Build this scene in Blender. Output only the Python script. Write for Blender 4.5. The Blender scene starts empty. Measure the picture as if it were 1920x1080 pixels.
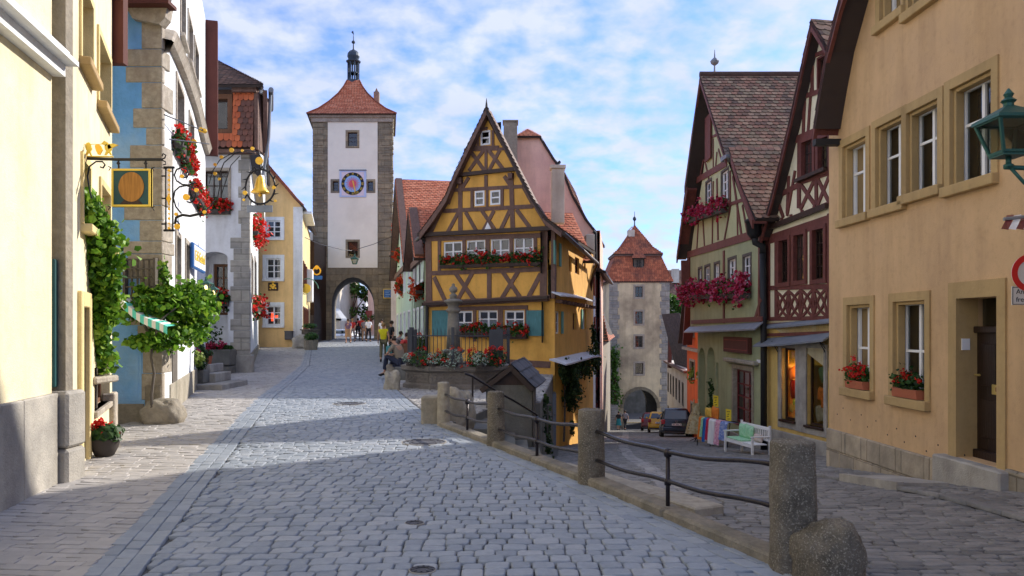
import bpy, bmesh, math, random
import numpy as np
from mathutils import Vector, Matrix
import mathutils.noise as NZ
from mathutils.geometry import tessellate_polygon
random.seed(7); RNG = np.random.default_rng(7)
R = math.radians
sc = bpy.context.scene
COL = sc.collection
# ---------------------------------------------------------------- camera
cd = bpy.data.cameras.new('camera'); cam = bpy.data.objects.new('camera', cd); COL.objects.link(cam)
cam.location = (0, 0, 1.6); cam.rotation_euler = (R(90), 0, 0)
cd.sensor_width = 36; cd.lens = 28.125; cd.shift_y = 75/1920; cd.clip_end = 5000; cd.clip_start = .05
sc.camera = cam
# ---------------------------------------------------------------- sky, sun, exposure
SUN_EL, SUN_AZ = 29, 51      # azimuth clockwise from +Y
world = bpy.data.worlds.new("World"); sc.world = world; world.use_nodes = True
wt = world.node_tree; wt.nodes.clear()
def wn(t, **k):
    n = wt.nodes.new(t)
    for a, b in k.items(): setattr(n, a, b)
    return n
wo = wn('ShaderNodeOutputWorld'); wb = wn('ShaderNodeBackground'); wb.inputs[1].default_value = .15
sky = wn('ShaderNodeTexSky', sky_type='NISHITA', sun_disc=False)
sky.sun_elevation = R(SUN_EL); sky.sun_rotation = R(SUN_AZ); sky.air_density = 1.0; sky.dust_density = .6; sky.ozone_density = 2.0
tc = wn('ShaderNodeTexCoord'); sx = wn('ShaderNodeSeparateXYZ'); wt.links.new(tc.outputs['Generated'], sx.inputs[0])
def wm(op, a, b=None):
    n = wn('ShaderNodeMath', operation=op)
    for i, v in enumerate((a, b)):
        if v is None: continue
        if isinstance(v, (int, float)): n.inputs[i].default_value = v
        else: wt.links.new(v, n.inputs[i])
    return n.outputs[0]
zz = wm('ADD', wm('MAXIMUM', sx.outputs[2], 0), .30)
cx = wn('ShaderNodeCombineXYZ'); wt.links.new(wm('DIVIDE', sx.outputs[0], zz), cx.inputs[0]); wt.links.new(wm('DIVIDE', sx.outputs[1], zz), cx.inputs[1])
n1 = wn('ShaderNodeTexNoise'); n1.inputs['Scale'].default_value = 11; n1.inputs['Detail'].default_value = 8; n1.inputs['Roughness'].default_value = .52; n1.inputs['Distortion'].default_value = .1
n2 = wn('ShaderNodeTexNoise'); n2.inputs['Scale'].default_value = 2.2; n2.inputs['Detail'].default_value = 3
for n in (n1, n2): wt.links.new(cx.outputs[0], n.inputs['Vector'])
cf = wm('ADD', wm('MULTIPLY', n1.outputs[0], .85), wm('MULTIPLY', n2.outputs[0], .30))
cr = wn('ShaderNodeValToRGB'); wt.links.new(cf, cr.inputs[0])
cr.color_ramp.elements[0].position = .42; cr.color_ramp.elements[0].color = (.18, .18, .18, 1)
cr.color_ramp.elements[1].position = .67; cr.color_ramp.elements[1].color = (.93, .93, .93, 1)
n3 = wn('ShaderNodeTexNoise'); n3.inputs['Scale'].default_value = 4.5; n3.inputs['Detail'].default_value = 5
wt.links.new(cx.outputs[0], n3.inputs['Vector'])
cc = wn('ShaderNodeMix', data_type='RGBA'); wt.links.new(n3.outputs[0], cc.inputs[0])
cc.inputs[6].default_value = (1.6, 1.82, 2.4, 1); cc.inputs[7].default_value = (2.5, 2.62, 3.0, 1)
mx = wn('ShaderNodeMix', data_type='RGBA')
skt = wn('ShaderNodeMix', data_type='RGBA', blend_type='MULTIPLY'); skt.inputs[0].default_value = 1; skt.inputs[7].default_value = (.24, .38, .76, 1); wt.links.new(sky.outputs[0], skt.inputs[6])
wt.links.new(cr.outputs[0], mx.inputs[0]); wt.links.new(skt.outputs[2], mx.inputs[6]); wt.links.new(cc.outputs[2], mx.inputs[7])
wt.links.new(mx.outputs[2], wb.inputs[0]); wt.links.new(wb.outputs[0], wo.inputs[0])
sl = bpy.data.lights.new('sun', 'SUN'); sl.energy = 2.4; sl.angle = R(.53); sl.color = (1, .93, .82)
so = bpy.data.objects.new('sun', sl); COL.objects.link(so); so.location = (30, 0, 50)
sdir = Vector((math.cos(R(SUN_EL))*math.sin(R(SUN_AZ)), math.cos(R(SUN_EL))*math.cos(R(SUN_AZ)), math.sin(R(SUN_EL))))
so.rotation_euler = sdir.to_track_quat('Z', 'Y').to_euler()
sc.view_settings.view_transform = 'Standard'; sc.view_settings.look = 'None'; sc.view_settings.gamma = 1
sc.view_settings.use_curve_mapping = False; sc.view_settings.exposure = 1.36
# ---------------------------------------------------------------- pixel <-> world
def P(px, py, D): return Vector(((px-960)/1500*D, D, 1.6+(615-py)/1500*D))
def interp(x, pts):
    if x <= pts[0][0]: return pts[0][1]
    for (a, b), (c, d) in zip(pts, pts[1:]):
        if x <= c: return b+(d-b)*(x-a)/(c-a)
    return pts[-1][1]
ZUP = [(-50, 0), (25, 0), (35, .15), (48, .45), (66, .65), (130, .9)]
ZLP = [(-50, 0), (5, 0), (8.5, -.2), (13.5, -.77), (22, -1.93), (27, -2.4), (34.7, -3.3), (44, -4.4), (75, -7.9), (130, -9)]
def zU(y): return interp(y, ZUP)
def zL(y): return interp(y, ZLP)
class Fc:
    """vertical facade plane: u to the viewer's right, w outwards, z up"""
    def __init__(s, ax, ay, bx, by):
        s.A = Vector((ax, ay, 0)); s.B = Vector((bx, by, 0)); s.L = (s.B-s.A).length
        s.e = (s.B-s.A)/s.L; s.n = Vector((s.e.y, -s.e.x, 0))
        s.M = Matrix(((s.e.x, s.n.x, 0, ax), (s.e.y, s.n.y, 0, ay), (0, 0, 1, 0), (0, 0, 0, 1)))
    def uz(s, px, py, w=0):
        d = Vector(((px-960)/1500, 1, (615-py)/1500)); o = Vector((0, 0, 1.6))
        A = s.A+s.n*w; t = (A-o).dot(s.n)/d.dot(s.n); p = o+d*t
        return ((p-A).dot(s.e), p.z)
    def pt(s, u, w, z): return s.M @ Vector((u, w, z))
    def rect(s, xl, yt, yb, xr, w=0):
        """image rectangle measured on its left edge -> (u0,u1,z0,z1)"""
        u0, z1 = s.uz(xl, yt, w); _, z0 = s.uz(xl, yb, w); u1, _ = s.uz(xr, yt, w)
        return (u0, u1, z0, z1)
# ---------------------------------------------------------------- materials
MAT = {}
STREAK = set('cream cream2 white greywhite ochre_plaster yellow pink green cream_infill green_infill orange_plaster ochre redhouse palegreen tanwall palewall shopyellow concrete poststone stone quoin ashlar palestone darkstone kerbstone timber timber_red'.split())
def mat(name, c, speck=None, rough=.8, nz=.12, scale=2.0, bump=.15, bsc=25, c2=None, c2amt=.5, c2sc=.6, var=0, varcols=None, metal=0, kind=None, bw=.5, bh=.25, mortar=.012, mcol=None, emit=0, spec=.4, bumpd=.02):
    m = bpy.data.materials.new(name); m.use_nodes = True; nt = m.node_tree; N = nt.nodes; L = nt.links
    b = N['Principled BSDF']; b.inputs['Roughness'].default_value = rough; b.inputs['Metallic'].default_value = metal
    b.inputs['Specular IOR Level'].default_value = spec
    geo = N.new('ShaderNodeNewGeometry')
    def noise(s, d=6, v=None):
        n = N.new('ShaderNodeTexNoise'); n.inputs['Scale'].default_value = s; n.inputs['Detail'].default_value = d; n.inputs['Roughness'].default_value = .6
        L.new(v or geo.outputs['Position'], n.inputs['Vector']); return n.outputs[0]
    def mix(f, a, bb, bt='MIX'):
        n = N.new('ShaderNodeMix'); n.data_type = 'RGBA'; n.blend_type = bt
        for i, v in ((0, f), (6, a), (7, bb)):
            if isinstance(v, (int, float)): n.inputs[i].default_value = v
            elif isinstance(v, tuple): n.inputs[i].default_value = (*v[:3], 1)
            else: L.new(v, n.inputs[i])
        return n.outputs[2]
    def ramp(f, lo, hi):
        n = N.new('ShaderNodeMapRange'); n.inputs[1].default_value = lo; n.inputs[2].default_value = hi; L.new(f, n.inputs[0]); return n.outputs[0]
    k = lambda f: tuple(min(1, x*f) for x in c)
    if varcols:
        at = N.new('ShaderNodeAttribute'); at.attribute_name = 'var'
        r = N.new('ShaderNodeValToRGB'); L.new(at.outputs['Fac'], r.inputs[0])
        while len(r.color_ramp.elements) < len(varcols): r.color_ramp.elements.new(.5)
        for i, q in enumerate(varcols): r.color_ramp.elements[i].position = i/(len(varcols)-1); r.color_ramp.elements[i].color = (*q, 1)
        col = mix(ramp(noise(scale), .3, .7), r.outputs[0], mix(1.0, r.outputs[0], (1-nz*2,)*3, 'MULTIPLY'))
    else:
        col = mix(ramp(noise(scale), .3, .7), k(1-nz), k(1+nz))
    if c2: col = mix(ramp(noise(c2sc, 8), .62-c2amt*.4, .75), col, c2)
    if name in STREAK:
        mp = N.new('ShaderNodeMapping'); L.new(geo.outputs['Position'], mp.inputs[0]); mp.inputs['Scale'].default_value = (2.6, 2.6, .35)
        col = mix(ramp(noise(1, 7, mp.outputs[0]), .45, .8), col, mix(1.0, col, (.75, .73, .70), 'MULTIPLY'))
        col = mix(ramp(noise(11, 8), .52, .75), col, mix(1.0, col, (.88, .87, .86), 'MULTIPLY'))
    h = noise(bsc)
    if speck:
        col = mix(ramp(noise(speck[0], 3), .53, .60), col, speck[1]); col = mix(ramp(noise(speck[0]*.63, 3), .56, .62), col, speck[2])
    if kind == 'brick':
        uv = N.new('ShaderNodeTexCoord'); br = N.new('ShaderNodeTexBrick'); L.new(uv.outputs['UV'], br.inputs['Vector'])
        br.inputs['Scale'].default_value = 1; br.inputs['Brick Width'].default_value = bw; br.inputs['Row Height'].default_value = bh
        br.inputs['Mortar Size'].default_value = mortar; br.inputs['Mortar Smooth'].default_value = .2; br.inputs['Bias'].default_value = 0
        br.inputs['Color1'].default_value = (1.12, 1.1, 1.05, 1); br.inputs['Color2'].default_value = (.72, .74, .78, 1)
        q = mcol or (.5, .5, .5); br.inputs['Mortar'].default_value = (*q, 1)
        nn = N.new('ShaderNodeTexNoise'); nn.inputs['Scale'].default_value = 3; nn.inputs['Detail'].default_value = 2; L.new(uv.outputs['UV'], nn.inputs['Vector'])
        vm = N.new('ShaderNodeVectorMath'); vm.operation = 'MULTIPLY_ADD'; L.new(nn.outputs['Color'], vm.inputs[0]); vm.inputs[1].default_value = (.05, .03, 0); L.new(uv.outputs['UV'], vm.inputs[2])
        L.new(vm.outputs[0], br.inputs['Vector'])
        col = mix(1.0, col, br.outputs['Color'], 'MULTIPLY')
        a = N.new('ShaderNodeMath'); a.operation = 'MULTIPLY_ADD'; L.new(br.outputs['Fac'], a.inputs[0]); a.inputs[1].default_value = -1.2; L.new(h, a.inputs[2]); h = a.outputs[0]
    if kind in ('plank', 'wood'):
        uv = N.new('ShaderNodeTexCoord'); mp = N.new('ShaderNodeMapping'); L.new(uv.outputs['UV'], mp.inputs[0]); mp.inputs['Scale'].default_value = (40, 3, 1)
        w = noise(1, 4, mp.outputs[0]); col = mix(ramp(w, .35, .7), col, mix(1.0, col, (.6, .6, .6), 'MULTIPLY')); h = w
    L.new(col, b.inputs['Base Color'])
    if bump:
        bp = N.new('ShaderNodeBump'); bp.inputs['Strength'].default_value = bump; bp.inputs['Distance'].default_value = bumpd
        L.new(h, bp.inputs['Height']); L.new(bp.outputs[0], b.inputs['Normal'])
    if emit: b.inputs['Emission Color'].default_value = (*c, 1); b.inputs['Emission Strength'].default_value = emit
    MAT[name] = m; return m
def leafmat(name, cols):
    m = mat(name, cols[0], rough=.5, nz=.1, scale=3, bump=0, varcols=cols, spec=.3)
    nt = m.node_tree; b = nt.nodes['Principled BSDF']; o = nt.nodes['Material Output']
    tr = nt.nodes.new('ShaderNodeBsdfTranslucent'); ms = nt.nodes.new('ShaderNodeMixShader'); ms.inputs[0].default_value = .3
    src = b.inputs['Base Color'].links[0].from_socket
    nt.links.new(src, tr.inputs[0]); nt.links.new(b.outputs[0], ms.inputs[1]); nt.links.new(tr.outputs[0], ms.inputs[2]); nt.links.new(ms.outputs[0], o.inputs[0])
    return m
def glassmat(name, tint, refl=.16):
    m = bpy.data.materials.new(name); m.use_nodes = True; nt = m.node_tree; N = nt.nodes; L = nt.links; N.remove(N['Principled BSDF'])
    o = N['Material Output']; t = N.new('ShaderNodeBsdfTransparent'); t.inputs[0].default_value = (*tint, 1)
    g = N.new('ShaderNodeBsdfGlossy'); g.inputs['Roughness'].default_value = .04
    geo = N.new('ShaderNodeNewGeometry'); n = N.new('ShaderNodeTexNoise'); n.inputs['Scale'].default_value = 2.2; L.new(geo.outputs['Position'], n.inputs[0])
    bp = N.new('ShaderNodeBump'); bp.inputs['Strength'].default_value = .12; bp.inputs['Distance'].default_value = .03; L.new(n.outputs[0], bp.inputs['Height']); L.new(bp.outputs[0], g.inputs['Normal'])
    f = N.new('ShaderNodeFresnel'); f.inputs[0].default_value = 1.5
    a = N.new('ShaderNodeMath'); a.operation = 'ADD'; a.use_clamp = True; L.new(f.outputs[0], a.inputs[0]); a.inputs[1].default_value = refl*.4
    ms = N.new('ShaderNodeMixShader'); L.new(a.outputs[0], ms.inputs[0]); L.new(t.outputs[0], ms.inputs[1]); L.new(g.outputs[0], ms.inputs[2]); L.new(ms.outputs[0], o.inputs[0])
    MAT[name] = m; return m
# plaster
mat('cream', (.82, .73, .49), c2=(.72, .62, .40), c2amt=.25, bump=.35, bsc=60)
mat('cream2', (.78, .62, .30), c2=(.63, .48, .22), c2amt=.3, bump=.35, bsc=60)
mat('shaded_passage', (.05, .045, .04), nz=.2)  # near black puts the shade under the gate vaults into the colour
mat('bluewall', (.15, .40, .82), nz=.14, c2=(.45, .64, .84), c2amt=.45, bump=.6, bsc=7, scale=4, bumpd=.04)
mat('white', (.80, .82, .84), nz=.05, c2=(.70, .72, .74), c2amt=.3, bump=.2, bsc=12)
mat('greywhite', (.72, .73, .75), nz=.07, c2=(.52, .54, .58), c2amt=.3)
mat('ochre_plaster', (.82, .55, .24), nz=.06, c2=(.74, .48, .2), c2amt=.3)
mat('kerbstone', (.27, .24, .19), nz=.2, scale=20, c2=(.13, .12, .09), c2amt=.5, c2sc=3, bump=.8, bsc=50)
mat('towerwhite', (.93, .89, .74), nz=.03, c2=(.80, .76, .62), c2amt=.3, c2sc=.4)
mat('yellow', (.78, .42, .085), nz=.09, c2=(.60, .30, .05), c2amt=.3, bump=.3, bsc=12)
mat('pink', (.88, .58, .46), nz=.05, c2=(.74, .46, .38), c2amt=.3)
mat('green', (.40, .43, .24), nz=.09, c2=(.32, .36, .21), c2amt=.3, bump=.3)
mat('cream_infill', (.84, .76, .52), nz=.06)
mat('green_infill', (.52, .55, .31), nz=.06)
mat('orange_plaster', (.61, .40, .21), nz=.07, c2=(.53, .35, .20), c2amt=.3, bump=.3, bsc=70)
mat('ochre', (.47, .32, .14), nz=.08, c2=(.40, .28, .13), bump=.2)
mat('redhouse', (.75, .13, .02), nz=.08)
mat('palegreen', (.55, .72, .55), nz=.07)
mat('tanwall', (.74, .62, .40), nz=.1, c2=(.24, .18, .13), c2amt=.42, c2sc=.35)
mat('palewall', (.70, .64, .54), nz=.08, c2=(.5, .42, .33), c2amt=.4)
mat('shopyellow', (.72, .50, .16), nz=.1, bump=.5, bsc=30)
mat('unlit_room', (.02, .017, .015), bump=0, rough=1)
# stone
mat('stone', (.30, .26, .20), nz=.22, scale=9, c2=(.20, .18, .15), c2amt=.5, c2sc=1.6, bump=.8, bsc=22)
mat('quoin', (.44, .39, .32), nz=.3, scale=10, c2=(.33, .27, .21), c2amt=.5, c2sc=2, bump=.8, bsc=25)
mat('ashlar', (.33, .275, .18), nz=.2, scale=3, c2=(.17, .16, .13), c2amt=.5, c2sc=.5, kind='brick', bw=1.0, bh=.5, mortar=.02, mcol=(.6, .58, .52), bump=.5)
mat('ashlar_grey', (.42, .39, .34), nz=.2, scale=3, c2=(.24, .24, .23), c2amt=.5, c2sc=1, kind='brick', bw=.9, bh=.42, mortar=.02, mcol=(.62, .62, .6), bump=.5)
mat('plinth', (.42, .35, .26), nz=.2, scale=4, c2=(.19, .17, .13), c2amt=.5, c2sc=1.3, kind='brick', bw=.85, bh=.42, mortar=.012, mcol=(.5, .48, .44), bump=.6)
mat('concrete', (.42, .39, .34), nz=.18, scale=3, c2=(.22, .21, .2), c2amt=.5, c2sc=1.1, bump=.6, bsc=45)
mat('poststone', (.24, .205, .155), nz=.3, scale=40, speck=(120, (.15, .13, .10), (.30, .27, .21)), c2=(.05, .045, .032), c2amt=.7, c2sc=4.0, bump=.9, bsc=70)
mat('palestone', (.37, .33, .26), nz=.2, scale=12, c2=(.22, .20, .15), c2amt=.4, c2sc=2, bump=.6)
mat('darkstone', (.17, .165, .15), nz=.25, scale=6, c2=(.08, .085, .07), c2amt=.5, c2sc=1.5, bump=.8, bsc=20)
mat('reliefstone', (.25, .22, .20), nz=.2, scale=5, c2=(.12, .11, .09), bump=1, bsc=14, bumpd=.05)
# paving
mat('joint', (.11, .107, .105), nz=.25, scale=8, bump=.4, rough=1)
mat('sett', (.2, .23, .3), varcols=[(.265, .30, .345), (.295, .33, .375), (.33, .365, .41), (.375, .40, .435)], nz=.1, scale=14, bump=.45, bsc=60, rough=.62, spec=.3)
mat('sett_low', (.2, .2, .2), varcols=[(.17, .165, .155), (.23, .22, .205), (.29, .275, .255)], nz=.12, scale=14, bump=.5, bsc=60, rough=.65, spec=.3)
mat('band', (.2, .23, .3), varcols=[(.25, .285, .33), (.29, .325, .37), (.335, .365, .40)], nz=.08, scale=10, bump=.2, bsc=60, rough=.6, spec=.3)
mat('paver', (.4, .36, .32), varcols=[(.37, .35, .33), (.42, .395, .37), (.47, .44, .41)], nz=.08, scale=8, bump=.25, bsc=70, rough=.75)
mat('plaza', (.4, .38, .36), varcols=[(.26, .25, .25), (.34, .325, .31), (.42, .40, .37)], nz=.1, scale=10, bump=.3, bsc=50)
mat('earth', (.20, .19, .15), nz=.2, scale=1, bump=.3, bsc=4)
mat('hill', (.10, .14, .06), nz=.3, scale=.05, bump=.5, bsc=.3)
mat('ironcover', (.10, .10, .11), rough=.5, metal=.5, bump=1, bsc=60)
# roofs
mat('tile_red', (.6, .2, .1), varcols=[(.60, .16, .075), (.74, .23, .11), (.82, .30, .16)], nz=.12, scale=4, rough=.75)
mat('tile_old', (.3, .15, .1), varcols=[(.20, .13, .09), (.36, .18, .11), (.46, .23, .14), (.54, .34, .21), (.38, .27, .16), (.27, .16, .10)], nz=.2, scale=6, c2=(.12, .11, .09), c2amt=.25, rough=.85)
mat('tile_brown', (.3, .15, .1), varcols=[(.11, .065, .05), (.17, .085, .06), (.23, .12, .085)], nz=.2, scale=4, rough=.85)
mat('tile_mixred', (.3, .15, .1), varcols=[(.38, .11, .055), (.56, .16, .075), (.68, .22, .10)], nz=.15, scale=4, c2=(.10, .055, .045), c2amt=.4, c2sc=.7, rough=.8)
mat('tile_slate', (.1, .1, .1), varcols=[(.05, .045, .05), (.08, .065, .065), (.12, .09, .085)], nz=.2, scale=4, rough=.8)
mat('under', (.05, .035, .03), bump=0)
# wood, metal
mat('timber', (.19, .105, .078), nz=.2, scale=8, kind='wood', bump=.3, rough=.7)
mat('timber_red', (.19, .055, .042), nz=.18, scale=8, kind='wood', bump=.3, rough=.65)
mat('darkwood', (.045, .02, .012), nz=.25, scale=8, kind='wood', bump=.3, rough=.5)
mat('doorwood', (.022, .010, .007), nz=.25, kind='wood', bump=.3, rough=.4)
mat('oldwood', (.14, .12, .10), nz=.25, scale=6, kind='wood', bump=.5, rough=.85)
mat('shingle', (.1, .1, .11), varcols=[(.06, .055, .055), (.09, .085, .09), (.13, .12, .125)], nz=.2, scale=8, rough=.7)
mat('brownboard', (.10, .028, .02), nz=.15, bump=.1)
mat('brownpaint', (.20, .09, .045), nz=.15, kind='wood', bump=.2)
mat('whitepaint', (.80, .80, .80), nz=.03, bump=.05, rough=.5)
mat('redpaint', (.16, .02, .02), nz=.1, bump=.1, rough=.5)
mat('shutterred', (.30, .06, .045), nz=.1, bump=.1)
mat('shutterteal', (.085, .25, .26), nz=.08, bump=.2, kind='wood', rough=.6)
mat('shuttergreen', (.15, .33, .27), nz=.08, bump=.1)
mat('iron', (.025, .025, .028), nz=.2, rough=.45, metal=.4, bump=.1)
mat('fenceiron', (.055, .06, .072), nz=.2, rough=.55, metal=.3, bump=.1)
mat('railiron', (.035, .03, .035), nz=.2, scale=10, rough=.32, metal=.6, bump=.2)
mat('lead', (.22, .24, .27), nz=.15, rough=.55, metal=.3, bump=.15)
mat('whitelead', (.6, .62, .66), nz=.1, rough=.5)
mat('greymetal', (.30, .31, .32), nz=.1, rough=.5, metal=.5, bump=.1)
mat('gold', (.85, .50, .06), nz=.12, rough=.35, metal=.55, bump=.2)
mat('goldpaint', (.85, .60, .08), nz=.08, rough=.5, bump=0)
mat('columnstone', (.22, .20, .165), nz=.2, scale=9, c2=(.10, .095, .08), c2sc=2, bump=.6)
mat('copper', (.055, .075, .10), nz=.2, scale=2, rough=.5, metal=.3, bump=.1)
mat('verdigris', (.03, .11, .09), nz=.12, rough=.5, metal=.3, bump=.1)
mat('darkgreen', (.012, .07, .075), nz=.15, bump=.05, rough=.5)
mat('barrel', (.50, .23, .05), nz=.15, kind='wood', bump=.1)
mat('terracotta', (.40, .12, .06), nz=.12, bump=.1)
mat('darkpot', (.06, .05, .045), nz=.15, bump=.1)
mat('mailbrass', (.6, .45, .15), rough=.4, metal=.7, bump=0)
mat('curtain', (.78, .78, .80), nz=.08, scale=20, bump=.3, bsc=30)
mat('curtain_yellow', (.75, .45, .05), nz=.2, scale=15, bump=.2)
mat('black', (.015, .015, .016), nz=.1, bump=0, rough=.6)
mat('tyre', (.02, .02, .02), nz=.1, bump=.1, rough=.9)
mat('plastic_grey', (.09, .09, .10), nz=.1, bump=0)
mat('bulb', (1, .75, .3), nz=0, bump=0, emit=3)
mat('clockblue', (.30, .52, .85), nz=.06, bump=0)
mat('clockframe', (.55, .66, .90), nz=.04, bump=0)
mat('clockpink', (.80, .70, .75), nz=.06, bump=0)
mat('clockred', (.75, .12, .16), nz=.08, bump=0)
mat('signred', (.62, .02, .02), nz=.02, bump=0, rough=.4)
mat('signblue', (.02, .14, .45), nz=.05, bump=0, rough=.4)
mat('signwhite', (.80, .80, .82), nz=.02, bump=0, rough=.4)
mat('signplate', (.66, .64, .60), nz=.02, bump=0, rough=.4)
mat('awning_teal', (.12, .62, .50), nz=.05, bump=.1)
mat('awning_white', (.80, .78, .72), nz=.04, bump=.1)
glassmat('glass', (.55, .6, .62)); glassmat('clearglass', (.85, .88, .88), .1); glassmat('lampglass', (.75, .78, .7), .1); glassmat('carglass', (.12, .15, .18), .5)
def plain(name, c, rough=.8, nz=.1, **k): return mat(name, c, rough=rough, nz=nz, **k)
leafmat('leaf_vine', [(.03, .09, .008), (.07, .19, .015), (.13, .31, .02), (.24, .45, .04), (.32, .48, .05)])
leafmat('leaf_dark', [(.012, .035, .010), (.03, .08, .015), (.055, .13, .025)])
leafmat('leaf_geranium', [(.02, .06, .012), (.04, .11, .02), (.08, .18, .03)])
leafmat('leaf_silver', [(.20, .30, .22), (.35, .45, .36), (.5, .58, .5)])
leafmat('leaf_lime', [(.16, .26, .03), (.28, .38, .06), (.4, .5, .12)])
leafmat('leaf_tree', [(.02, .06, .012), (.05, .13, .02), (.10, .22, .035), (.16, .30, .06)])
leafmat('leaf_ivy', [(.015, .035, .010), (.035, .07, .018), (.07, .11, .03)])
leafmat('bloom_red', [(.50, .008, .005), (.75, .02, .012), (.85, .06, .04)])
leafmat('bloom_pink', [(.18, .004, .02), (.50, .015, .05), (.62, .05, .15), (.70, .20, .32)])
leafmat('bloom_scarlet', [(.45, .03, .01), (.65, .06, .015), (.75, .12, .03)])
# ---------------------------------------------------------------- mesh builder
OFF = {}
def woff(o):
    v = Vector((0, 0, 0))
    while o: v += o.location; o = o.parent
    return v
class MB:
    def __init__(s, M=None): s.v = []; s.f = []; s.var = []; s.M = M; s.cv = 0
    def add(s, vs, fs, var=None):
        n = len(s.v)
        for p in vs:
            p = Vector(p); s.v.append(s.M @ p if s.M else p)
        for f in fs: s.f.append([i+n for i in f]); s.var.append(s.cv if var is None else var)
        return s
    def box(s, x0, x1, y0, y1, z0, z1, b=0):
        if x0 > x1: x0, x1 = x1, x0
        if y0 > y1: y0, y1 = y1, y0
        if z0 > z1: z0, z1 = z1, z0
        if b:
            b = min(b, (x1-x0)*.45, (y1-y0)*.45, (z1-z0)*.45)
            V = []; idx = {}
            for i, x in enumerate((x0, x1)):
                for j, y in enumerate((y0, y1)):
                    for k, z in enumerate((z0, z1)):
                        sx_, sy_, sz_ = (1, -1)[i], (1, -1)[j], (1, -1)[k]
                        idx[i, j, k, 0] = len(V); V.append((x, y+sy_*b, z+sz_*b))
                        idx[i, j, k, 1] = len(V); V.append((x+sx_*b, y, z+sz_*b))
                        idx[i, j, k, 2] = len(V); V.append((x+sx_*b, y+sy_*b, z))
            Fs = []
            for i in (0, 1):
                Fs.append([idx[i, 0, 0, 0], idx[i, 1, 0, 0], idx[i, 1, 1, 0], idx[i, 0, 1, 0]])
                Fs.append([idx[0, i, 0, 1], idx[1, i, 0, 1], idx[1, i, 1, 1], idx[0, i, 1, 1]])
                Fs.append([idx[0, 0, i, 2], idx[1, 0, i, 2], idx[1, 1, i, 2], idx[0, 1, i, 2]])
            for j in (0, 1):
                for k in (0, 1):
                    Fs.append([idx[0, j, k, 1], idx[1, j, k, 1], idx[1, j, k, 2], idx[0, j, k, 2]])
                    Fs.append([idx[j, 0, k, 0], idx[j, 1, k, 0], idx[j, 1, k, 2], idx[j, 0, k, 2]])
                    Fs.append([idx[j, k, 0, 0], idx[j, k, 1, 0], idx[j, k, 1, 1], idx[j, k, 0, 1]])
            for i in (0, 1):
                for j in (0, 1):
                    for k in (0, 1): Fs.append([idx[i, j, k, 0], idx[i, j, k, 1], idx[i, j, k, 2]])
            return s.add(V, Fs)
        return s.add([(x0, y0, z0), (x1, y0, z0), (x1, y1, z0), (x0, y1, z0), (x0, y0, z1), (x1, y0, z1), (x1, y1, z1), (x0, y1, z1)],
                     [[0, 3, 2, 1], [4, 5, 6, 7], [0, 1, 5, 4], [1, 2, 6, 5], [2, 3, 7, 6], [3, 0, 4, 7]])
    def prism(s, pts, y0, y1):
        """polygon in x,z pushed from y0 to y1"""
        n = len(pts); V = [(x, y0, z) for x, z in pts]+[(x, y1, z) for x, z in pts]
        tri = tessellate_polygon([[Vector((x, z, 0)) for x, z in pts]])
        Fs = [list(t) for t in tri]+[[i+n for i in t] for t in tri]+[[i, (i+1) % n, n+(i+1) % n, n+i] for i in range(n)]
        return s.add(V, Fs)
    def prismz(s, pts, z0, z1, top=1.0):
        n = len(pts); cx_ = sum(p[0] for p in pts)/n; cy_ = sum(p[1] for p in pts)/n
        V = [(x, y, z0) for x, y in pts]+[(cx_+(x-cx_)*top, cy_+(y-cy_)*top, z1) for x, y in pts]
        return s.add(V, [list(range(n))[::-1], [i+n for i in range(n)]]+[[i, (i+1) % n, n+(i+1) % n, n+i] for i in range(n)])
    def beam(s, a, b, wd, y0, y1):
        """strip in x,z plane between a and b"""
        dx, dz = b[0]-a[0], b[1]-a[1]; l = math.hypot(dx, dz) or 1; nx, nz = -dz/l*wd/2, dx/l*wd/2
        return s.prism([(a[0]+nx, a[1]+nz), (b[0]+nx, b[1]+nz), (b[0]-nx, b[1]-nz), (a[0]-nx, a[1]-nz)], y0, y1)
    def tube(s, pts, r, n=8, cap=True):
        pts = [Vector(p) for p in pts]; rs = r if isinstance(r, (list, tuple)) else [r]*len(pts)
        V = []; prev = None
        for i, p in enumerate(pts):
            d = (pts[min(i+1, len(pts)-1)]-pts[max(i-1, 0)])
            if d.length < 1e-9: d = Vector((0, 0, 1))
            d.normalize()
            if prev is None: a = d.orthogonal().normalized()
            else:
                a = prev-d*prev.dot(d)
                a = a.normalized() if a.length > 1e-6 else d.orthogonal().normalized()
            prev = a; b = d.cross(a)
            for k in range(n):
                t = 2*math.pi*k/n; V.append(p+(a*math.cos(t)+b*math.sin(t))*rs[i])
        m = len(pts); Fs = [[i*n+k, i*n+(k+1) % n, (i+1)*n+(k+1) % n, (i+1)*n+k] for i in range(m-1) for k in range(n)]
        if cap: Fs += [list(range(n))[::-1], [(m-1)*n+k for k in range(n)]]
        return s.add(V, Fs)
    def lathe(s, prof, cx_=0, cy_=0, z=0, n=16, sx=1, sy=1, ph=0):
        V = [(cx_+r*sx*math.cos(2*math.pi*k/n+ph), cy_+r*sy*math.sin(2*math.pi*k/n+ph), z+h) for r, h in prof for k in range(n)]
        m = len(prof); Fs = [[i*n+k, i*n+(k+1) % n, (i+1)*n+(k+1) % n, (i+1)*n+k] for i in range(m-1) for k in range(n)]
        Fs += [list(range(n))[::-1], [(m-1)*n+k for k in range(n)]]
        return s.add(V, Fs)
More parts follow.
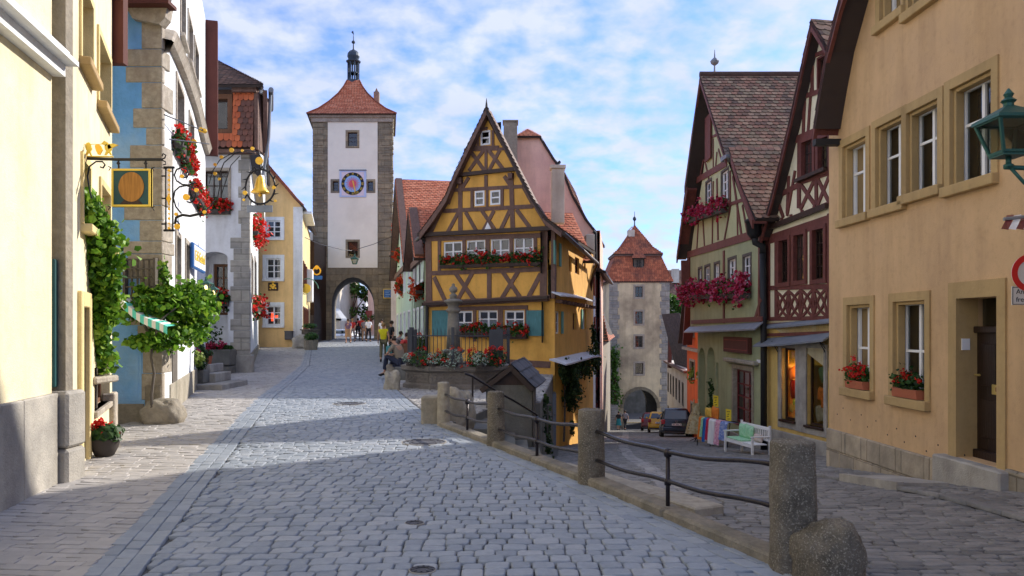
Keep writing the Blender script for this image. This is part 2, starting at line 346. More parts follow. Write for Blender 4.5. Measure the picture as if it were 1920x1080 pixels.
    def disc(s, c, r, y0, y1, n=24, rin=0):
        """disc in x,z plane at (x,z)=c"""
        if rin:
            V = []; 
            for rr, y in ((r, y0), (rin, y0), (rin, y1), (r, y1)):
                V += [(c[0]+rr*math.cos(2*math.pi*k/n), y, c[1]+rr*math.sin(2*math.pi*k/n)) for k in range(n)]
            return s.add(V, [[a*n+k, a*n+(k+1) % n, ((a+1) % 4)*n+(k+1) % n, ((a+1) % 4)*n+k] for a in range(4) for k in range(n)])
        return s.prism([(c[0]+r*math.cos(2*math.pi*k/n), c[1]+r*math.sin(2*math.pi*k/n)) for k in range(n)], y0, y1)
    def rock(s, c, rx, ry, rz, seed=0, rough=.18, base=-.3, n=14, m=9, boxy=.75):
        rg = random.Random(seed); ph = [rg.uniform(0, 6) for _ in range(8)]; V = []
        for i in range(m+1):
            el = -math.pi/2+math.pi*i/m
            for k in range(n):
                a = 2*math.pi*k/n; x, y, z = math.cos(el)*math.cos(a), math.cos(el)*math.sin(a), math.sin(el)
                x, y, z = [math.copysign(abs(q)**boxy, q) for q in (x, y, z)]
                d = 1+rough*(math.sin(3*x+ph[0])*math.sin(2.5*y+ph[1])+.6*math.sin(5*z+4*x+ph[2])+.4*math.sin(9*y+ph[3]+5*x)*math.cos(6*z+ph[4]))+.07*NZ.noise(Vector((x, y, z))*5+Vector((seed, 0, 0)))+.035*NZ.noise(Vector((x, y, z))*13)
                V.append((c[0]+rx*x*d, c[1]+ry*y*d, c[2]+max(base*rz*2, rz*z*d)))
        Fs = [[i*n+k, i*n+(k+1) % n, (i+1)*n+(k+1) % n, (i+1)*n+k] for i in range(m) for k in range(n)]
        return s.add(V, Fs)
    def wall(s, outline, holes=(), w=0, depth=.2, back=True, thick=0):
        """wall sheet in (u,z) with holes that get reveals (returned apart)"""
        loops = [outline]+[h if not (len(h) == 4 and isinstance(h[0], (int, float))) else [(h[0], h[2]), (h[1], h[2]), (h[1], h[3]), (h[0], h[3])] for h in holes]
        flat = [p for l in loops for p in l]
        tri = tessellate_polygon([[Vector((p[0], p[1], 0)) for p in l] for l in loops])
        s.add([(p[0], w, p[1]) for p in flat], [list(t) for t in tri])
        for l in loops[1:]:
            n = len(l); s.add([(p[0], w, p[1]) for p in l]+[(p[0], w-depth, p[1]) for p in l], [[i, (i+1) % n, n+(i+1) % n, n+i] for i in range(n)])
        return s
    def build(s, name, m, parent=None, smooth=False, recalc=True, uv=True):
        off = woff(parent) if parent else Vector((0, 0, 0))
        me = bpy.data.meshes.new(name); me.from_pydata([v-off for v in s.v], [], s.f)
        a = me.attributes.new('var', 'FLOAT', 'FACE'); a.data.foreach_set('value', s.var)
        if recalc:
            bm = bmesh.new(); bm.from_mesh(me); bmesh.ops.recalc_face_normals(bm, faces=bm.faces); bm.to_mesh(me); bm.free()
        if uv and len(me.loops):
            ul = me.uv_layers.new(name='UVMap'); ov = off
            for p in me.polygons:
                n = p.normal
                if abs(n.z) > .95: h = Vector((1, 0, 0)); k = Vector((0, 1, 0))
                else: h = Vector((-n.y, n.x, 0)).normalized(); k = n.cross(h); k = -k if k.z < 0 else k
                if h.x+h.y*.3 < 0: h = -h
                for li in p.loop_indices:
                    q = me.vertices[me.loops[li].vertex_index].co+ov; ul.data[li].uv = (q.dot(h), q.dot(k))
        mm = MAT[m] if isinstance(m, str) else m
        me.materials.append(mm)
        if smooth: me.shade_smooth()
        o = bpy.data.objects.new(name, me); COL.objects.link(o)
        if parent: o.parent = parent
        return o
def thing(name, label, cat, loc=(0, 0, 0), group=None):
    o = bpy.data.objects.new(name, None); o.location = loc; COL.objects.link(o)
    o.empty_display_size = .2; return tag(o, label, cat, group)
def tag(o, label=None, cat=None, group=None, kind=None):
    for k, v in (('label', label), ('category', cat), ('group', group), ('kind', kind)):
        if v: o[k] = v
    return o
def children(o): return list(o.children)
def copy_tree(o, parent=None):
    c = o.copy(); COL.objects.link(c); c.parent = parent
    for ch in list(o.children): copy_tree(ch, c)
    return c
def place(o, x, y, z, rz=0): o.location = (x, y, z); o.rotation_euler = (0, 0, rz); return o
# leaves: arrays of small faces around given centres
def leafcloud(name, m, parent, centres, size, spread=.5, seed=0, droop=.5, kind=None, varbias=None):
    rg = np.random.default_rng(seed); C = np.array(centres, float); n = len(C)
    nrm = rg.normal(size=(n, 3)); nrm[:, 2] = np.abs(nrm[:, 2])*1.2; nrm /= np.linalg.norm(nrm, axis=1)[:, None]
    t = rg.normal(size=(n, 3)); t -= (t*nrm).sum(1)[:, None]*nrm; t /= np.linalg.norm(t, axis=1)[:, None]
    b = np.cross(nrm, t); s = size*(1+spread*rg.uniform(-1, 1, n))[:, None]
    shp = [(0, -.5), (.5, -.1), (.28, .42), (-.28, .42), (-.5, -.1)]
    V = np.stack([C+t*s*a+b*s*bb+nrm*s*(.12 if abs(a) > .3 else -.03) for a, bb in shp], 1).reshape(-1, 3)
    off = np.array(woff(parent)) if parent else 0
    me = bpy.data.meshes.new(name); me.from_pydata((V-off).tolist(), [], [list(range(i*5, i*5+5)) for i in range(n)])
    va = rg.uniform(0, 1, n) if varbias is None else np.clip(rg.normal(varbias, .25, n), 0, 1)
    me.attributes.new('var', 'FLOAT', 'FACE').data.foreach_set('value', va.astype(float).tolist())
    me.materials.append(MAT[m]); o = bpy.data.objects.new(name, me); COL.objects.link(o)
    if parent: o.parent = parent
    if kind: o['kind'] = kind
    return o
def ellpts(c, r, n, seed=0, shell=.5):
    rg = np.random.default_rng(seed); d = rg.normal(size=(n, 3)); d /= np.linalg.norm(d, axis=1)[:, None]
    rad = (shell+(1-shell)*rg.uniform(0, 1, n)**.5)[:, None]; return np.array(c)+d*rad*np.array(r)
def linepts(a, b, r, n, seed=0):
    """points in a flattened sausage a->b"""
    rg = np.random.default_rng(seed); t = rg.uniform(0, 1, n)[:, None]; a = np.array(a); b = np.array(b)
    d = rg.normal(size=(n, 3)); d /= np.linalg.norm(d, axis=1)[:, None]
    out = np.where(rg.uniform(0, 1, n) < .14, 1.45, 1.0)[:, None]; lump = out*(.70+.5*np.sin(t*17+seed)*np.sin(t*7.3+seed*2))
    return a+(b-a)*t+d*np.array(r)*(rg.uniform(0, 1, n)[:, None]**.4)*lump
def blooms(centres, k, r, seed=0):
    rg = np.random.default_rng(seed); C = np.array(centres); return (C[:, None, :]+rg.normal(size=(len(C), k, 3))*r).reshape(-1, 3)
def flowerbox(label, a, b, h=.16, d=.18, foliage=.22, bloom='bloom_red', nl=260, nb=38, up=.12, group='flower boxes on the houses', box='darkpot', hang=.0, seed=1, br=.03, lsz=.07, bsz=.045, cat='flower box', leaf='leaf_geranium', kb=9):
    """planter from world point a to b (base line), with leaves and blooms"""
    a = Vector(a); b = Vector(b); mid = (a+b)/2; t = thing('flower_box', label, cat, mid, group)
    e = (b-a); e.z = 0; L = e.length; e.normalize(); nn = Vector((e.y, -e.x, 0))
    M = Matrix(((e.x, nn.x, 0, a.x), (e.y, nn.y, 0, a.y), (0, 0, 1, 0), (0, 0, 0, 1)))
    mb = MB(M); z = lambda u: a.z+(b.z-a.z)*u/L
    mb.add([(0, -d/2*.8, z(0)), (L, -d/2*.8, z(L)), (L, d/2*.8, z(L)), (0, d/2*.8, z(0)), (0, -d/2, z(0)+h), (L, -d/2, z(L)+h), (L, d/2, z(L)+h), (0, d/2, z(0)+h)],
           [[0, 3, 2, 1], [4, 5, 6, 7], [0, 1, 5, 4], [1, 2, 6, 5], [2, 3, 7, 6], [3, 0, 4, 7]]); mb.build('planter', box, t)
    up_ = Vector((0, 0, h+up-hang)); r = (d*.7, d*.7, foliage)
    c = linepts(a+up_, b+up_, (d*.8, d*.8, foliage), nl, seed); leafcloud('foliage', leaf, t, c, lsz, seed=seed)
    c = linepts(a+up_+nn*.03+Vector((0, 0, .03)), b+up_+nn*.03+Vector((0, 0, .03)), (d*.95, d*.95, foliage*1.1), nb, seed+1)
    leafcloud('blossoms', bloom, t, blooms(c, kb, br, seed), bsz, seed=seed+3)
    return t
# roof of separate tiles between eave (p0,p1) and ridge (p3,p2)
def tiles(mb, p0, p1, p2, p3, tw=.18, rowh=.16, seed=0, lift=.02, colf=None, rnd=True):
    p0, p1, p2, p3 = map(Vector, (p0, p1, p2, p3)); rg = random.Random(seed)
    nrm = (p1-p0).cross(p3-p0)
    if nrm.length < 1e-6: nrm = (p1-p0).cross(p2-p0)
    nrm.normalize(); nrm = -nrm if nrm.z < 0 else nrm
    sl = ((p3+p2)/2-(p0+p1)/2).length; rows = max(2, int(sl/rowh))
    shp = [(-.5, 1.15), (-.5, .28), (-.3, .06), (0, 0), (.3, .06), (.5, .28), (.5, 1.15)] if rnd else [(-.5, 1.15), (-.5, 0), (.5, 0), (.5, 1.15)]
    for i in range(rows):
        t = i/rows; a = p0.lerp(p3, t); b = p1.lerp(p2, t); W = (b-a).length
        if W < .03: continue
        n = max(1, round(W/tw)); ex = (b-a)/W; up = (p0.lerp(p3, min(1, t+1/rows)).lerp(p1.lerp(p2, min(1, t+1/rows)), .5)-(a+b)/2)
        up -= ex*up.dot(ex); w = W/n; sh = .5*(i % 2)
        for k in range(-1, n+1):
            cx_ = (k+.5+sh)*w
            if cx_ < -w*.02 or cx_ > W+w*.02: continue
            va = rg.random() if colf is None else colf(t, cx_/W, rg)
            jz = rg.uniform(0, .008); ww = w*.96
            V = [a+ex*min(max(cx_+x*ww, 0), W)+up*y+nrm*(lift*(1.3-y)+jz) for x, y in shp]
            mb.add(V, [list(range(len(V)))]+[[len(V)+j, len(V)+j+1, j+1, j] for j in range(0)], va)
    return mb
def roofpart(name, m, parent, quads, tw=.18, rowh=.16, seed=0, under='under', colf=None, rnd=True, lift=.02):
    mb = MB()
    for i, q in enumerate(quads): tiles(mb, *q, tw=tw, rowh=rowh, seed=seed+i, colf=colf, rnd=rnd, lift=lift)
    o = mb.build(name, m, parent, recalc=False, uv=False)
    u = MB()
    for q in quads:
        q = [Vector(x) for x in q]; nr = (q[1]-q[0]).cross(q[2]-q[0]).normalized(); nr = -nr if nr.z < 0 else nr
        u.add([x-nr*.004 for x in q]+[x-nr*.10 for x in q], [[0, 1, 2, 3], [7, 6, 5, 4], [0, 1, 5, 4], [1, 2, 6, 5], [2, 3, 7, 6], [3, 0, 4, 7]])
    u.build('roof_boards', under, o, uv=False)
    return o
# window in a facade; returns hole rect
def window(root, F, r, dep=.15, cols=2, rows=2, fm='whitepaint', fw=.05, bar=.03, pane='glass', back=.35, surround=None, sw=.1, sp=.03, sill=None, sillp=.1, curtain=None, label=None, tilt=0, name='window', mid=None, arch=0, sh=.08):
    u0, u1, z0, z1 = r
    mb = MB(F.M); y0, y1 = -dep-.05, -dep
    mb.box(u0, u0+fw, y0, y1, z0, z1); mb.box(u1-fw, u1, y0, y1, z0, z1)
    mb.box(u0+fw, u1-fw, y0, y1, z0, z0+fw); mb.box(u0+fw, u1-fw, y0, y1, z1-fw, z1)
    W = u1-u0-2*fw; H = z1-z0-2*fw
    for i in range(1, cols):
        x = u0+fw+W*i/cols; bb = bar*1.6 if (cols % 2 == 0 and i == cols//2) else bar
        mb.box(x-bb/2, x+bb/2, y0+.008, y1-.004, z0+fw, z1-fw)
    fr = mid if mid else [i/rows for i in range(1, rows)]
    for q in fr:
        z = z0+fw+H*q; mb.box(u0+fw, u1-fw, y0+.011, y1-.007, z-bar/2, z+bar/2)
    w = mb.build(name, fm, root)
    if label: w['label'] = label
    p = MB(F.M); p.add([(u0+fw, y0+.02, z0+fw), (u1-fw, y0+.02, z0+fw), (u1-fw, y0+.02, z1-fw), (u0+fw, y0+.02, z1-fw)], [[0, 1, 2, 3]]); p.build('pane', pane, w)
    if back: q = MB(F.M); q.add([(u0-.3, y0-back, z0-.3), (u1+.3, y0-back, z0-.3), (u1+.3, y0-back, z1+.3), (u0-.3, y0-back, z1+.3)], [[0, 1, 2, 3]]); q.build('room_backdrop', 'unlit_room', w)  # near black sheet stands in for the darkness of an unlit room
    if curtain:
        c = MB(F.M); n = 14; frac = curtain
        for (a, bb) in ((u0+fw, u1-fw),):
            V = []
            for i in range(n*4+1):
                x = a+(bb-a)*i/(n*4); yy = y0-.03-.015*math.sin(i*1.7)
                V += [(x, yy, z0+fw), (x, yy, z0+fw+H*frac+.015*math.sin(i*.9))]
            c.add(V, [[2*i, 2*i+2, 2*i+3, 2*i+1] for i in range(n*4)])
        c.build('curtain', 'curtain', w)
    if surround:
        s = MB(F.M); s.box(u0-sw, u0, 0, sp, z0-(0 if sill else sw), z1+sw); s.box(u1, u1+sw, 0, sp, z0-(0 if sill else sw), z1+sw)
        s.box(u0, u1, 0, sp, z1, z1+sw)
        if not sill: s.box(u0, u1, 0, sp, z0-sw, z0)
        s.build('window_surround', surround, w)
        # painted reveals
        v = MB(F.M); e = .003
        v.box(u0, u0+e, -dep, sp-.002, z0, z1); v.box(u1-e, u1, -dep, sp-.002, z0, z1); v.box(u0+e, u1-e, -dep, sp-.002, z1-e, z1); v.build('window_reveal', surround, w)
    if sill:
        s = MB(F.M); x = sw if surround else .04
        s.box(u0-x, u1+x, -dep, sillp, z0-sh, z0, .01); s.build('sill', sill, w)
    return r
def beams(F, mb, lst, w0=.0, w1=.03, dw=.13):
    for b in lst:
        a = F.uz(b[0], b[1]); c = F.uz(b[2], b[3]); mb.beam(a, c, b[4] if len(b) > 4 else dw, w0, w1+random.uniform(-.004, .004))
# ================================================================ GROUND
KERB = [(-6, 6.0), (2.5, 3.0), (5.33, 1.87), (8.28, .82), (10.9, -.22), (13.1, -1.12), (14.6, -.75), (15.7, -.5), (16.0, -.45), (17.2, .62), (27, 1.40), (36, 3.6), (75, 9)]
ROADR = [(-6, 5.5), (2.5, 2.55), (5.33, 1.42), (8.28, .37), (10.9, -.67), (13.1, -1.57), (17, -2.55), (20.9, -3.45), (24.7, -4.15), (31, -4.6), (40, -6.0), (66, -10.4)]
ROADL = [(-6, -.1), (5.16, -2.79), (8.5, -3.57), (18.5, -5.9), (32, -8.5), (48, -12.4), (66, -15.2)]
FACL = [(-6, -1.9), (7.06, -4.45), (8.9, -4.7), (12.3, -6.1), (13.7, -6.1), (22, -8.5), (27.8, -10.4), (28, -9.2), (47, -15.2), (66, -17)]
LOWR = [(-6, 5.95), (8.5, 5.55), (13.5, 5.4), (15, 8.9), (22, 8.8), (25.4, 8.1), (34.8, 8.05), (36, 9.6), (40, 9.7), (47, 10.4), (75, 15.2)]
kx = lambda y: interp(y, KERB)
def sheet(name, m, xl, xr, ys, zf, dz=0, nx=6, parent=None):
    mb = MB(); V = []
    for y in ys:
        a, b = xl(y), xr(y)
        for i in range(nx+1): x = a+(b-a)*i/nx; V.append((x, y, zf(y)+dz))
    n = nx+1; F = [[j*n+i, j*n+i+1, (j+1)*n+i+1, (j+1)*n+i] for j in range(len(ys)-1) for i in range(nx)]
    mb.add(V, F); return mb.build(name, m, parent, recalc=False)
YS = [-6+.75*i for i in range(0, 46)]+[29+1.5*i for i in range(0, 68)]
tag(sheet('street_bed', 'joint', lambda y: -45, lambda y: kx(y)-.02, YS, zU, -.030, 10), kind='structure')
tag(sheet('lower_street_bed', 'joint', lambda y: kx(y)+.02, lambda y: 45, YS, zL, -.034, 10), kind='structure')
g = MB(); N_ = 24
g.add([(-3000+6000*i/N_, -3000+6000*j/N_, -9.6) for j in range(N_+1) for i in range(N_+1)], [[j*(N_+1)+i, j*(N_+1)+i+1, (j+1)*(N_+1)+i+1, (j+1)*(N_+1)+i] for j in range(N_) for i in range(N_)])
tag(g.build('ground', 'earth'), kind='structure')
g = MB(); V = []
for j in range(9):
    for i in range(33):
        x = -60+i*9; V.append((x, 150+j*30, -9+9*math.sin(j/8*1.6)*(1+.4*math.sin(i*.7)+.3*math.sin(i*1.9+j))))
g.add(V, [[j*33+i, j*33+i+1, (j+1)*33+i+1, (j+1)*33+i] for j in range(8) for i in range(32)])
tag(g.build('hill', 'hill', smooth=True), kind='structure')

def stones(name, m, xl, xr, y0, y1, pitch, wmin, wmax, zf, gap=.016, inset=.018, crown=.012, seed=0, jit=.01, slope=None, tilt=0.0, octo=0):
    rg = np.random.default_rng(seed); Q = []
    y = y0
    while y < y1:
        a, b = xl(y), xr(y); h = pitch*rg.uniform(.88, 1.12)
        if b-a > .05:
            x = a-rg.uniform(0, wmax) if tilt is not None and slope is None else a
            while x < b:
                w = rg.uniform(wmin, wmax); x1_ = x+w
                if x1_ > a+.04:
                    xa, xb = max(x, a), min(x1_, b)
                    if xb-xa > .05: Q.append((xa, xb, y, y+h))
                x = x1_
        y += h
    Q = np.array(Q); n = len(Q)
    sl = np.array([slope(v) for v in Q[:, 2]]) if slope else np.zeros(n)
    ZT = ZUP if zf(100) > 0 else ZLP; ZO = zf(1.0); zx, zy = [p[0] for p in ZT], [p[1] for p in ZT]
    cs = [(0, 0), (1, 0), (1, 1), (0, 1)]; m_ = 2 if octo else 1; nv = 4*m_
    def ring(ins, dz, c=0):
        W = Q[:, 1]-Q[:, 0]-gap-2*ins; Hh = Q[:, 3]-Q[:, 2]-gap-2*ins; out = []
        for k, (a, b) in enumerate(cs):
            for q in range(m_):
                fx = fy = 0
                if octo:
                    first = (q == 0) == (k % 2 == 0); sa, sb = (1, -1)[a], (1, -1)[b]
                    if first: fy = sb*octo
                    else: fx = sa*octo
                X = Q[:, 0]+gap/2+ins+a*W+fx+J[:, k, 0]; Y = Q[:, 2]+gap/2+ins+b*Hh+fy+J[:, k, 1]; X = X+sl*(Y-Q[:, 2])
                if slope is None: Y = Y+.05*np.sin(X*1.1+Y*.2)+tilt*X
                out.append(np.stack([X, Y, np.interp(Y, zx, zy)+ZO+dz+H+T[:, 0]*(1 if a == 0 else -1)+T[:, 1]*(1 if b == 0 else -1)], 1))
        return out
    J = rg.uniform(-jit, jit, (n, 4, 2)); H = rg.uniform(-.006, .004, n); T = rg.uniform(-.003, .003, (n, 2))
    r = ring(0, -.045)+ring(0, -crown)+ring(inset, 0); V = np.stack(r, 1).reshape(-1, 3); A = np.arange(n)[:, None]*nv*3
    F = []; base = [[a+k, a+(k+1) % nv, a+nv+(k+1) % nv, a+nv+k] for a in (0, nv) for k in range(nv)]
    top = (A+np.arange(2*nv, 3*nv)[None]).tolist(); sd = (A[:, :, None]+np.array(base)[None]).reshape(-1, 4).tolist(); F = top+sd
    me = bpy.data.meshes.new(name); me.from_pydata(V.tolist(), [], F); va = rg.uniform(0, 1, n)
    me.attributes.new('var', 'FLOAT', 'FACE').data.foreach_set('value', np.concatenate([va, np.repeat(va, 2*nv)]).astype(float))
    me.polygons.foreach_set('use_smooth', [False]*n+[True]*(n*2*nv)); me.materials.append(MAT[m])
    o = bpy.data.objects.new(name, me); COL.objects.link(o); tag(o, kind='structure'); return o
rl = lambda y: interp(y, ROADL); rr = lambda y: interp(y, ROADR); lr = lambda y: interp(y, LOWR)
dslope = lambda P_: (lambda y: (interp(y+.3, P_)-interp(y, P_))/.3)
stones('cobbled_street', 'sett', lambda y: rl(y)+.38, lambda y: rr(y), 3.2, 28, .150, .12, .20, zU, seed=1, gap=.011, inset=.009, crown=.006, jit=.005, octo=.016)
stones('cobbled_street', 'sett', lambda y: rl(y)+.38, lambda y: rr(y), 28, 67, .150, .12, .2, zU, seed=12, gap=.014, inset=.011, crown=.008)
for i in range(3):
    w = .125; stones('street_edge_band', 'band', lambda y, i=i: rl(y)+i*w, lambda y, i=i: rl(y)+i*w+w, 2.5, 62, .23, w, w+.001, zU, gap=.008, inset=.006, crown=.004, seed=20+i, jit=.002, slope=dslope(ROADL))
for i in range(3):
    w = .145; stones('street_edge_band', 'band', lambda y, i=i: rr(y)+i*w, lambda y, i=i: rr(y)+i*w+w, 2.5, 34, .2, w, w+.001, zU, gap=.010, inset=.007, crown=.005, seed=30+i, jit=.003, slope=dslope(ROADR))
stones('pavement', 'paver', lambda y: interp(y, FACL)-.4, lambda y: rl(y), 2.5, 47.5, .11, .15, .28, zU, gap=.006, inset=.004, crown=.0015, seed=3, jit=.0015, tilt=-.03)
stones('plaza', 'plaza', lambda y: rr(y)+.435, lambda y: kx(y) if y > 13.3 else rr(y), 13.4, 31.5, .15, .13, .2, lambda y: zU(y), seed=4, gap=.018, inset=.02, crown=.012)
stones('lower_street', 'sett_low', lambda y: kx(y)+.22, lambda y: lr(y)-(0.95 if y < 13.6 else .1), 2.5, 24, .11, .15, .25, zL, seed=5, gap=.012, inset=.009, crown=.006, tilt=.02, octo=.018, jit=.006)
stones('lower_street', 'sett_low', lambda y: kx(y)+.22, lambda y: lr(y)-.1, 24, 75, .11, .15, .25, zL, seed=15, gap=.012, inset=.011, crown=.006, tilt=.02)
stones('lower_pavement', 'sett_low', lambda y: lr(y)-.92, lambda y: lr(y)+.1, 2.5, 13.6, .15, .12, .2, lambda y: zL(y)+.045, seed=6, gap=.014, inset=.012, crown=.01)
stones('street_edge_band', 'sett_low', lambda y: lr(y)-1.06, lambda y: lr(y)-.94, 2.5, 13.2, .5, .12, .121, lambda y: zL(y)+.05, gap=.01, inset=.008, crown=.006, seed=8, jit=.003, slope=dslope(LOWR))
stones('lower_street_gutter', 'plaza', lambda y: interp(y, [(8, 1.6), (27, 3.6), (75, 10.5)]), lambda y: interp(y, [(8, 1.9), (27, 3.95), (75, 11.0)]), 9, 60, .25, .15, .2, lambda y: zL(y)+.008, seed=9, gap=.012, inset=.01, crown=.006)
stones('gate_passage', 'sett', lambda y: -15.5, lambda y: -10.5, 67, 84, .25, .25, .35, zU, seed=10)
# retaining wall between the two streets
def rwall():
    mb = MB(); pts = [p for p in KERB if 5 < p[0] <= 27]; 
    ys = []
    for (a, xa), (b, xb) in zip(pts, pts[1:]):
        for k in range(4): ys.append((a+(b-a)*k/4, xa+(xb-xa)*k/4))
    ys.append((27, 1.4)); V = []
    for y, x in ys: V += [(x-.02, y, zU(y)-.02), (x+.03, y, zL(y)-.15)]
    mb.add(V, [[2*i, 2*i+2, 2*i+3, 2*i+1] for i in range(len(ys)-1)])
    t = tag(mb.build('retaining_wall', 'darkstone', recalc=False), 'dark stone retaining wall carrying the upper street above the lower one', 'wall')
rwall()
# kerb stones along the railing
mb = MB(); pts = [(1.62, 6.0), (1.9, 5.0), (1.87, 5.33), (.82, 8.28), (-.22, 10.9), (-1.12, 13.1)]
pts = [(2.1, 4.7), (1.87, 5.33), (1.35, 6.8), (.82, 8.28), (.3, 9.6), (-.22, 10.9), (-.67, 12), (-1.12, 13.1)]
for (x0, y0), (x1, y1) in zip(pts, pts[1:]):
    f = Fc(x0, y0, x1, y1); mb.M = f.M; mb.box(.008, f.L-.008, -.09, .11, -.3, .075+random.uniform(-.006, .006), .022)
tag(mb.build('kerb', 'kerbstone'), kind='structure')
# narrow slab strip and steps behind the railing
mb = MB()
for i in range(9):
    t = i/9; x = -1.0+2.9*t; y = 13.35-6.0*t; f = Fc(x+.12, y+.12, x+.12+.31, y+.12-.66); mb.M = f.M; mb.box(.01, .70, -.0, .34, -.6, -.05-.23*(1-abs(t-.45)*2)*.3, .015)
tag(mb.build('slab_strip', 'palestone'), kind='structure')
# ---- manhole covers
def cover(label, px, py, r, oval=1):
    D = 1500*1.6/(py-615); p = P(px, py, D); t = thing('manhole_cover', label, 'manhole cover', (p.x, p.y, zU(p.y)), 'iron covers in the cobbled street')
    mb = MB(Matrix.Translation(t.location)); mb.lathe([(r*1.07, -.02), (r*1.07, .004), (r*1.01, .006), (r*1.01, .0)], n=28); mb.build('frame_ring', 'concrete', t)
    mb = MB(Matrix.Translation(t.location)); mb.lathe([(r, -.02), (r, .007), (r*.93, .009), (r*.93, .003), (r*.6, .003), (r*.6, .009), (r*.54, .009), (r*.54, .003), (.01, .003)], n=28)
    for k in range(10):
        a = k*math.pi/5; mb.box(math.cos(a)*r*.75-.012, math.cos(a)*r*.75+.012, math.sin(a)*r*.75-.012, math.sin(a)*r*.75+.012, 0, .01)
    mb.build('lid', 'ironcover', t)
cover('round iron cover in the setts furthest up the street', 655, 757, .33); cover('round manhole cover near the first thin stone post', 795, 829, .30)
cover('small iron cap in the middle of the setts', 777, 981, .075); cover('small iron cap at the very front of the setts', 792, 1069, .085)
# ================================================================ RAILING, POSTS, ROCKS
def post(label, x, y, r, h, sq=0):
    t = thing('stone_post', label, 'stone post', (x, y, 0), 'stone posts of the railing'); mb = MB()
    n = 32; prof = [(r*1.06, -.15)]+[(r*(1.05-.08*i/14), (h-.02)*i/14) for i in range(15)]+[(r*.93, h-.004), (.6*r, h+.004), (.02, h+.008)]
    V = []; rg = random.Random(int(x*100))
    ph = [rg.uniform(0, 6) for _ in range(6)]
    for rr_, hh in prof:
        for k in range(n):
            a = 2*math.pi*k/n; ca, sa = math.cos(a), math.sin(a); q = (abs(ca)**3.2+abs(sa)**3.2)**(-1/3.2) if sq else 1
            d = 1+.02*math.sin(3*a+ph[0]+hh*5)+.05*NZ.noise(Vector((ca, sa, hh*3))*3+Vector((x*9, 0, 0)))+.03*NZ.noise(Vector((ca, sa, hh*6))*7); V.append((x+rr_*q*ca*d, y+rr_*q*sa*d, hh+.004*math.sin(5*a+ph[2])))
    m = len(prof); mb.add(V, [[i*n+k, i*n+(k+1) % n, (i+1)*n+(k+1) % n, (i+1)*n+k] for i in range(m-1) for k in range(n)]+[[(m-1)*n+k for k in range(n)]])
    mb.build('shaft', 'poststone' if r > .115 else 'palestone', t, smooth=True)
    return t
POST = [(1.87, 5.33, .138, .85), (.82, 8.28, .135, .76), (-.22, 10.9, .117, .735), (-1.12, 13.1, .10, .71)]
LB = ['nearest thick stone post with lichen beside the big boulder', 'second stone post of the railing, smooth and round topped', 'third stone post of the railing, in front of the shingled stone hut', 'palest and farthest stone post at the head of the railing']
for p, l in zip(POST, LB): post(l, *p, sq=p[2] > .137)
def rail(label, a, b, za, zb, hs):
    t = thing('iron_rail', label, 'railing', ((a[0]+b[0])/2, (a[1]+b[1])/2, 0), 'iron rails between the stone posts'); m = (Vector(a)+Vector(b))/2
    for i, (h0, hm, h1) in enumerate(hs):
        mb = MB(); A = Vector((*a, h0)); B = Vector((*b, h1)); Mi = Vector((m.x, m.y, hm))
        pts = [A.lerp(Mi, k/6) for k in range(6)]+[Mi.lerp(B, k/6) for k in range(7)]
        pts = [p+Vector((0, 0, .012*math.sin(k*1.2))) for k, p in enumerate(pts)]
        mb.tube(pts, .0195, 10); mb.build('rail', 'railiron', t, smooth=True)
    mb = MB(); mb.tube([(m.x, m.y, -.05), (m.x, m.y, hs[0][1]+.0)], .019, 10); mb.lathe([(.001, -.045), (.033, -.03), (.036, 0), (.033, .03), (.001, .04)], m.x, m.y, hs[0][1], 12); mb.lathe([(.001, -.04), (.03, -.025), (.03, .025), (.001, .04)], m.x, m.y, hs[1][1], 12)
    mb.build('baluster', 'railiron', t, smooth=True)
# heights come from the picture: rail pixel rows at each post
def hz(py, D): return 1.6+(615-py)/1500*D
rail('nearest double iron rail between the first and second stone posts', (1.87-.02, 5.33+.1), (.82, 8.28), 0, 0, [(hz(879, 5.33), hz(851, 6.8), hz(808, 8.28)), (hz(962, 5.33), hz(906, 6.8), hz(862, 8.28))])
rail('middle double iron rail between the second and third stone posts', (.82, 8.28), (-.22, 10.9), 0, 0, [(hz(803, 8.28), hz(787, 9.6), hz(766, 10.9)), (hz(855, 8.28), hz(828, 9.6), hz(805, 10.9))])
rail('farthest and shortest double iron rail below the palest stone post', (-.22, 10.9), (-1.12, 13.1), 0, 0, [(hz(760, 10.9), hz(753, 12), hz(740, 13.1)), (hz(797, 10.9), hz(784, 12), hz(771, 13.1))])
def rock(label, c, r, m='stone', seed=1, rough=.16, boxy=.7, cat='boulder', name='boulder'):
    t = MB(); t.rock(c, *r, seed=seed, rough=rough, n=48, m=30, boxy=boxy); return tag(t.build(name, m, smooth=True), label, cat)
rock('big lichen covered rounded boulder leaning on the nearest stone post', (2.03, 5.13, .05), (.22, .23, .31), 'poststone', 3, .09, .8)
rock('round weathered boulder at the corner of the blue house', (-5.90, 13.55, .13), (.34, .30, .27), 'stone', 5, .08, .75)
rock('whitish wedge shaped stone standing at the plaza edge', *[(-3.13, 21.0, .12), (.19, .22, .34)], m='palestone', seed=8, rough=.14, boxy=.6)
rock('low rough stone block left of the sitting man', (-3.73, 25.2, .14), (.24, .3, .30), 'stone', 11, .12, .5)
mb = MB(); mb.box(-3.62, -2.85, 24.6, 25.6, -.05, .40, .03); tag(mb.build('stone_bench', 'darkstone'), 'dark flat topped stone block under the sitting man', 'stone block')
mb = MB(); mb.box(-1.52, -1.22, 13.35, 13.75, -.05, .46, .03); tag(mb.build('stone_block', 'palestone'), 'squared pale stone block just behind the farthest railing post', 'stone block')
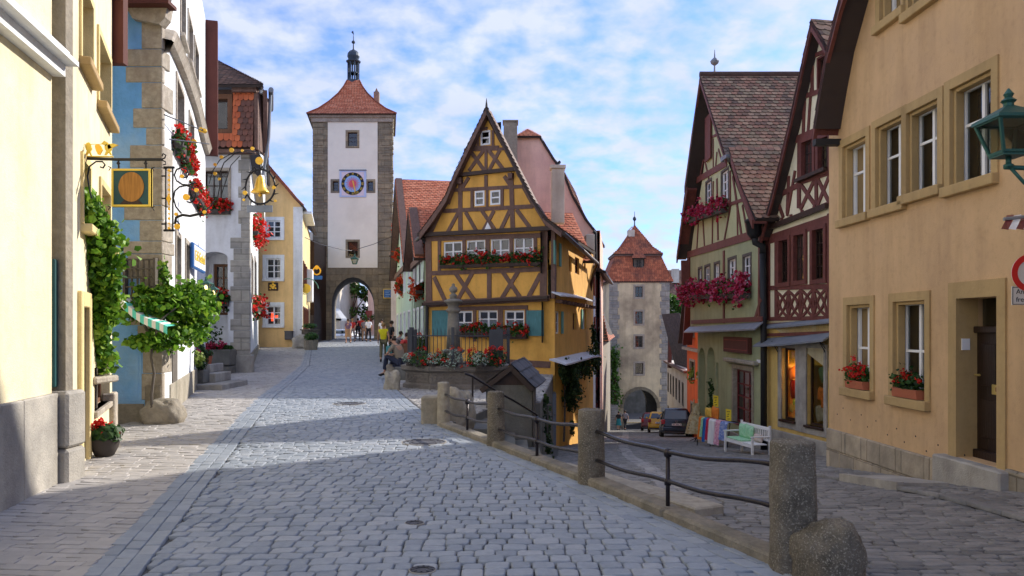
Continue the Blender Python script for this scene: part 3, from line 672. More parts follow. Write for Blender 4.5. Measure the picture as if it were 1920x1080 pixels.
rock('tall hollowed rock between the railing and the stone hut', (-.93, 14.05, .08), (.26, .24, .42), 'palestone', 15, .14, .62)
# stair with handrail in front of the hut
t = thing('stone_steps', 'stone steps going down beside the hut to the lower street', 'steps', (-.3, 14.9, -.5))
for i in range(7):
    mb = MB(); x = -.72+i*.24; mb.box(x, x+.3, 14.0-i*.02, 15.75, -1.4, -.02-.145*(i+1), .01); mb.build('step', 'darkstone', t)
t = thing('handrail', 'bent dark iron handrail leading down the steps by the hut', 'handrail', (-.75, 14.5, 0))
mb = MB(); mb.tube([P(872, 700, 14.4), P(886, 706, 14.5), P(935, 736, 14.9), P(968, 754, 15.2), P(1007, 778, 15.5)], .02, 8); mb.build('rail', 'railiron', t, smooth=True)
for a, b in ((886, 783), (1006, 850)):
    mb = MB(); D = 14.5 if a < 900 else 15.5; mb.tube([P(a, 706 if a < 900 else 778, D), P(a, b, D)], .018, 8); mb.build('upright', 'railiron', t)
# ================================================================ STONE HUT over the cellar steps
t = thing('stone_hut', 'low rough stone hut with a black shingled gable roof below the plaza', 'hut', (.1, 16, -1.2))
F = Fc(-.52, 16, .40, 15.95); mb = MB(F.M); mb.box(0, F.L, -1.6, 0, -1.5, hz(722, 16)); mb.build('wall', 'darkstone', t)
g0 = F.uz(905, 727); g1 = F.uz(955, 688); g2 = F.uz(999, 726)
mb = MB(F.M); mb.prism([(g0[0]+.08, g0[1]), (g1[0]+.04, g1[1]-.03), (g2[0]-.03, g2[1])], -.05, -.01); mb.build('gable_board', 'darkwood', t)
dv = -1.7
q = [F.pt(g2[0]+.04, .12, g2[1]-.02), F.pt(g2[0]+.24, dv, g2[1]+.02), F.pt(g1[0]+.24, dv, g1[1]+.12), F.pt(g1[0]+.04, .12, g1[1]+.05)]
q2 = [F.pt(g0[0]+.16, dv, g0[1]), F.pt(g0[0]-.06, .12, g0[1]-.02), F.pt(g1[0]+.04, .12, g1[1]+.05), F.pt(g1[0]+.24, dv, g1[1]+.12)]
roofpart('roof', 'shingle', t, [q, q2], tw=.16, rowh=.17, rnd=False, seed=3)
mb = MB(F.M)
for i in range(5): mb.box(F.L+.01, F.L+.04, -1.55+i*.31, -1.26+i*.31, -1.4, g2[1]-.05, .005)
mb.build('side_boards', 'oldwood', t)
# ================================================================ WELL with column, fence, flowers
wc = (-1.55, 22.2)
t = thing('fountain', 'octagonal stone draw well basin with carved panels and a central column', 'fountain', (wc[0], wc[1], 0))
ph = math.pi/8
mb = MB(); mb.lathe([(1.52, -.1), (1.52, .1), (1.44, .14), (1.44, .42), (1.56, .48), (1.58, .60), (1.50, .62), (1.30, .62), (1.28, .45), (.01, .45)], wc[0], wc[1], 0, 8, ph=ph); mb.build('basin', 'reliefstone', t)
mb = MB()
for k in range(8):
    a0 = ph+k*math.pi/4; a1 = a0+math.pi/4; am = (a0+a1)/2
    for s_ in (.5,):
        c = Vector((wc[0]+math.cos(am)*1.45*math.cos(math.pi/8), wc[1]+math.sin(am)*1.45*math.cos(math.pi/8), .28)); e = Vector((-math.sin(am), math.cos(am), 0)); n_ = Vector((math.cos(am), math.sin(am), 0))
        mb.M = Matrix(((e.x, n_.x, 0, c.x), (e.y, n_.y, 0, c.y), (0, 0, 1, c.z), (0, 0, 0, 1)))
        mb.box(-.44, .44, -.0, .012, -.105, -.09); mb.box(-.44, .44, 0, .012, .09, .105); mb.box(-.44, -.425, 0, .012, -.09, .09); mb.box(.425, .44, 0, .012, -.09, .09)
        rg = random.Random(k)
        for i in range(7):
            x = -.36+i*.12; mb.box(x-.02, x+.02, 0, .01, -.06+rg.uniform(0, .03), .05, .004); mb.disc((x+.05, rg.uniform(-.03, .03)), .02, 0, .012, 8)
mb.build('carved_panels', 'reliefstone', t)
cxp = P(850, 600, 22.2)
mb = MB(); mb.lathe([(.30, .45), (.30, .72), (.26, .76), (.26, .9), (.32, .93), (.34, .99), (.22, 1.02)], cxp.x, 22.2, 0, 8, ph=ph)
mb.lathe([(.20, 1.02), (.175, 1.5), (.15, 2.0), (.145, 2.02), (.20, 2.06), (.2, 2.12), (.15, 2.15), (.15, 2.23), (.21, 2.29), (.27, 2.33), (.24, 2.37), (.14, 2.41)], cxp.x, 22.2, 0, 16)
mb.lathe([(.11, 2.40), (.09, 2.46), (.12, 2.5), (.07, 2.54), (.05, 2.57), (.10, 2.61), (.12, 2.66), (.10, 2.72), (.05, 2.76), (.035, 2.79), (.05, 2.81), (.01, 2.84)], cxp.x, 22.2, 0, 14)
mb.build('column', 'columnstone', t, smooth=True)
# fence of bars round the basin
t = thing('iron_fence', 'dark grey iron bar fence with solid corner panels around the well', 'fence', (wc[0], wc[1], .6))
fz0, fz1 = .60, 1.52
pl = [(-2.85, 22.9), (-2.70, 21.35), (-1.55, 20.95), (-.36, 21.1), (-.1, 22.3)]
mbb = None
for i, ((xa, ya), (xb, yb)) in enumerate(zip(pl, pl[1:])):
    f = Fc(xa, ya, xb, yb); mb = MB(f.M); nb = int(f.L/.105)
    for k in range(1, nb): u = f.L*k/nb; mb.tube([(u, 0, fz0), (u, 0, fz1), (u, 0, fz1+.08)], [.009, .009, .001], 6)
    mb.box(0, f.L, -.012, .012, fz1-.14, fz1-.11); mb.box(0, f.L, -.012, .012, fz0+.06, fz0+.09); mb.build('bar_panel', 'fenceiron', t)
for x, y in pl:
    mb = MB(); mb.box(x-.04, x+.04, y-.04, y+.04, fz0-.02, fz1+.1, .006); mb.build('fence_post', 'fenceiron', t)
for (px0, px1, D) in ((764, 782, 21.6), (917, 943, 21.0)):
    a = P(px0, 620, D); b = P(px1, 620, D); mb = MB(); mb.box(a.x, b.x, D-.02, D+.02, .72, 1.56, .004); mb.build('solid_panel', 'fenceiron', t)
fb = 0
for (px, D, lf, bl, rr_, lbl) in ((790, 20.95, 'leaf_geranium', 'bloom_red', .27, 'red geranium clump at the left corner of the well fence'), (812, 20.8, 'leaf_silver', 'leaf_silver', .20, 'small silver leaved clump under the left red geraniums'), (846, 20.7, 'leaf_silver', 'bloom_scarlet', .34, 'largest silver leaved mound in front of the well column'),
                       (893, 20.8, 'leaf_geranium', 'bloom_red', .25, 'red geranium clump between the two silver mounds'), (900, 20.65, 'leaf_silver', 'leaf_silver', .23, 'round silver white mound right of the fence post'), (930, 20.9, 'leaf_dark', 'bloom_red', .27, 'dark green leafy clump at the right end of the well'), (768, 21.2, 'leaf_silver', 'leaf_silver', .18, 'pale trailing plant at the left end of the well'), (825, 20.9, 'leaf_geranium', 'bloom_red', .2, 'red geranium clump left of the well column'), (918, 20.95, 'leaf_geranium', 'bloom_red', .2, 'red flowered geranium clump beside the dark leafy one')):
    p = P(px, 676, D); fb += 1; rr_ *= 1.17
    t = thing('flowering_plant', lbl, 'plant', (p.x, D, .6), 'flowers on the rim of the well')
    mb = MB(); mb.lathe([(rr_*.4, .60), (rr_*.5, .70), (rr_*.45, .7)], p.x, D, 0, 10); mb.build('pot', 'darkpot', t)
    leafcloud('foliage', lf, t, ellpts((p.x, D, .80), (rr_, rr_*.8, rr_*.78), 300, fb), .055 if lf != 'leaf_silver' else .035, seed=fb)
    if bl != 'leaf_silver': leafcloud('blossoms', bl, t, blooms(ellpts((p.x, D-.05, .86), (rr_*1.05, rr_*.8, rr_*.8), 16 if lf != 'leaf_silver' else 5, fb+50, .9), 10, .028, fb), .045, seed=fb)
# ================================================================ BUILDINGS, LEFT ROW
def body(name, m, t, pts, z0, z1):
    """closed block from plan points (back and side walls behind a facade)"""
    mb = MB(); mb.prismz(pts, z0, z1); return mb.build(name, m, t)
def shell(name, m, t, F, pts, z0, z1):
    """side and back walls that follow plan points, open at the facade (first and last point = facade ends)"""
    mb = MB(); n = len(pts); V = [(x, y, z0) for x, y in pts]+[(x, y, z1) for x, y in pts]
    mb.add(V, [[i, i+1, n+i+1, n+i] for i in range(n-1)]+[list(range(n, 2*n))]); return mb.build(name, m, t)
# ---- H1 cream house, nearest left
H1 = Fc(-4.74+.187*8.24+0.0, 0, -4.74, 8.24)
H1 = Fc(-3.2, 0.0, -4.741, 8.24)
t = thing('cream_house', 'plain cream plastered house at the far left, with grey plinth and thick ledge', 'house', (-4, 3, 0))
mb = MB(H1.M); mb.wall([(0, .9), (H1.L, .9), (H1.L, 11), (0, 11)]); mb.build('wall', 'cream', t)
shell('back_wall', 'cream', t, H1, [(-3.2, 0.0), (-12, -2), (-13, 8.2), (-4.741, 8.24)], -.3, 11)
mb = MB(H1.M); u = 0; rg = random.Random(4)
while u < H1.L: w = rg.uniform(.7, 1.0); mb.box(u, min(u+w-.008, H1.L+.01), -.2, .06+rg.uniform(0, .006), -.3, .93, .012); u += w
mb.build('plinth', 'concrete', t)
z = 4.32; mb = MB(H1.M); mb.prism([(0, z), (0, z+.05), (H1.L+.06, z+.05), (H1.L+.06, z)], 0, .24); mb.prism([(0, z-.12), (0, z), (H1.L+.03, z), (H1.L+.03, z-.12)], 0, .12); mb.prism([(0, z+.05), (0, z+.14), (H1.L+.04, z+.14), (H1.L+.04, z+.05)], 0, .16)
mb.build('cornice', 'white', t)
# ---- H2 yellow house with corner pier
H2 = Fc(-4.74, 8.56, -6.15, 12.3)
t = thing('yellow_house', 'butter yellow house behind the tall grapevine, with a grey stone corner pier', 'house', (-5.5, 10.5, 0))
def PX(px, D): return (px-960)/1500*D
mb = MB(); mb.box(-5.6, PX(126, 8.45), 8.42, 8.56, .9, 9.5); rg = random.Random(5); z = .95
mb.build('pier', 'stone', t)
mb = MB(); z = -.2
for hh in (.55, .6): mb.box(-5.7, PX(127, 8.3)+rg.uniform(0, .02), 8.27, 8.64, z, z+hh-.01, .03); z += hh
mb.build('pier_base', 'concrete', t)
mb = MB(); mb.box(PX(97, 8.38)-.05, PX(107, 8.38), 8.33, 8.40, .98, 2.32, .01); mb.build('shutter', 'darkgreen', t)
W2 = []
def r2(xl, yt, yb, xr): return H2.rect(xl, yt, yb, xr)
W2 = [r2(150, -40, 108, 171), r2(183, 62, 190, 205), r2(153, 300, 420, 166), r2(187, 345, 450, 204), r2(149, 575, 835, 161), r2(177, 690, 772, 206)]
top = 8.0
for i, r in enumerate(W2):
    if i < 4: window(t, H2, r, dep=.2, cols=2, rows=2, surround='cream2', sw=.09, sill='ochre' if i < 2 else 'cream2', sillp=.13, sh=.10)
window(t, H2, W2[5], dep=.12, cols=3, rows=1, fm='brownpaint', fw=.06, sill='quoin', sillp=.05)
u0, u1, z0, z1 = W2[4]; z0 = .02
mb = MB(H2.M); mb.box(u0, u1, -.3, -.24, 0, z1); d = mb.build('door', 'darkwood', t)
mb = MB(H2.M); mb.box(u0-.16, u0, -.25, .05, 0, z1+.18, .01); mb.box(u1, u1+.16, -.25, .05, 0, z1+.18, .01); mb.box(u0, u1, -.25, .05, z1, z1+.18, .01); mb.build('door_frame', 'cream2', d)
mb = MB(H2.M); mb.wall([(0, -.3), (H2.L, -.3), (H2.L, top), (0, top)], [W2[0][:3]+(min(W2[0][3], top-.1),)]+W2[1:4]+[(u0, u1, .02, z1)]+W2[5:], depth=.3); mb.build('wall', 'cream', t)
shell('back_wall', 'cream', t, H2, [(-4.74, 8.56), (-13, 8.5), (-14, 12.4), (-6.15, 12.3)], -.3, top)
mb = MB(H2.M); mb.box(H2.L-.35, H2.L+.04, -.1, .08, -.2, .62, .02); mb.build('corner_stone', 'quoin', t)
e0 = H2.L-1.0
mb = MB(H2.M); mb.prism([(.3, top-.2), (H2.L+.1, top-.9), (H2.L+.1, top-1.2), (.3, top-.5)], .0, .16); mb.build('bargeboard', 'cream2', t)
a = P(192, 118, 12.35); b = P(231, 118, 12.35); mb = MB(); mb.box(a.x, b.x, 12.35, 12.5, a.z, a.z+4); mb.build('jetty_beam', 'brownboard', t)
# ---- H3 blue house
t = thing('blue_house', 'light blue and white house with irregular corner stones and a curved stone ledge', 'house', (-7, 16, 0))
HF = Fc(-6.95, 13.7, -6.0, 13.7); HS = Fc(-6.0, 13.7, -9.35, 24.4)
zt = HF.uz(270, 14)[1]
mb = MB(HF.M); dr = (HF.uz(217, 655)[0], HF.uz(266, 655)[0], HF.uz(240, 752)[1], HF.uz(240, 655)[1])
mb.wall([(-.3, -.2), (HF.L, -.2), (HF.L, zt), (-.3, zt)]); mb.build('front_wall', 'bluewall', t)
mb = MB(HF.M); mb.box(dr[0], dr[1], -.02, .012, dr[2], dr[3]); mb.box(dr[0]+.05, dr[1]-.05, .012, .02, dr[2]+.06, dr[3]-.05); mb.build('blue_panel', 'bluewall', t)
mb = MB(HF.M); mb.box(-.05+HF.uz(228, 700)[0], HF.uz(271, 700)[0], 0, .05, -.1, HF.uz(240, 757)[1], .01); mb.box(HF.uz(273, 700)[0], HF.L+.01, 0, .045, -.1, .62, .02); mb.build('plinth', 'stone', t)
# corner stones: left edges read off the picture, course by course
q = [(40, 92, 266), (92, 125, 232), (125, 155, 236), (155, 203, 266), (203, 240, 250), (240, 272, 274), (272, 315, 244), (315, 385, 268), (385, 413, 233), (413, 452, 262), (452, 476, 232), (476, 520, 240), (520, 560, 262), (560, 610, 244), (610, 650, 258), (650, 700, 268), (700, 750, 266)]
mb = MB(HF.M); rg = random.Random(2)
for y0, y1, x in q:
    zb = HF.uz(300, y1)[1]; za = HF.uz(300, y0)[1]; u = HF.uz(x, 300)[0]
    mb.box(u, HF.L+.015, -.1, .012+rg.uniform(0, .008), zb+.004, za-.004, .012)
    if (y0//10) % 2: mb.box(HF.L-.05, HF.L+.016, -.2-rg.uniform(.1, .3), 0, zb+.005, za-.005, .01)
mb.build('corner_stones', 'quoin', t)
mb = MB(HF.M); z0 = HF.uz(300, 40)[1]; mb.prism([(HF.uz(242, 20)[0], z0+.22), (HF.uz(255, 20)[0], z0), (HF.L+.02, z0-.1), (HF.L+.12, z0+.02), (HF.L+.16, z0+.24)], -.1, .14); mb.build('corbel', 'quoin', t)
side = [HS.rect(330, 145, 250, 343), HS.rect(354, 215, 275, 362), HS.rect(338, -60, 62, 346), HS.rect(352, 25, 112, 360), HS.rect(364, 75, 150, 371), HS.rect(347, 455, 570, 353), HS.rect(329, 440, 560, 337)]
side = [(a, b, c, min(d, 10.6)) for a, b, c, d in side]
for i, r in enumerate(side): window(t, HS, r, dep=.12, cols=2, rows=2, fm='whitepaint', surround='quoin', sw=.10, sill='quoin', fw=.06)
mb = MB(HS.M); mb.wall([(0, -.2), (HS.L, -.2), (HS.L, 11), (0, 11)], side, depth=.2); mb.build('side_wall', 'white', t)
mb = MB(HS.M); mb.box(1.2, HS.L, 0, .03, -.1, .55, .01); mb.build('side_plinth', 'palestone', t)
ud = HS.uz(322, 700)[0]; mb = MB(HS.M); mb.box(ud, ud+.9, -.02, .02, .02, 2.1); mb.build('side_door', 'oldwood', t)
zc = 7.15
mb = MB(HS.M); sp_ = [HS.uz(x, y, .2) for x, y in ((306, 22), (325, 52), (345, 98), (362, 145), (378, 198), (392, 262))]; sp_[0] = (0, sp_[0][1]); n = 20
for i in range(n):
    u0 = HS.L*i/n; u1 = HS.L*(i+1)/n; f = lambda u: interp(u, sp_)
    mb.add([(u, w, f(u)+h) for u in (u0, u1) for w, h in ((0, -.12), (.12, -.1), (.18, .05), (.20, .08), (.16, .12), (0, .14))], [[k, k+1, k+7, k+6] for k in range(5)])
mb.build('string_course', 'quoin', t)
shell('back_wall', 'white', t, HF, [(-7.25, 13.7), (-14, 13.9), (-16, 24.4), (-9.35, 24.4)], -.3, 11)
mb = MB(HS.M); mb.box(HS.L-.02, HS.L+.25, 0, .35, 6.9, 11); mb.build('corner_board', 'brownboard', t)
zr = HF.uz(270, 12)[1]
roofpart('roof', 'tile_red', t, [(HF.pt(-1, .3, zr), HF.pt(HF.L+.25, .3, zr), HF.pt(HF.L+.2, -.1, zr+.7), HF.pt(-1, -.1, zr+.7))], rowh=.12)
mb = MB(HF.M); mb.box(-1, HF.L+.26, .0, .34, zr-.08, zr-.02); mb.build('eave_board', 'brownboard', t)
a = P(232, 40, 13.4); mb = MB(); mb.tube([a, P(232, 82, 13.4), P(222, 92, 13.4)], .045, 8); mb.build('downpipe', 'greymetal', t)
# ---- H4 white house with arched niche
t = thing('arched_niche_house', 'white house with shade greyed front, stone corner pier, arched niche and tile hung top storey', 'house', (-11, 30, 0))
K = Fc(-13.5, 28, -9.2, 28); KS = Fc(-9.2, 28, -14.9, 47)
def arch(F, xl, xr, yt, ysp, yb, n=12, fl=None, w=0):
    a = F.uz(xl, ysp, w); b = F.uz(xr, ysp, w); tz = F.uz((xl+xr)/2, yt, w)[1]; bz = F.uz(xl, yb, w)[1] if fl is None else fl; z = (a[1]+b[1])/2
    c = (a[0]+b[0])/2; rx = (b[0]-a[0])/2; rz = tz-z
    return [(a[0], bz), (b[0], bz)]+[(c+rx*math.cos(math.pi*i/n), z+rz*math.sin(math.pi*i/n)) for i in range(n+1)]
zT = K.uz(430, 281)[1]
nic = arch(K, 378, 427, 472, 484, 642); wn4 = K.rect(386, 320, 395, 415+0)
wn4 = (K.uz(381, 350)[0], K.uz(428, 350)[0], K.uz(400, 398)[1], K.uz(400, 320)[1])
mb = MB(K.M); mb.wall([(0, -.3), (K.L, -.3), (K.L, zT), (0, zT)], [nic, wn4], depth=.7); mb.build('wall', 'greywhite', t)  # greyer than the side wall: shade on the front put into its colour
window(t, K, wn4, dep=.15, cols=3, rows=3, fm='darkwood', fw=.06, surround='quoin', sw=.1, curtain=.9)
u0, u1 = K.uz(376, 500)[0], K.uz(427, 500)[0]; zb = K.uz(400, 642)[1]
mb = MB(K.M); nh = (K.uz(386, 500)[0]+.0, K.uz(422, 500)[0], K.uz(400, 590)[1], K.uz(400, 492)[1])
mb.wall([(u0-.5, zb-.3), (u1+.2, zb-.3), (u1+.2, K.uz(400, 465)[1]), (u0-.5, K.uz(400, 465)[1])], [nh], w=-.7, depth=.1); mb.build('niche_wall', 'greywhite', t)
Kn = Fc(-13.5, 28.7, -9.2, 28.7); window(t, Kn, nh, dep=.08, cols=2, rows=4, fm='brownpaint', fw=.09, bar=.03)
mb = MB(K.M); z = K.uz(450, 665)[1]; rg = random.Random(8); k = 0
while z < zT:
    h = rg.uniform(.38, .62); L_ = K.uz(438 if k % 2 else 432, 500)[0] if z < K.uz(0+430, 455)[1] else K.uz(452 if k % 2 else 447, 500)[0]
    mb.box(L_, K.L+.02, -.1, .014+rg.uniform(0, .006), z+.004, min(z+h, zT)-.004, .01); z += h; k += 1
mb.build('corner_stones', 'ashlar_grey', t)
mb = MB(K.M); a = K.uz(437, 697); mb.box(K.uz(428, 690)[0], K.L+.09, -.3, .10, -.1, K.uz(450, 665)[1], .02); mb.build('pier_base', 'concrete', t)
sw4 = [KS.rect(471, 480, 560, 474), KS.rect(477, 485, 560, 480)]
mb = MB(KS.M); mb.wall([(0, -.3), (KS.L, -.3), (KS.L, zT), (0, zT)], sw4, depth=.15); mb.build('side_wall', 'white', t)
for r in sw4: window(t, KS, r, surround='quoin', sw=.12, fw=.07)
mb = MB(KS.M); mb.box(.02, KS.L, 0, .05, -.2, K.uz(450, 665)[1], .01); mb.build('side_plinth', 'stone', t)
shell('back_wall', 'greywhite', t, K, [(-13.5, 28), (-18, 28), (-22, 47), (-14.9, 47)], -.3, zT)
# upper storey
KU = Fc(-13.5, 27.85, -8.93, 27.85); zU2 = KU.uz(430, 168)[1]
uw = (KU.uz(388, 250)[0], KU.uz(428, 250)[0], KU.uz(400, 243)[1], KU.uz(400, 186)[1])
mb = MB(KU.M); mb.wall([(0, zT-.15), (KU.L, zT-.15), (KU.L, zU2), (0, zU2)], [uw], depth=.2); up = mb.build('upper_wall', 'tile_brown', t)
window(t, KU, uw, dep=.1, cols=1, rows=1, fm='darkwood', fw=.07, surround='brownpaint', sw=.16, sp=.07)
def cf(tt, xx, rg): return rg.uniform(.5, 1) if (xx < .93 and tt > .75) or xx < .80 or (tt < .25 and xx < .86) else rg.uniform(0, .35)
mat('tile_fish', (.6, .2, .1), varcols=[(.13, .065, .05), (.22, .09, .06), (.52, .12, .045), (.66, .17, .06)], nz=.1, scale=4, rough=.75)
tb = MB(); e = .06
tiles(tb, KU.pt(uw[1]+.2, e+.14, zT), KU.pt(KU.L-.02, e+.14, zT), KU.pt(KU.L-.02, e, zU2), KU.pt(uw[1]+.2, e, zU2), tw=.20, rowh=.19, lift=.03, colf=lambda tt, xx, rg: rg.uniform(.6, 1) if xx < .33 or tt > .72 or (tt < .2 and xx < .5) else rg.uniform(0, .35))
tiles(tb, KU.pt(0, e+.14, zT), KU.pt(uw[1]+.2, e+.14, zT), KU.pt(uw[1]+.2, e+.08, uw[2]-.2), KU.pt(0, e+.08, uw[2]-.2), tw=.20, rowh=.19, lift=.03, colf=lambda tt, xx, rg: rg.uniform(.6, 1) if tt > .4 else rg.uniform(0, .6))
tb.build('hung_tiles', 'tile_fish', t, recalc=False, uv=False)
mb = MB(KU.M); mb.box(0, KU.L+.03, -.2, .2, zT-.17, zT-.05); mb.box(KU.L-.02, KU.L+.12, -1.2, .12, zT-.05, zU2, .01); mb.box(uw[1]+.2, KU.L+.1, .0, .24, zU2-.14, zU2+.1); mb.build('eave_beam', 'timber', t)
KUS = Fc(-8.8, 27.9, -14.5, 47); mb = MB(KUS.M); mb.wall([(0, zT-.2), (KUS.L, zT-.2), (KUS.L, zU2), (0, zU2)]); mb.box(0, KUS.L, 0, .10, zU2-.1, zU2+.05); mb.build('upper_side_wall', 'white', t)
mb = MB(KUS.M); mb.box(-.15, KUS.L, .10, .32, zU2-2.1, zU2+.05, .02); 
mb = MB(); g0 = KUS.pt(-.1, .38, zU2+.02); g1 = KUS.pt(2.5, .38, zU2+.0); mb.tube([g0, g1], .09, 8); mb.tube([KUS.pt(.3, .36, zU2), KUS.pt(.45, .3, zU2-1.5), KUS.pt(.5, .2, zT-.2), KUS.pt(.5, .1, zT-.8)], .06, 8); mb.build('gutter', 'lead', t)
mb = MB(KUS.M); mb.prism([(-.05, zU2), (.9, zU2), (1.1, zT+.3), (.5, zT)], .11, .25); mb.build('side_board', 'timber', t)
a = P(388, 104, 33); hip = Vector((-12.6, 32.5, 1.6+(615-108)/1500*32.5)); ez = zU2+.06
roofpart('roof', 'tile_brown', t, [(Vector((-18, 27.45, ez)), Vector((-8.55, 27.45, ez)), Vector((-12.4, 32.0, hip.z)), Vector((-18, 32.0, hip.z+.4))),
                                   (Vector((-8.55, 27.45, ez)), Vector((-14.2, 47, ez)), Vector((-17, 47, hip.z)), Vector((-12.4, 32.0, hip.z)))], tw=.2, rowh=.17, seed=9)
# ---- H5 orange house
t = thing('orange_gabled_house', 'orange yellow gabled house with three white framed windows one above the other', 'house', (-14, 50, .4))
O5 = Fc(-18.5, 48, -12.58, 48); O5S = Fc(-12.58, 48, -15.4, 61)
pts = [(470, 640), (567, 657), (567, 388), (553, 374), (535, 352), (515, 330), (500, 312), (480, 285), (455, 262)]
ol = [O5.uz(*p) for p in pts]; ol[0] = (ol[0][0], ol[1][1]-.2); ol[1] = (ol[1][0], ol[1][1]-.2); ol.append((ol[0][0], ol[-1][1]))
W5 = [O5.rect(500, 413, 446, 527), O5.rect(499, 484, 523, 527), O5.rect(499, 573, 610, 527)]
for i, r in enumerate(W5): window(t, O5, r, dep=.1, cols=2, rows=3, fm='whitepaint', fw=.09, bar=.05, surround='white', sw=.2, sp=.04, sill='white', sillp=.16, sh=.14, label='window with a red sign glowing behind the panes' if i == 2 else None)
mb = MB(O5.M); mb.wall(ol, W5, depth=.3); mb.build('wall', 'ochre_plaster', t)
mb = MB(O5.M); a = O5.uz(550, 656); b = O5.uz(567, 388); mb.box(a[0], b[0]+.02, 0, .03, a[1]-.3, b[1]); mb.build('corner_strip', 'greywhite', t)
mb = MB(O5.M)
for p, q_ in zip(pts[2:-1], pts[3:]): a = O5.uz(p[0]+2, p[1]-2); b = O5.uz(q_[0]+2, q_[1]-2); mb.beam(a, b, .16, 0, .3)
mb.build('verge', 'tile_mixred', t)
mb = MB(O5S.M); zz5 = O5.uz(567, 392)[1]; ws = [(1+i*2.4, 1.9+i*2.4, zz, zz+1.4) for i in range(4) for zz in (1.4, 4.2)]
mb.wall([(0, 0), (O5S.L, 0), (O5S.L, zz5), (0, zz5)], ws, depth=.15); mb.build('side_wall', 'cream2', t)
for r in ws: window(t, O5S, r, fw=.08, surround='brownboard', sw=.12, sp=.05)
r0 = O5.pt(O5.L+.3, .3, zz5-.05); 
roofpart('roof', 'tile_mixred', t, [(r0, O5S.pt(O5S.L, .5, zz5-.05), O5S.pt(O5S.L, -4.8, zz5+5), O5.pt(ol[-3][0], .25, ol[-3][1]+.2))], tw=.25, rowh=.22)
mb = MB(O5S.M); mb.box(.2, 6, .0, .55, zz5-.25, zz5-.1); mb.build('eave_board', 'white', t); mb = MB(O5S.M); mb.box(6.5, 8.5, 0, .4, 3.4, 5.6, .04); mb.build('bay_window', 'white', t)
shell('back_wall', 'ochre_plaster', t, O5, [(-18.5, 48), (-20, 61), (-15.4, 61)], -.1, zz5)
# red sign glow inside lower window
r = W5[2]; mb = MB(O5.M); mb.box(r[0]+.25, r[1]-.25, -.22, -.2, r[2]+.45, r[2]+.6); mb.box(r[0]+.25, r[0]+.4, -.22, -.2, r[2]+.25, r[2]+.8)
mat('redglow', (1, .08, .02), nz=0, bump=0, emit=1.2); tag(mb.build('window_sign', 'redglow'), 'small glowing red sign inside the lowest window of the orange house', 'sign')
# relief plaque, bin
a = O5.uz(503, 530); b = O5.uz(522, 545); mb = MB(O5.M); mb.box(a[0], b[0], 0, .06, b[1], a[1], .02); t = thing('relief_plaque', 'small gilded relief plaque on the orange house below the middle window', 'plaque', O5.pt(a[0], 0, a[1])); mb.build('panel', 'darkwood', t)
mb = MB(O5.M); c = ((a[0]+b[0])/2, (a[1]+b[1])/2)
for dx, dz, rr_ in ((-.12, .05, .08), (.1, .07, .07), (0, -.05, .1), (0, .15, .06), (-.16, -.12, .05), (.16, -.1, .05)): mb.disc((c[0]+dx, c[1]+dz), rr_, .05, .1, 8)
mb.disc((c[0], a[1]+.1), .11, 0, .1, 8); mb.build('relief_figures', 'gold', t)
a = O5.uz(536, 621); b = O5.uz(550, 637); mb = MB(O5.M); mb.box(a[0], b[0], 0, .3, b[1], a[1], .03); mb.box(a[0]-.02, b[0]+.02, 0, .32, a[1]-.03, a[1]+.02, .01); tag(mb.build('litter_bin', 'plastic_grey'), 'dark litter bin fixed low on the orange house wall', 'bin')
# dark lean-to between house and tower
t = thing('lean_to', 'dark timber lean to squeezed between the orange house and the clock tower', 'building', (-16.2, 60, .5))
mb = MB(); a = P(570, 650, 62); b = P(589, 450, 62); mb.box(a.x, b.x, 62, 66, .4, b.z); mb.build('wall', 'darkwood', t); mb = MB(); mb.box(a.x+.3, a.x+.75, 61.95, 62.02, .5, 2.6); mb.build('door', 'oldwood', t)
# ================================================================ CLOCK TOWER
t = thing('clock_tower', 'tall square gate tower with blue clock, red bell shaped roof and dark lantern', 'tower', (-13.2, 66, .65))
T = Fc(PX(587, 66), 66, PX(735, 66), 66); zt = T.uz(660, 222)[1]
ar = arch(T, 622, 702, 520, 572, 638)
tw = [T.rect(652, 248, 274, 670), T.rect(624, 340, 358, 635), T.rect(689, 340, 358, 700), T.rect(652, 453, 480, 671)]
pan = (T.uz(615, 300)[0], T.uz(708, 300)[0], T.uz(650, 502)[1], T.uz(650, 229)[1])
mb = MB(T.M); mb.wall([(0, -.2), (T.L, -.2), (T.L, zt), (0, zt)], [ar, pan], depth=.0); mb.build('stone_wall', 'ashlar', t)
mb = MB(T.M); mb.wall([(pan[0], pan[2]), (pan[1], pan[2]), (pan[1], pan[3]), (pan[0], pan[3])], tw, w=.03, depth=.5); mb.box(pan[0]-.01, pan[0]+.0, 0, .03, pan[2], pan[3]); mb.build('plaster_wall', 'towerwhite', t)
for r in tw: window(t, T, r, dep=.2, cols=1, rows=3, fm='darkwood', fw=.06, surround='ashlar', sw=.17, sp=.05, pane='glass')
y0 = 66; y1 = 72.8; x0, x1 = PX(587, 66), PX(735, 66)
mb = MB(); SH = -1.2; V = [(x0, y0, -.2), (x0+SH, y1, -.2), (x0+SH, y1, zt), (x0, y0, zt)]; mb.add(V, [[0, 1, 2, 3]]); mb.add([(x+x1-x0, y, z) for x, y, z in V], [[0, 1, 2, 3]]); mb.build('side_walls', 'ashlar', t)
TB = Fc(x0+SH, y1, x1+SH, y1); arb = [(u, z) for u, z in ar]
mb = MB(TB.M); mb.wall([(0, -.2), (TB.L, -.2), (TB.L, zt), (0, zt)], [arb]); mb.build('back_wall', 'ashlar', t)
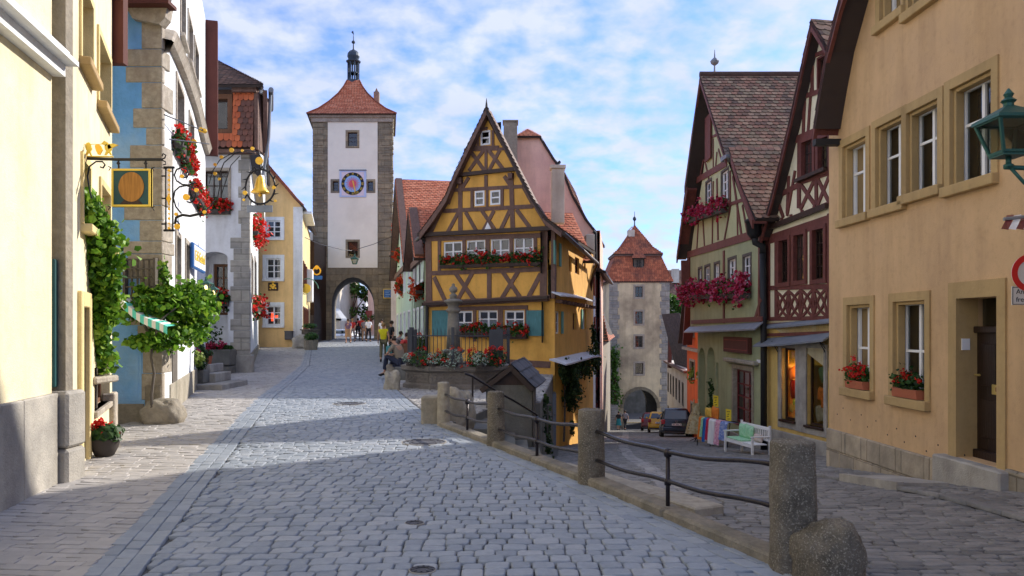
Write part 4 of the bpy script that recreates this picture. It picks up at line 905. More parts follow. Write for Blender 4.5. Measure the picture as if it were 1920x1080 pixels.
mb = MB(T.M); n = len(ar); mb.add([(p[0], 0, p[1]) for p in ar]+[(p[0]+SH, -6.8, p[1]) for p in ar], [[i, (i+1) % n, n+(i+1) % n, n+i] for i in range(1, n)]); mb.build('passage_vault', 'shaded_passage', t)
# rugged corner stones
mr = MB(); mb = MB(); rg = random.Random(6); z = .6; k = 0
while z < zt:
    h = rg.uniform(.4, .6); wv = 1.0 if k % 2 else .75
    mb.box(x0-.03, x0+wv+rg.uniform(0, .2), y0-.03-rg.uniform(0, .03), y0+.5, z+.01, z+h-.01, .03); mr.box(x1-wv-rg.uniform(0, .2), x1+.03+rg.uniform(0, .05), y0-.03-rg.uniform(0, .03), y0+.5, z+.01, z+h-.01, .03)
    if rg.random() < .4: mr.box(x1-.2, x1+.12, y0-.1, y0+.2, z+.1, z+h-.1, .04)
    z += h; k += 1
mb.build('corner_stones', 'ashlar', t); mr.build('corner_stones', 'ashlar', t)
mb = MB(T.M); n = 14
o5 = ar[2:]
for i in range(len(o5)-1):
    a, b = o5[i], o5[i+1]; c = ((ar[0][0]+ar[1][0])/2, o5[0][1])
    f = lambda p, k: (c[0]+(p[0]-c[0])*k, c[1]+(p[1]-c[1])*k)
    mb.prism([f(a, 1.0), f(b, 1.0), f(b, 1.2), f(a, 1.2)], 0, .04+.015*(i % 2))
mb.build('arch_stones', 'ashlar', t)
mb = MB(); z = zt-.05; [mb.prismz([(x0-g_, y0-g_), (x1+g_, y0-g_), (x1+SH+g_, y1+g_), (x0+SH-g_, y1+g_)], z+za, z+zb) for g_, za, zb in ((.12, -.25, .118), (.28, .12, .34))]; mb.build('cornice', 'quoin', t)
# bell shaped roof
prof = [(0, T.uz(660, 213)[1]), (.12, T.uz(660, 203)[1]), (.30, T.uz(660, 192)[1]), (.52, T.uz(660, 177)[1]), (.72, T.uz(660, 163)[1]), (.86, T.uz(660, 152)[1])]
cxm, cym = (x0+x1+SH)/2, (y0+y1)/2; hx, hy = (x1-x0)/2+.42, (y1-y0)/2+.45
prof = [(f, 1.6+(615-py)*(cym-hy*(1-f))/1500) for f, py in ((0, 213), (.24, 204), (.46, 191), (.66, 176), (.78, 163), (.86, 151))]
qs = []
for (f0, za), (f1, zb_) in zip(prof, prof[1:]):
    c = lambda f, sx_, sy_, z: Vector((cxm+(SH/2 if sy_ > 0 else -SH/2)*(1-f)+sx_*hx*(1-f), cym+sy_*hy*(1-f), z))
    qs.append((c(f0, -1, -1, za), c(f0, 1, -1, za), c(f1, 1, -1, zb_), c(f1, -1, -1, zb_)))
    qs.append((c(f0, 1, -1, za), c(f0, 1, 1, za), c(f1, 1, 1, zb_), c(f1, 1, -1, zb_)))
    qs.append((c(f0, -1, 1, za), c(f0, -1, -1, za), c(f1, -1, -1, zb_), c(f1, -1, 1, zb_)))
roofpart('roof', 'tile_red', t, qs, tw=.22, rowh=.2, seed=40)
mb = MB()
for sx_ in (-1, 1): mb.tube([Vector((cxm-SH/2*(1-f)+sx_*hx*(1-f), cym-hy*(1-f), z+.04)) for f, z in prof], .07, 6)
mb.build('hip_tiles', 'tile_mixred', t)
zb = prof[-1][1]; S = 1.0
mb = MB(); mb.lathe([(.62, zb-.3), (.66, zb), (.66, zb+.12), (.5, zb+.16)], cxm, cym, 0, 8); z1_ = zb+1.75
for k in range(8): a = k*math.pi/4+.4; mb.tube([(cxm+.46*math.cos(a), cym+.46*math.sin(a), zb+.1), (cxm+.46*math.cos(a), cym+.46*math.sin(a), z1_)], .075, 6)
mb.lathe([(.5, zb+.75), (.5, zb+.82), (.44, zb+.82), (.44, zb+.75)], cxm, cym, 0, 8)
mb.lathe([(.42, z1_-.1), (.62, z1_), (.64, z1_+.08), (.42, z1_+.16), (.46, z1_+.3), (.54, z1_+.5), (.50, z1_+.75), (.34, z1_+.95), (.14, z1_+1.05), (.06, z1_+1.15), (.05, z1_+1.6), (.16, z1_+1.68), (.16, z1_+1.80), (.04, z1_+1.9), (.03, z1_+2.3), (.005, z1_+2.5)], cxm, cym, 0, 14)
mb.prism([(-.0+cxm, z1_+2.4), (cxm-.2, z1_+2.62), (cxm-.02, z1_+2.75), (cxm+.05, z1_+2.4)], cym-.01, cym+.01)
mb.build('bell_lantern', 'copper', t, smooth=False)
mb = MB(); c = P(707, 190, 70); mb.box(c.x-.24, c.x+.24, 69.6, 70.1, c.z-1, c.z+.75, .03); mb.prism([(c.x-.16, c.z+.72), (c.x, c.z+1.1), (c.x+.16, c.z+.72)], 69.7, 70.0); mb.build('chimney', 'stone', t)
# clock
u = (T.uz(637, 345)[0]+T.uz(687, 345)[0])/2; zc = T.uz(660, 345)[1]; w_ = (T.uz(687, 345)[0]-T.uz(637, 345)[0])/2; c = (u, zc)
ck = MB(T.M); ck.box(u-w_, u+w_, .03, .12, zc-w_, zc+w_, .02); ckf = ck.build('clock', 'clockframe', t)
k = MB(T.M); k.box(u-w_*.83, u+w_*.83, .12, .135, zc-w_*.88, zc+w_*.88); k.build('corner_field', 'clockpink', ckf)
k = MB(T.M); k.disc(c, w_*.85, .135, .15, 32); k.build('hour_ring', 'black', ckf)
k = MB(T.M); k.disc(c, w_*.62, .15, .16, 32); k.build('dial', 'clockblue', ckf)
k = MB(T.M)
for i in range(32):
    a = i*math.pi/16; r = w_*(.52 if i % 2 else .42); k.beam((u+math.cos(a)*.1, zc+math.sin(a)*.1), (u+math.cos(a)*r, zc+math.sin(a)*r), .035, .16, .168)
k.disc(c, w_*.27, .16, .175, 16); k.build('sun_emblem', 'clockred', ckf)
k = MB(T.M)
for i in range(12):
    a = math.pi/2-i*math.pi/6; rr_ = w_*.735; cx_, cz_ = u+math.cos(a)*rr_, zc+math.sin(a)*rr_
    e = (-math.sin(a), math.cos(a)); nst = (2, 1, 2, 3, 3, 2, 2, 3, 3, 2, 2, 3)[i]
    for j in range(nst): d = (j-(nst-1)/2)*.075; k.beam((cx_+e[0]*d-math.cos(a)*.09, cz_+e[1]*d-math.sin(a)*.09), (cx_+e[0]*(d*1.2)+math.cos(a)*.09, cz_+e[1]*(d*1.2)+math.sin(a)*.09), .03, .15, .158)
k.beam((u, zc+.25), (u+.28, zc-w_*.78), .09, .18, .195); k.beam((u+.2, zc-w_*.6), (u+.28, zc-w_*.78), .16, .18, .195); k.build('hand_and_numerals', 'goldpaint', ckf)
mb = MB(T.M); mb.box(u-w_-.03, u+w_+.03, .03, .2, zc+w_, zc+w_+.05); mb.build('clock_hood', 'lead', ckf)
# scene behind the gate
t = thing('far_house', 'pale yellow house front with a blue sign and white awnings seen left through the gate', 'house', (-19, 95, .8))
mb = MB(); a = P(606, 560, 95); mb.box(-28, P(637, 0, 95).x, 95, 106, .3, 13); mb.build('wall', 'palewall', t)
for i in range(2): mb = MB(); b = P(640+i*10-14, 575, 94); mb.add([(b.x-2.2, 94.8, 3.9), (b.x-.2, 94.8, 3.9), (b.x+1.3, 92.0, 2.7), (b.x-.7, 92.0, 2.7), (b.x-2.2, 94.8, 3.86), (b.x-.2, 94.8, 3.86), (b.x+1.3, 92.0, 2.66), (b.x-.7, 92, 2.66), (b.x+1.3, 92.0, 2.45), (b.x-.7, 92, 2.45)], [[0, 1, 2, 3], [4, 5, 6, 7], [2, 3, 9, 8]]); mb.build('awning', 'awning_white', t)
mb = MB(); b = P(630, 588, 94.8); mb.box(b.x-.5, b.x+.6, 94.8, 94.95, b.z-.35, b.z+.35); mb.build('sign_board', 'signblue', t)
t = thing('far_house', 'pinkish red house glimpsed at the right side inside the gate arch', 'house', (-16, 110, .8))
mb = MB(); a = P(672, 600, 100); b = P(716, 600, 100); mb.box(P(690, 0, 100).x, b.x+3, 100, 110, .3, 9); mb.build('wall', 'pink', t)
mb = MB(); a = P(690, 605, 99.9); mb.box(a.x-.3, a.x+.5, 99.85, 100, a.z-1, a.z+1.5); mb.build('shutters', 'shutterred', t)
t = thing('far_house', 'white wall with a stepped edge behind the tree inside the gate arch', 'house', (-20, 118, .8))
mb = MB(); mb.box(P(655, 0, 118).x, P(686, 0, 118).x, 118, 125, .3, 6.5); mb.build('wall', 'white', t)
for i in range(3):
    mb = MB(); x = P(618+i*15, 0, 90).x; mb.box(x-.8, x+.8, 90, 93.8, .35, .95, .2); mb.box(x-.65, x+.65, 90.4, 92.8, .9, 1.45, .25); v = mb.build('parked_car', 'whitepaint'); tag(v, ['white car parked furthest left beyond the gate arch', 'white car second from the left beyond the gate arch', 'white car nearest the walkers beyond the gate arch'][i], 'car', 'cars parked beyond the gate')
    mb = MB(); mb.box(x-.6, x+.6, 90.34, 90.42, .98, 1.34, .02); mb.build('rear_window', 'carglass', v)
t = thing('leafy_tree', 'large leafy tree standing behind the clock tower gate', 'tree', (-20.6, 102, .8)); TX = -20.6
mb = MB(); mb.tube([(TX, 102, .3), (TX+.1, 102, 3), (TX-.2, 102, 5.5)], [.35, .28, .15], 8); 
for a in range(5): mb.tube([(TX, 102, 3), (TX+2.2*math.cos(a*1.3), 102+2*math.sin(a*1.3), 6)], [.14, .04], 6)
mb.build('trunk', 'timber', t)
cc_ = []
for i in range(26):
    rg = random.Random(i); c = (TX+rg.uniform(-2.9, 2.9), 102+rg.uniform(-2.5, 2.5), 6+rg.uniform(-3.4, 3.6)); cc_.append(ellpts(c, (1.1, 1.1, .8), 150, i, .3))
leafcloud('crown', 'leaf_tree', t, np.concatenate(cc_), .28, seed=3)
# small dark house right of the tower
t = thing('brown_roofed_house', 'narrow dark house with an old brown tile roof tucked behind the clock tower', 'house', (-9.5, 64, .6))
a = P(733, 600, 62); b = P(752, 480, 62); mb = MB(); mb.box(a.x, b.x, 62, 68, .3, b.z+.1); mb.build('wall', 'palewall', t)
z0 = b.z; roofpart('roof', 'tile_old', t, [(Vector((a.x-.1, 61.7, z0)), Vector((b.x+.1, 61.7, z0)), Vector((b.x+.1, 65, P(740, 425, 65).z)), Vector((a.x-.1, 65, P(740, 425, 65).z)))], tw=.25, rowh=.22)
# ---- pale green houses on the right side of the upper street
GR = Fc(-9.2, 60, -3.6, 32.5)
def pg(label, xl, xr, ztop_px, yroof, apex, seed):
    t = thing('pale_green_house', label, 'house', (*GR.pt(GR.uz((xl+xr)/2, 600)[0], 0, 0).xy, .2), 'pale green houses behind the cafe tables')
    u0, _ = GR.uz(xl, 600); u1, _ = GR.uz(xr, 600); zt_ = GR.uz(xl, ztop_px)[1]
    A = GR.uz(*apex); n = 4 if seed == 1 else 3
    ws = []
    for row, (za, zb) in enumerate(((.5, 2.4), (3.6, 4.9))):
        for i in range(n):
            a = u0+(u1-u0)*(i+.3)/n; ws.append((a, a+(u1-u0)/n*.42, za, zb))
    ol = [(u0, -.1), (u1, -.1), (u1, zt_), (A[0], A[1]), (u0, zt_)]
    if seed == 1: ws += [((u0+u1)/2-1.6, (u0+u1)/2-.8, zt_+.3, zt_+1.5), ((u0+u1)/2+.6, (u0+u1)/2+1.4, zt_+.3, zt_+1.5)]
    for r in ws: window(t, GR, r, fw=.08, dep=.1, rows=2, surround='white', sw=.1, sp=.03)
    mb = MB(GR.M); mb.wall(ol, ws, depth=.2); mb.build('wall', 'palegreen', t)
    # end wall towards the camera
    e = GR.pt(u1, 0, 0); mb = MB(); mb.add([(e.x, e.y, -.1), (e.x+4.5, e.y+1.2, -.1), (e.x+4.5, e.y+1.2, zt_), (e.x, e.y, zt_)], [[0, 1, 2, 3]]); mb.build('end_wall', 'palegreen', t)
    mb = MB(GR.M); mb.beam((u1+.2, zt_-.1), (A[0], A[1]+.25), .3, .05, .4); mb.beam((u0-.2, zt_-.1), (A[0], A[1]+.25), .3, .05, .4); mb.box(u0, u1, 0, .15, zt_-.15, zt_+.1); mb.build('bargeboard', 'timber', t)
    q = (GR.pt(u1+.3, .45, zt_-.15), GR.pt(u1+.3, -7, zt_-.15), GR.pt(A[0], -7, A[1]+.3), GR.pt(A[0], .45, A[1]+.3))
    q2 = (GR.pt(u0-.3, -7, zt_-.15), GR.pt(u0-.3, .45, zt_-.15), GR.pt(A[0], .45, A[1]+.3), GR.pt(A[0], -7, A[1]+.3))
    roofpart('roof', 'tile_red', t, [q, q2], tw=.22, rowh=.2, seed=seed)
    return t
pg('taller pale green house with the big steep red roof, farther up the street', 743, 772, 520, 0, (755, 347), 1)
pg('smaller pale green house next to the half timbered yellow one', 774, 796, 500, 0, (784, 405), 2)
# ================================================================ THE YELLOW HALF-TIMBERED HOUSE
t = thing('half_timbered_yellow_house', 'crooked yellow half timbered house with a tall pointed gable between the two streets', 'house', (-.8, 28.5, 0))
Y = Fc(-3.15, 29.5, 1.44, 27); YS_ = Fc(1.44, 27, 3.65, 36)
# ground floor
gw = [Y.rect(851, 583, 628, 886), Y.rect(896, 582, 616, 933), Y.rect(945, 582, 617, 983)]
gt = Y.uz(920, 562)[1]
mb = MB(Y.M); mb.wall([(0, -2.8), (Y.L, -2.8), (Y.L, gt), (0, gt)], gw, depth=.15); mb.build('ground_floor_wall', 'yellow', t)
for r in gw: window(t, Y, r, dep=.06, cols=2, rows=2, fm='whitepaint', fw=.07, bar=.045, curtain=.5, mid=[.52])
mb = MB(Y.M); a = Y.uz(855, 577); b = Y.uz(988, 575)
beams(Y, mb, [(846, 579, 990, 576, .14), (890.5, 582, 890.5, 640, .13), (939, 580, 939, 640, .2), (988, 580, 988, 618, .12), (945, 679, 1032, 684, .22)], 0, .035)
# first floor (jettied)
w1 = .16
def Yb(lst, w, dw=.15, name='timber_frame'):
    beams(Y, mb, lst, w+.001, w+.035, dw)
fw_ = [Y.rect(836, 455, 489, 871), Y.rect(879, 452, 487, 914), Y.rect(924, 449, 490, 960), Y.rect(967, 446, 484, 1004)]
Yb([(808, 440, 810, 572, .26), (1025, 432, 1023, 560, .26), (812, 449, 1024, 442, .16), (812, 513, 1021, 505, .16), (800, 569, 1035, 557, .15),
    (829, 450, 829, 512, .13), (875, 450, 876, 512, .13), (919, 448, 920, 510, .16), (963, 446, 964, 508, .14), (1008, 445, 1009, 506, .13),
    (859, 513, 894, 563, .15), (890, 513, 862, 565, .15), (922, 510, 922, 562, .17), (947, 510, 981, 560, .15), (977, 508, 944, 562, .15), (819, 520, 841, 567, .16), (1018, 514, 994, 560, .16)], w1)
# gable
Yb([(889, 279, 940, 278, .12), (905, 243, 919, 243, .10), (901, 243, 901, 279, .10), (929, 246, 929, 279, .10), (875, 283, 950, 281, .10),
    (887, 285, 913, 322, .13), (911, 284, 884, 322, .13), (916, 282, 916, 322, .11), (921, 284, 949, 320, .13), (942, 283, 921, 322, .13),
    (868, 332, 868, 437, .17), (916, 330, 916, 356, .13), (963, 330, 966, 432, .17), (856, 358, 984, 351, .12),
    (890, 356, 890, 394, .12), (918, 355, 918, 392, .10), (946, 354, 946, 391, .12), (836, 397, 1004, 388, .14), (884, 334, 872, 353, .13), (950, 332, 962, 350, .13),
    (864, 400, 844, 437, .14), (878, 399, 898, 434, .13), (908, 396, 932, 431, .13), (931, 396, 911, 433, .13), (961, 395, 944, 431, .14), (973, 394, 998, 428, .14), (830, 401, 812, 439, .14),
    (846, 384, 862, 334, .10), (985, 352, 1003, 385, .1)], w1)
mb.build('timber_frame', 'timber', t)
gap = [(803, 571), (803, 440), (826, 400), (843, 360), (878, 284), (912, 214), (950, 285), (988, 354), (1008, 395), (1031, 432), (1031, 559)]
ol = [Y.uz(*p) for p in gap]
gwin = [Y.rect(906, 248, 275, 924), Y.rect(895, 360, 388, 913), Y.rect(924, 359, 386, 943)]
ol = [(max(0-.02, u), z) for u, z in ol]
mb = MB(Y.M); mb.wall(ol, fw_+gwin, w=w1, depth=.25); mb.build('upper_wall', 'yellow', t)
mb = MB(Y.M); mb.prism([(ol[0][0], ol[0][1]), (ol[-1][0], ol[-1][1]), (ol[-1][0], ol[-1][1]-.1), (ol[0][0], ol[0][1]-.1)], -.1, w1-.004); mb.build('jetty_board', 'timber', t)
Yw = Fc(*(Y.pt(0, w1, 0).xy), *(Y.pt(Y.L, w1, 0).xy))
for i, r in enumerate(fw_): window(t, Yw, r, dep=.03, cols=2, rows=2, fm='whitepaint', fw=.06, bar=.04, curtain=.45, mid=[.45])
for i, r in enumerate(gwin): window(t, Yw, r, dep=-.02, cols=1, rows=2, fm='whitepaint', fw=.06, bar=.05, back=.2)
mb = MB(Y.M)
for (x0, y0, x1, y1, p, h) in ((861, 331, 974, 319, .16, .13), (793, 442, 1050, 429, .22, .14), (800, 571, 1034, 558, .16, .1)):
    a = Y.uz(x0, y0); b = Y.uz(x1, y1); mb.beam(a, b, h, w1+.02, w1+p)
mb.build('cornice_boards', 'darkwood', t)
for p in ((869, 341), (964, 332)):
    mb = MB(Y.M); a = Y.uz(*p); mb.box(a[0]-.09, a[0]+.09, w1, w1+.16, a[1]-.11, a[1]+.1, .01); mb.build('beam_end', 'timber', t)
mb = MB(Y.M); a = Y.uz(920, 432); mb.prism([(a[0]-.14, a[1]), (a[0]+.14, a[1]), (a[0], a[1]+.26)], w1+.02, w1+.05); mb.build('white_triangle', 'whitepaint', t)
# shutters
for x0, x1 in ((811, 841), (988, 1020)):
    a = Y.uz(x0, 582); b = Y.uz(x1, 630); s = MB(Y.M); s.box(a[0], b[0], .01, .05, b[1], a[1], .005)
    for q_ in (.12, .85): zz_ = b[1]+(a[1]-b[1])*q_; s.box(a[0]+.02, b[0]-.02, .05, .065, zz_-.03, zz_+.03)
    s.build('shutter', 'shutterteal', t)
# verge boards and roof
wv = w1+.36
vo = [(786, 437), (812, 402), (836, 366), (852, 326), (878, 271), (912, 201), (944, 264), (975, 325), (999, 372), (1021, 407), (1052, 431)]
vp = [Y.uz(*p, wv) for p in vo]
mb = MB(Y.M)
for a, b in zip(vp, vp[1:]):
    dx, dz = b[0]-a[0], b[1]-a[1]; l = math.hypot(dx, dz); mb.prism([(a[0], a[1]), (b[0], b[1]), (b[0]+(.0), b[1]-.24), (a[0], a[1]-.24)], wv-.05, wv)
    mb.prism([(a[0], a[1]-.06), (b[0], b[1]-.06), (b[0], b[1]-.12), (a[0], a[1]-.12)], w1+.02, wv-.05)
mb.build('bargeboard', 'brownpaint' if 0 else 'timber', t)
apx = Y.pt(vp[5][0], wv, vp[5][1]+.03); side = YS_.e; LL = 8.3
hm = vp[5][1]-vp[-1][1]
def bk(p): k = (p[1]-vp[-1][1])/hm; return (side*LL).lerp(Vector((-.6, 8.2, 0)), k**.45 if k > 0 else 0)
qs = []
for a, b in zip(vp[5:], vp[6:]): A_ = Y.pt(b[0], wv, b[1]+.02); B_ = Y.pt(a[0], wv, a[1]+.02); qs.append((A_, A_+bk(b), B_+bk(a), B_))
for a, b in zip(vp[:5], vp[1:6]): A_ = Y.pt(a[0], wv, a[1]+.02); B_ = Y.pt(b[0], wv, b[1]+.02); v = Vector((-.6, 8.2, 0)); qs.append((A_+v, A_, B_, B_+v))
roofpart('roof', 'tile_old', t, qs, tw=.19, rowh=.17, seed=77, lift=.03)
mb = MB(); mb.tube([apx+Vector((0, .1, -.02)), apx+Vector((0, .1, .15)), apx+Vector((0, .1, .32))], [.05, .03, .005], 6); mb.build('finial', 'iron', t)
# right hand side wall
ez_ = YS_.uz(1040, 432)[1]
sw_ = [YS_.rect(1040, 452, 496, 1047), YS_.rect(1067, 479, 508, 1072), YS_.rect(1078, 481, 512, 1086), YS_.rect(1095, 492, 505, 1098), YS_.rect(1042, 583, 626, 1051), YS_.rect(1074, 587, 618, 1080), YS_.rect(1091, 580, 617, 1099), YS_.rect(1072, 712, 742, 1079)]
mb = MB(YS_.M); mb.wall([(0, -5), (YS_.L, -5), (YS_.L, ez_), (0, ez_)], sw_, depth=.18); mb.build('side_wall', 'yellow', t)
for i, r in enumerate(sw_):
    w = window(t, YS_, r, dep=.08, cols=1 if r[1]-r[0] < .55 else 2, rows=2, fm='whitepaint' if i in (4, 6) else 'brownboard', fw=.06, back=.3)
    if i in (0, 4, 6, 7):
        s = MB(YS_.M); ww = .30
        if i in (0, 4, 7): s.box(r[1]+.02, r[1]+.02+ww, .02, .06, r[2], r[3])
        if i in (0, 4, 7): s.build('side_shutter', 'shuttergreen' if i < 7 else 'shutterteal', t); s = MB(YS_.M)
        if i in (0, 6): s.box(r[0]-.02-ww, r[0]-.02, .02, .06, r[2], r[3])
        if s.v: s.build('side_shutter', 'shuttergreen', t)
mb = MB(YS_.M); mb.box(-.12, .16, -.1, .03, YS_.uz(1041, 560)[1], ez_); mb.build('corner_post', 'timber', t)
shell('back_wall', 'yellow', t, Y, [(-3.15, 29.5), (-1.0, 38.6), (3.65, 36)], -2.8, ez_-.2)
def pent(name, F, pts, depth, drop, m, par, th=.05):
    """little sloping roof along image points (top edge on the wall)"""
    mb = MB(F.M); q_ = [F.uz(*p) for p in pts]
    for a, b in zip(q_, q_[1:]): mb.add([(a[0], 0, a[1]+drop), (b[0]-.012, 0, b[1]+drop), (b[0]-.012, depth, b[1]), (a[0], depth, a[1]), (a[0], 0, a[1]+drop-th), (b[0]-.012, 0, b[1]+drop-th), (b[0]-.012, depth, b[1]-th), (a[0], depth, a[1]-th)], [[0, 1, 2, 3], [7, 6, 5, 4], [0, 4, 5, 1], [1, 5, 6, 2], [2, 6, 7, 3], [3, 7, 4, 0]])
    return mb.build(name, m, par)
pent('lead_ledge', YS_, [(1034, 553), (1046, 554), (1058, 555), (1070, 557), (1082, 559), (1092, 562), (1101, 564)], .32, .12, 'whitelead', t)
z0 = YS_.uz(1050, 562)[1]
for i in range(12): u = .1+i*.75; mb = MB(YS_.M); mb.box(u, u+.12, 0, .24, z0-.14, z0-.02); mb.build('bracket', 'timber', t)
pent('lower_ledge', YS_, [(1030, 682), (1042, 680), (1054, 677), (1066, 674), (1078, 671), (1090, 668), (1104, 666)], .55, .16, 'whitelead', t)
# gutter and downpipe right
mb = MB(); e0 = Y.pt(vp[-1][0]+.03, wv-.1, vp[-1][1]-.1); e1 = e0+side*8.4+Vector((0, 0, -.35)); mb.tube([e0, e1], .08, 8); mb.tube([e1, e1+Vector((-.2, 0, -.5)), P(1104, 560, 36), P(1106, 805, 36)], .07, 8); mb.build('gutter', 'darkwood', t)
mb = MB(); e0 = Y.pt(vp[0][0], wv-.1, vp[0][1]-.12); e1 = e0+Vector((-.3, 1.2, 0)); mb.tube([e1, e0, P(800, 455, 29.4), P(802, 470, 29.4), P(800, 650, 29.3), P(800, 680, 29.3)], .07, 8); mb.build('downpipe', 'iron', t)
c = P(1045, 340, 31.5); mb = MB(); mb.box(c.x-.24, c.x+.26, 31.2, 31.75, P(0, 420, 31.5).z, P(0, 318, 31.5).z, .02); mb.box(c.x-.29, c.x+.31, 31.15, 31.8, P(0, 318, 31.5).z, P(0, 312, 31.5).z); ch = mb.build('chimney', 'palewall', t); mb = MB(); mb.beam((c.x-.15, P(0, 311, 31).z), (c.x+.1, P(0, 299, 31).z), .09, 31.3, 31.6); mb.build('chimney_cap', 'iron', ch)
mb = MB(); a = P(1028, 720, 27.5); mb.box(P(1031, 0, 26.8).x, P(1041, 0, 26.8).x, 26.2, 27.0, P(0, 830, 26.8).z, P(0, 735, 26.8).z); mb.build('blue_grey_door', 'lead', t)
# ---- pink house behind with grey chimney
t = thing('pink_house', 'tall pink plastered house with a small tiled hip, behind the yellow timbered house', 'house', (1, 39, -3))
K2 = Fc(-4, 38, 4.0, 38.0)
pg_ = [(880, 640), (1117, 640), (1117, 432), (1098, 410), (1073, 365), (1055, 320), (1037, 297), (1012, 256), (970, 256), (945, 300), (880, 440)]
mb = MB(K2.M); mb.wall([K2.uz(*p) for p in pg_]); mb.build('gable_wall', 'pink', t)
L0 = K2.uz(968, 257); L1 = K2.uz(1013, 257); LA = K2.uz(990, 232)
mb = MB(); bk = Vector((.25*3, 3.2, 0)); A_ = K2.pt(LA[0], 0, LA[1])+Vector((0, 1.0, 0))
roofpart('hip_roof', 'tile_red', t, [(K2.pt(L0[0]-.05, .2, L0[1]), K2.pt(L1[0]+.05, .2, L1[1]), A_+Vector((.02, 0, 0)), A_-Vector((.02, 0, 0)))], tw=.2, rowh=.16)
qs = []
rp = [K2.uz(*p) for p in ((1119, 436), (1099, 411), (1074, 366), (1056, 320), (1038, 297), (1013, 256))]
for a, b in zip(rp, rp[1:]): A1, B1 = K2.pt(a[0], .1, a[1]), K2.pt(b[0], .1, b[1]); v = Vector((1.2, 7, 0)); qs.append((A1, A1+v, B1+v, B1))
roofpart('roof', 'tile_mixred', t, qs, tw=.22, rowh=.2)
mb = MB(); mb.box(*(P(944, 0, 37).x, P(970, 0, 37).x), 37.2, 37.9, P(0, 310, 37).z, P(0, 226, 37).z, .02); mb.box(P(943, 0, 37).x-.02, P(971, 0, 37).x+.02, 37.15, 37.95, P(0, 226, 37).z, P(0, 223, 37).z); mb.build('chimney', 'stone', t)
shell('side_wall', 'pink', t, K2, [(4.18, 38), (5.0, 44), (-4, 44)], -5, K2.uz(1117, 432)[1])
mb = MB(); a = P(1098, 440, 36.6); b = P(1114, 480, 36.6); mb.box(a.x, b.x, 36.4, 37.9, b.z-1.5, a.z, .02); mb.build('cream_corner', 'palewall', t)
mb = MB(); mb.tube([P(1112, 434, 37.4), P(1116, 436, 37.4), P(1117, 500, 37.4), P(1108, 520, 37)], .08, 6); mb.build('downpipe', 'iron', t)
# ---- white house with red shutters, lower street left
t = thing('white_shuttered_house', 'sunlit white house with dark red shutters on the left of the lower street', 'house', (4.5, 41, -4))
Wd = Fc(3.70, 36.4, 5.15, 45.3); ez2 = Wd.uz(1108, 500)[1]
ww = [Wd.rect(1113, 520, 554, 1117), Wd.rect(1122, 528, 556, 1125), Wd.rect(1114, 594, 624, 1118), Wd.rect(1122, 595, 623, 1125), Wd.rect(1118, 707, 730, 1121), Wd.rect(1118, 755, 790, 1121)]
mb = MB(Wd.M); mb.wall([(0, -6), (Wd.L, -6), (Wd.L, ez2), (0, ez2)], ww, depth=.15); mb.build('wall', 'white', t)
for r in ww:
    window(t, Wd, r, rows=2, fw=.06, dep=.1)
    for a in (r[0]-.42, r[1]+.02): s = MB(Wd.M); s.box(a, a+.4, .02, .07, r[2], r[3]); s.build('shutter', 'shutterred', t)
shell('back_wall', 'white', t, Wd, [(3.70, 36.4), (0, 37), (1, 46), (5.15, 45.3)], -6, ez2)
roofpart('roof', 'tile_mixred', t, [(Wd.pt(-.3, .55, ez2-.1), Wd.pt(Wd.L+.3, .55, ez2-.1), Wd.pt(Wd.L+.3, -2.6, ez2+1.5), Wd.pt(-.3, -2.6, ez2+1.5))], tw=.22, rowh=.2)
mb = MB(Wd.M); mb.box(-.3, Wd.L+.3, .45, .58, ez2-.2, ez2-.08); mb.build('gutter', 'darkwood', t)
t = thing('red_roofed_cottage', 'small stone house with a brick red roof wedged before the far gate tower', 'house', (6.6, 54, -5))
Cc = Fc(5.15, 46, 8.6, 70); z1_ = P(0, 632, 50).z
mb = MB(Cc.M); mb.wall([(0, -8.5), (Cc.L, -8.5), (Cc.L, z1_), (0, z1_)]); mb.build('wall', 'stone', t)
shell('back_wall', 'palewall', t, Cc, [(5.15, 46), (1, 47), (3, 70), (8.6, 70)], -8.5, z1_)
roofpart('roof', 'tile_mixred', t, [(Vector((3, 45.8, z1_-.2)), Cc.pt(-.2, .4, z1_-.2), Cc.pt(.5, -.2, P(0, 562, 50).z), Vector((3, 49, P(0, 562, 50).z))), (Cc.pt(-.2, .4, z1_-.2), Cc.pt(Cc.L, .4, z1_-.2), Cc.pt(Cc.L, -2, z1_+2), Cc.pt(.5, -.2, P(0, 562, 50).z))], tw=.24, rowh=.22)
# ================================================================ FAR GATE TOWER
t = thing('far_gate_tower', 'tan gate tower with a two stage red roof at the end of the lower street', 'tower', (11.95, 75, -7.9))
G = Fc(PX(1143, 75), 75, PX(1255, 75), 75); gz = G.uz(1200, 523)[1]
ga = arch(G, 1169, 1232, 731, 765, 806)
gw = [G.rect(1191, 537, 557, 1205), G.rect(1191, 584, 607, 1205), G.rect(1191, 630, 651, 1205), G.rect(1191, 681, 701, 1206)]
mb = MB(G.M); mb.wall([(0, -8.6), (G.L, -8.6), (G.L, gz), (0, gz)], gw+[ga], depth=.0); mb.build('wall', 'tanwall', t)
mb = MB(G.M); n = len(ga); mb.add([(p[0], 0, p[1]) for p in ga]+[(p[0], -6.5, p[1]) for p in ga], [[i, (i+1) % n, n+(i+1) % n, n+i] for i in range(1, n)]); mb.build('passage_vault', 'shaded_passage', t)
for r in gw: window(t, G, r, dep=.15, cols=2, rows=3, fm='oldwood', fw=.06, surround='quoin', sw=.17, sp=.04)
mr = MB(G.M); mb = MB(G.M); z = -8.2; rg = random.Random(12); k = 0
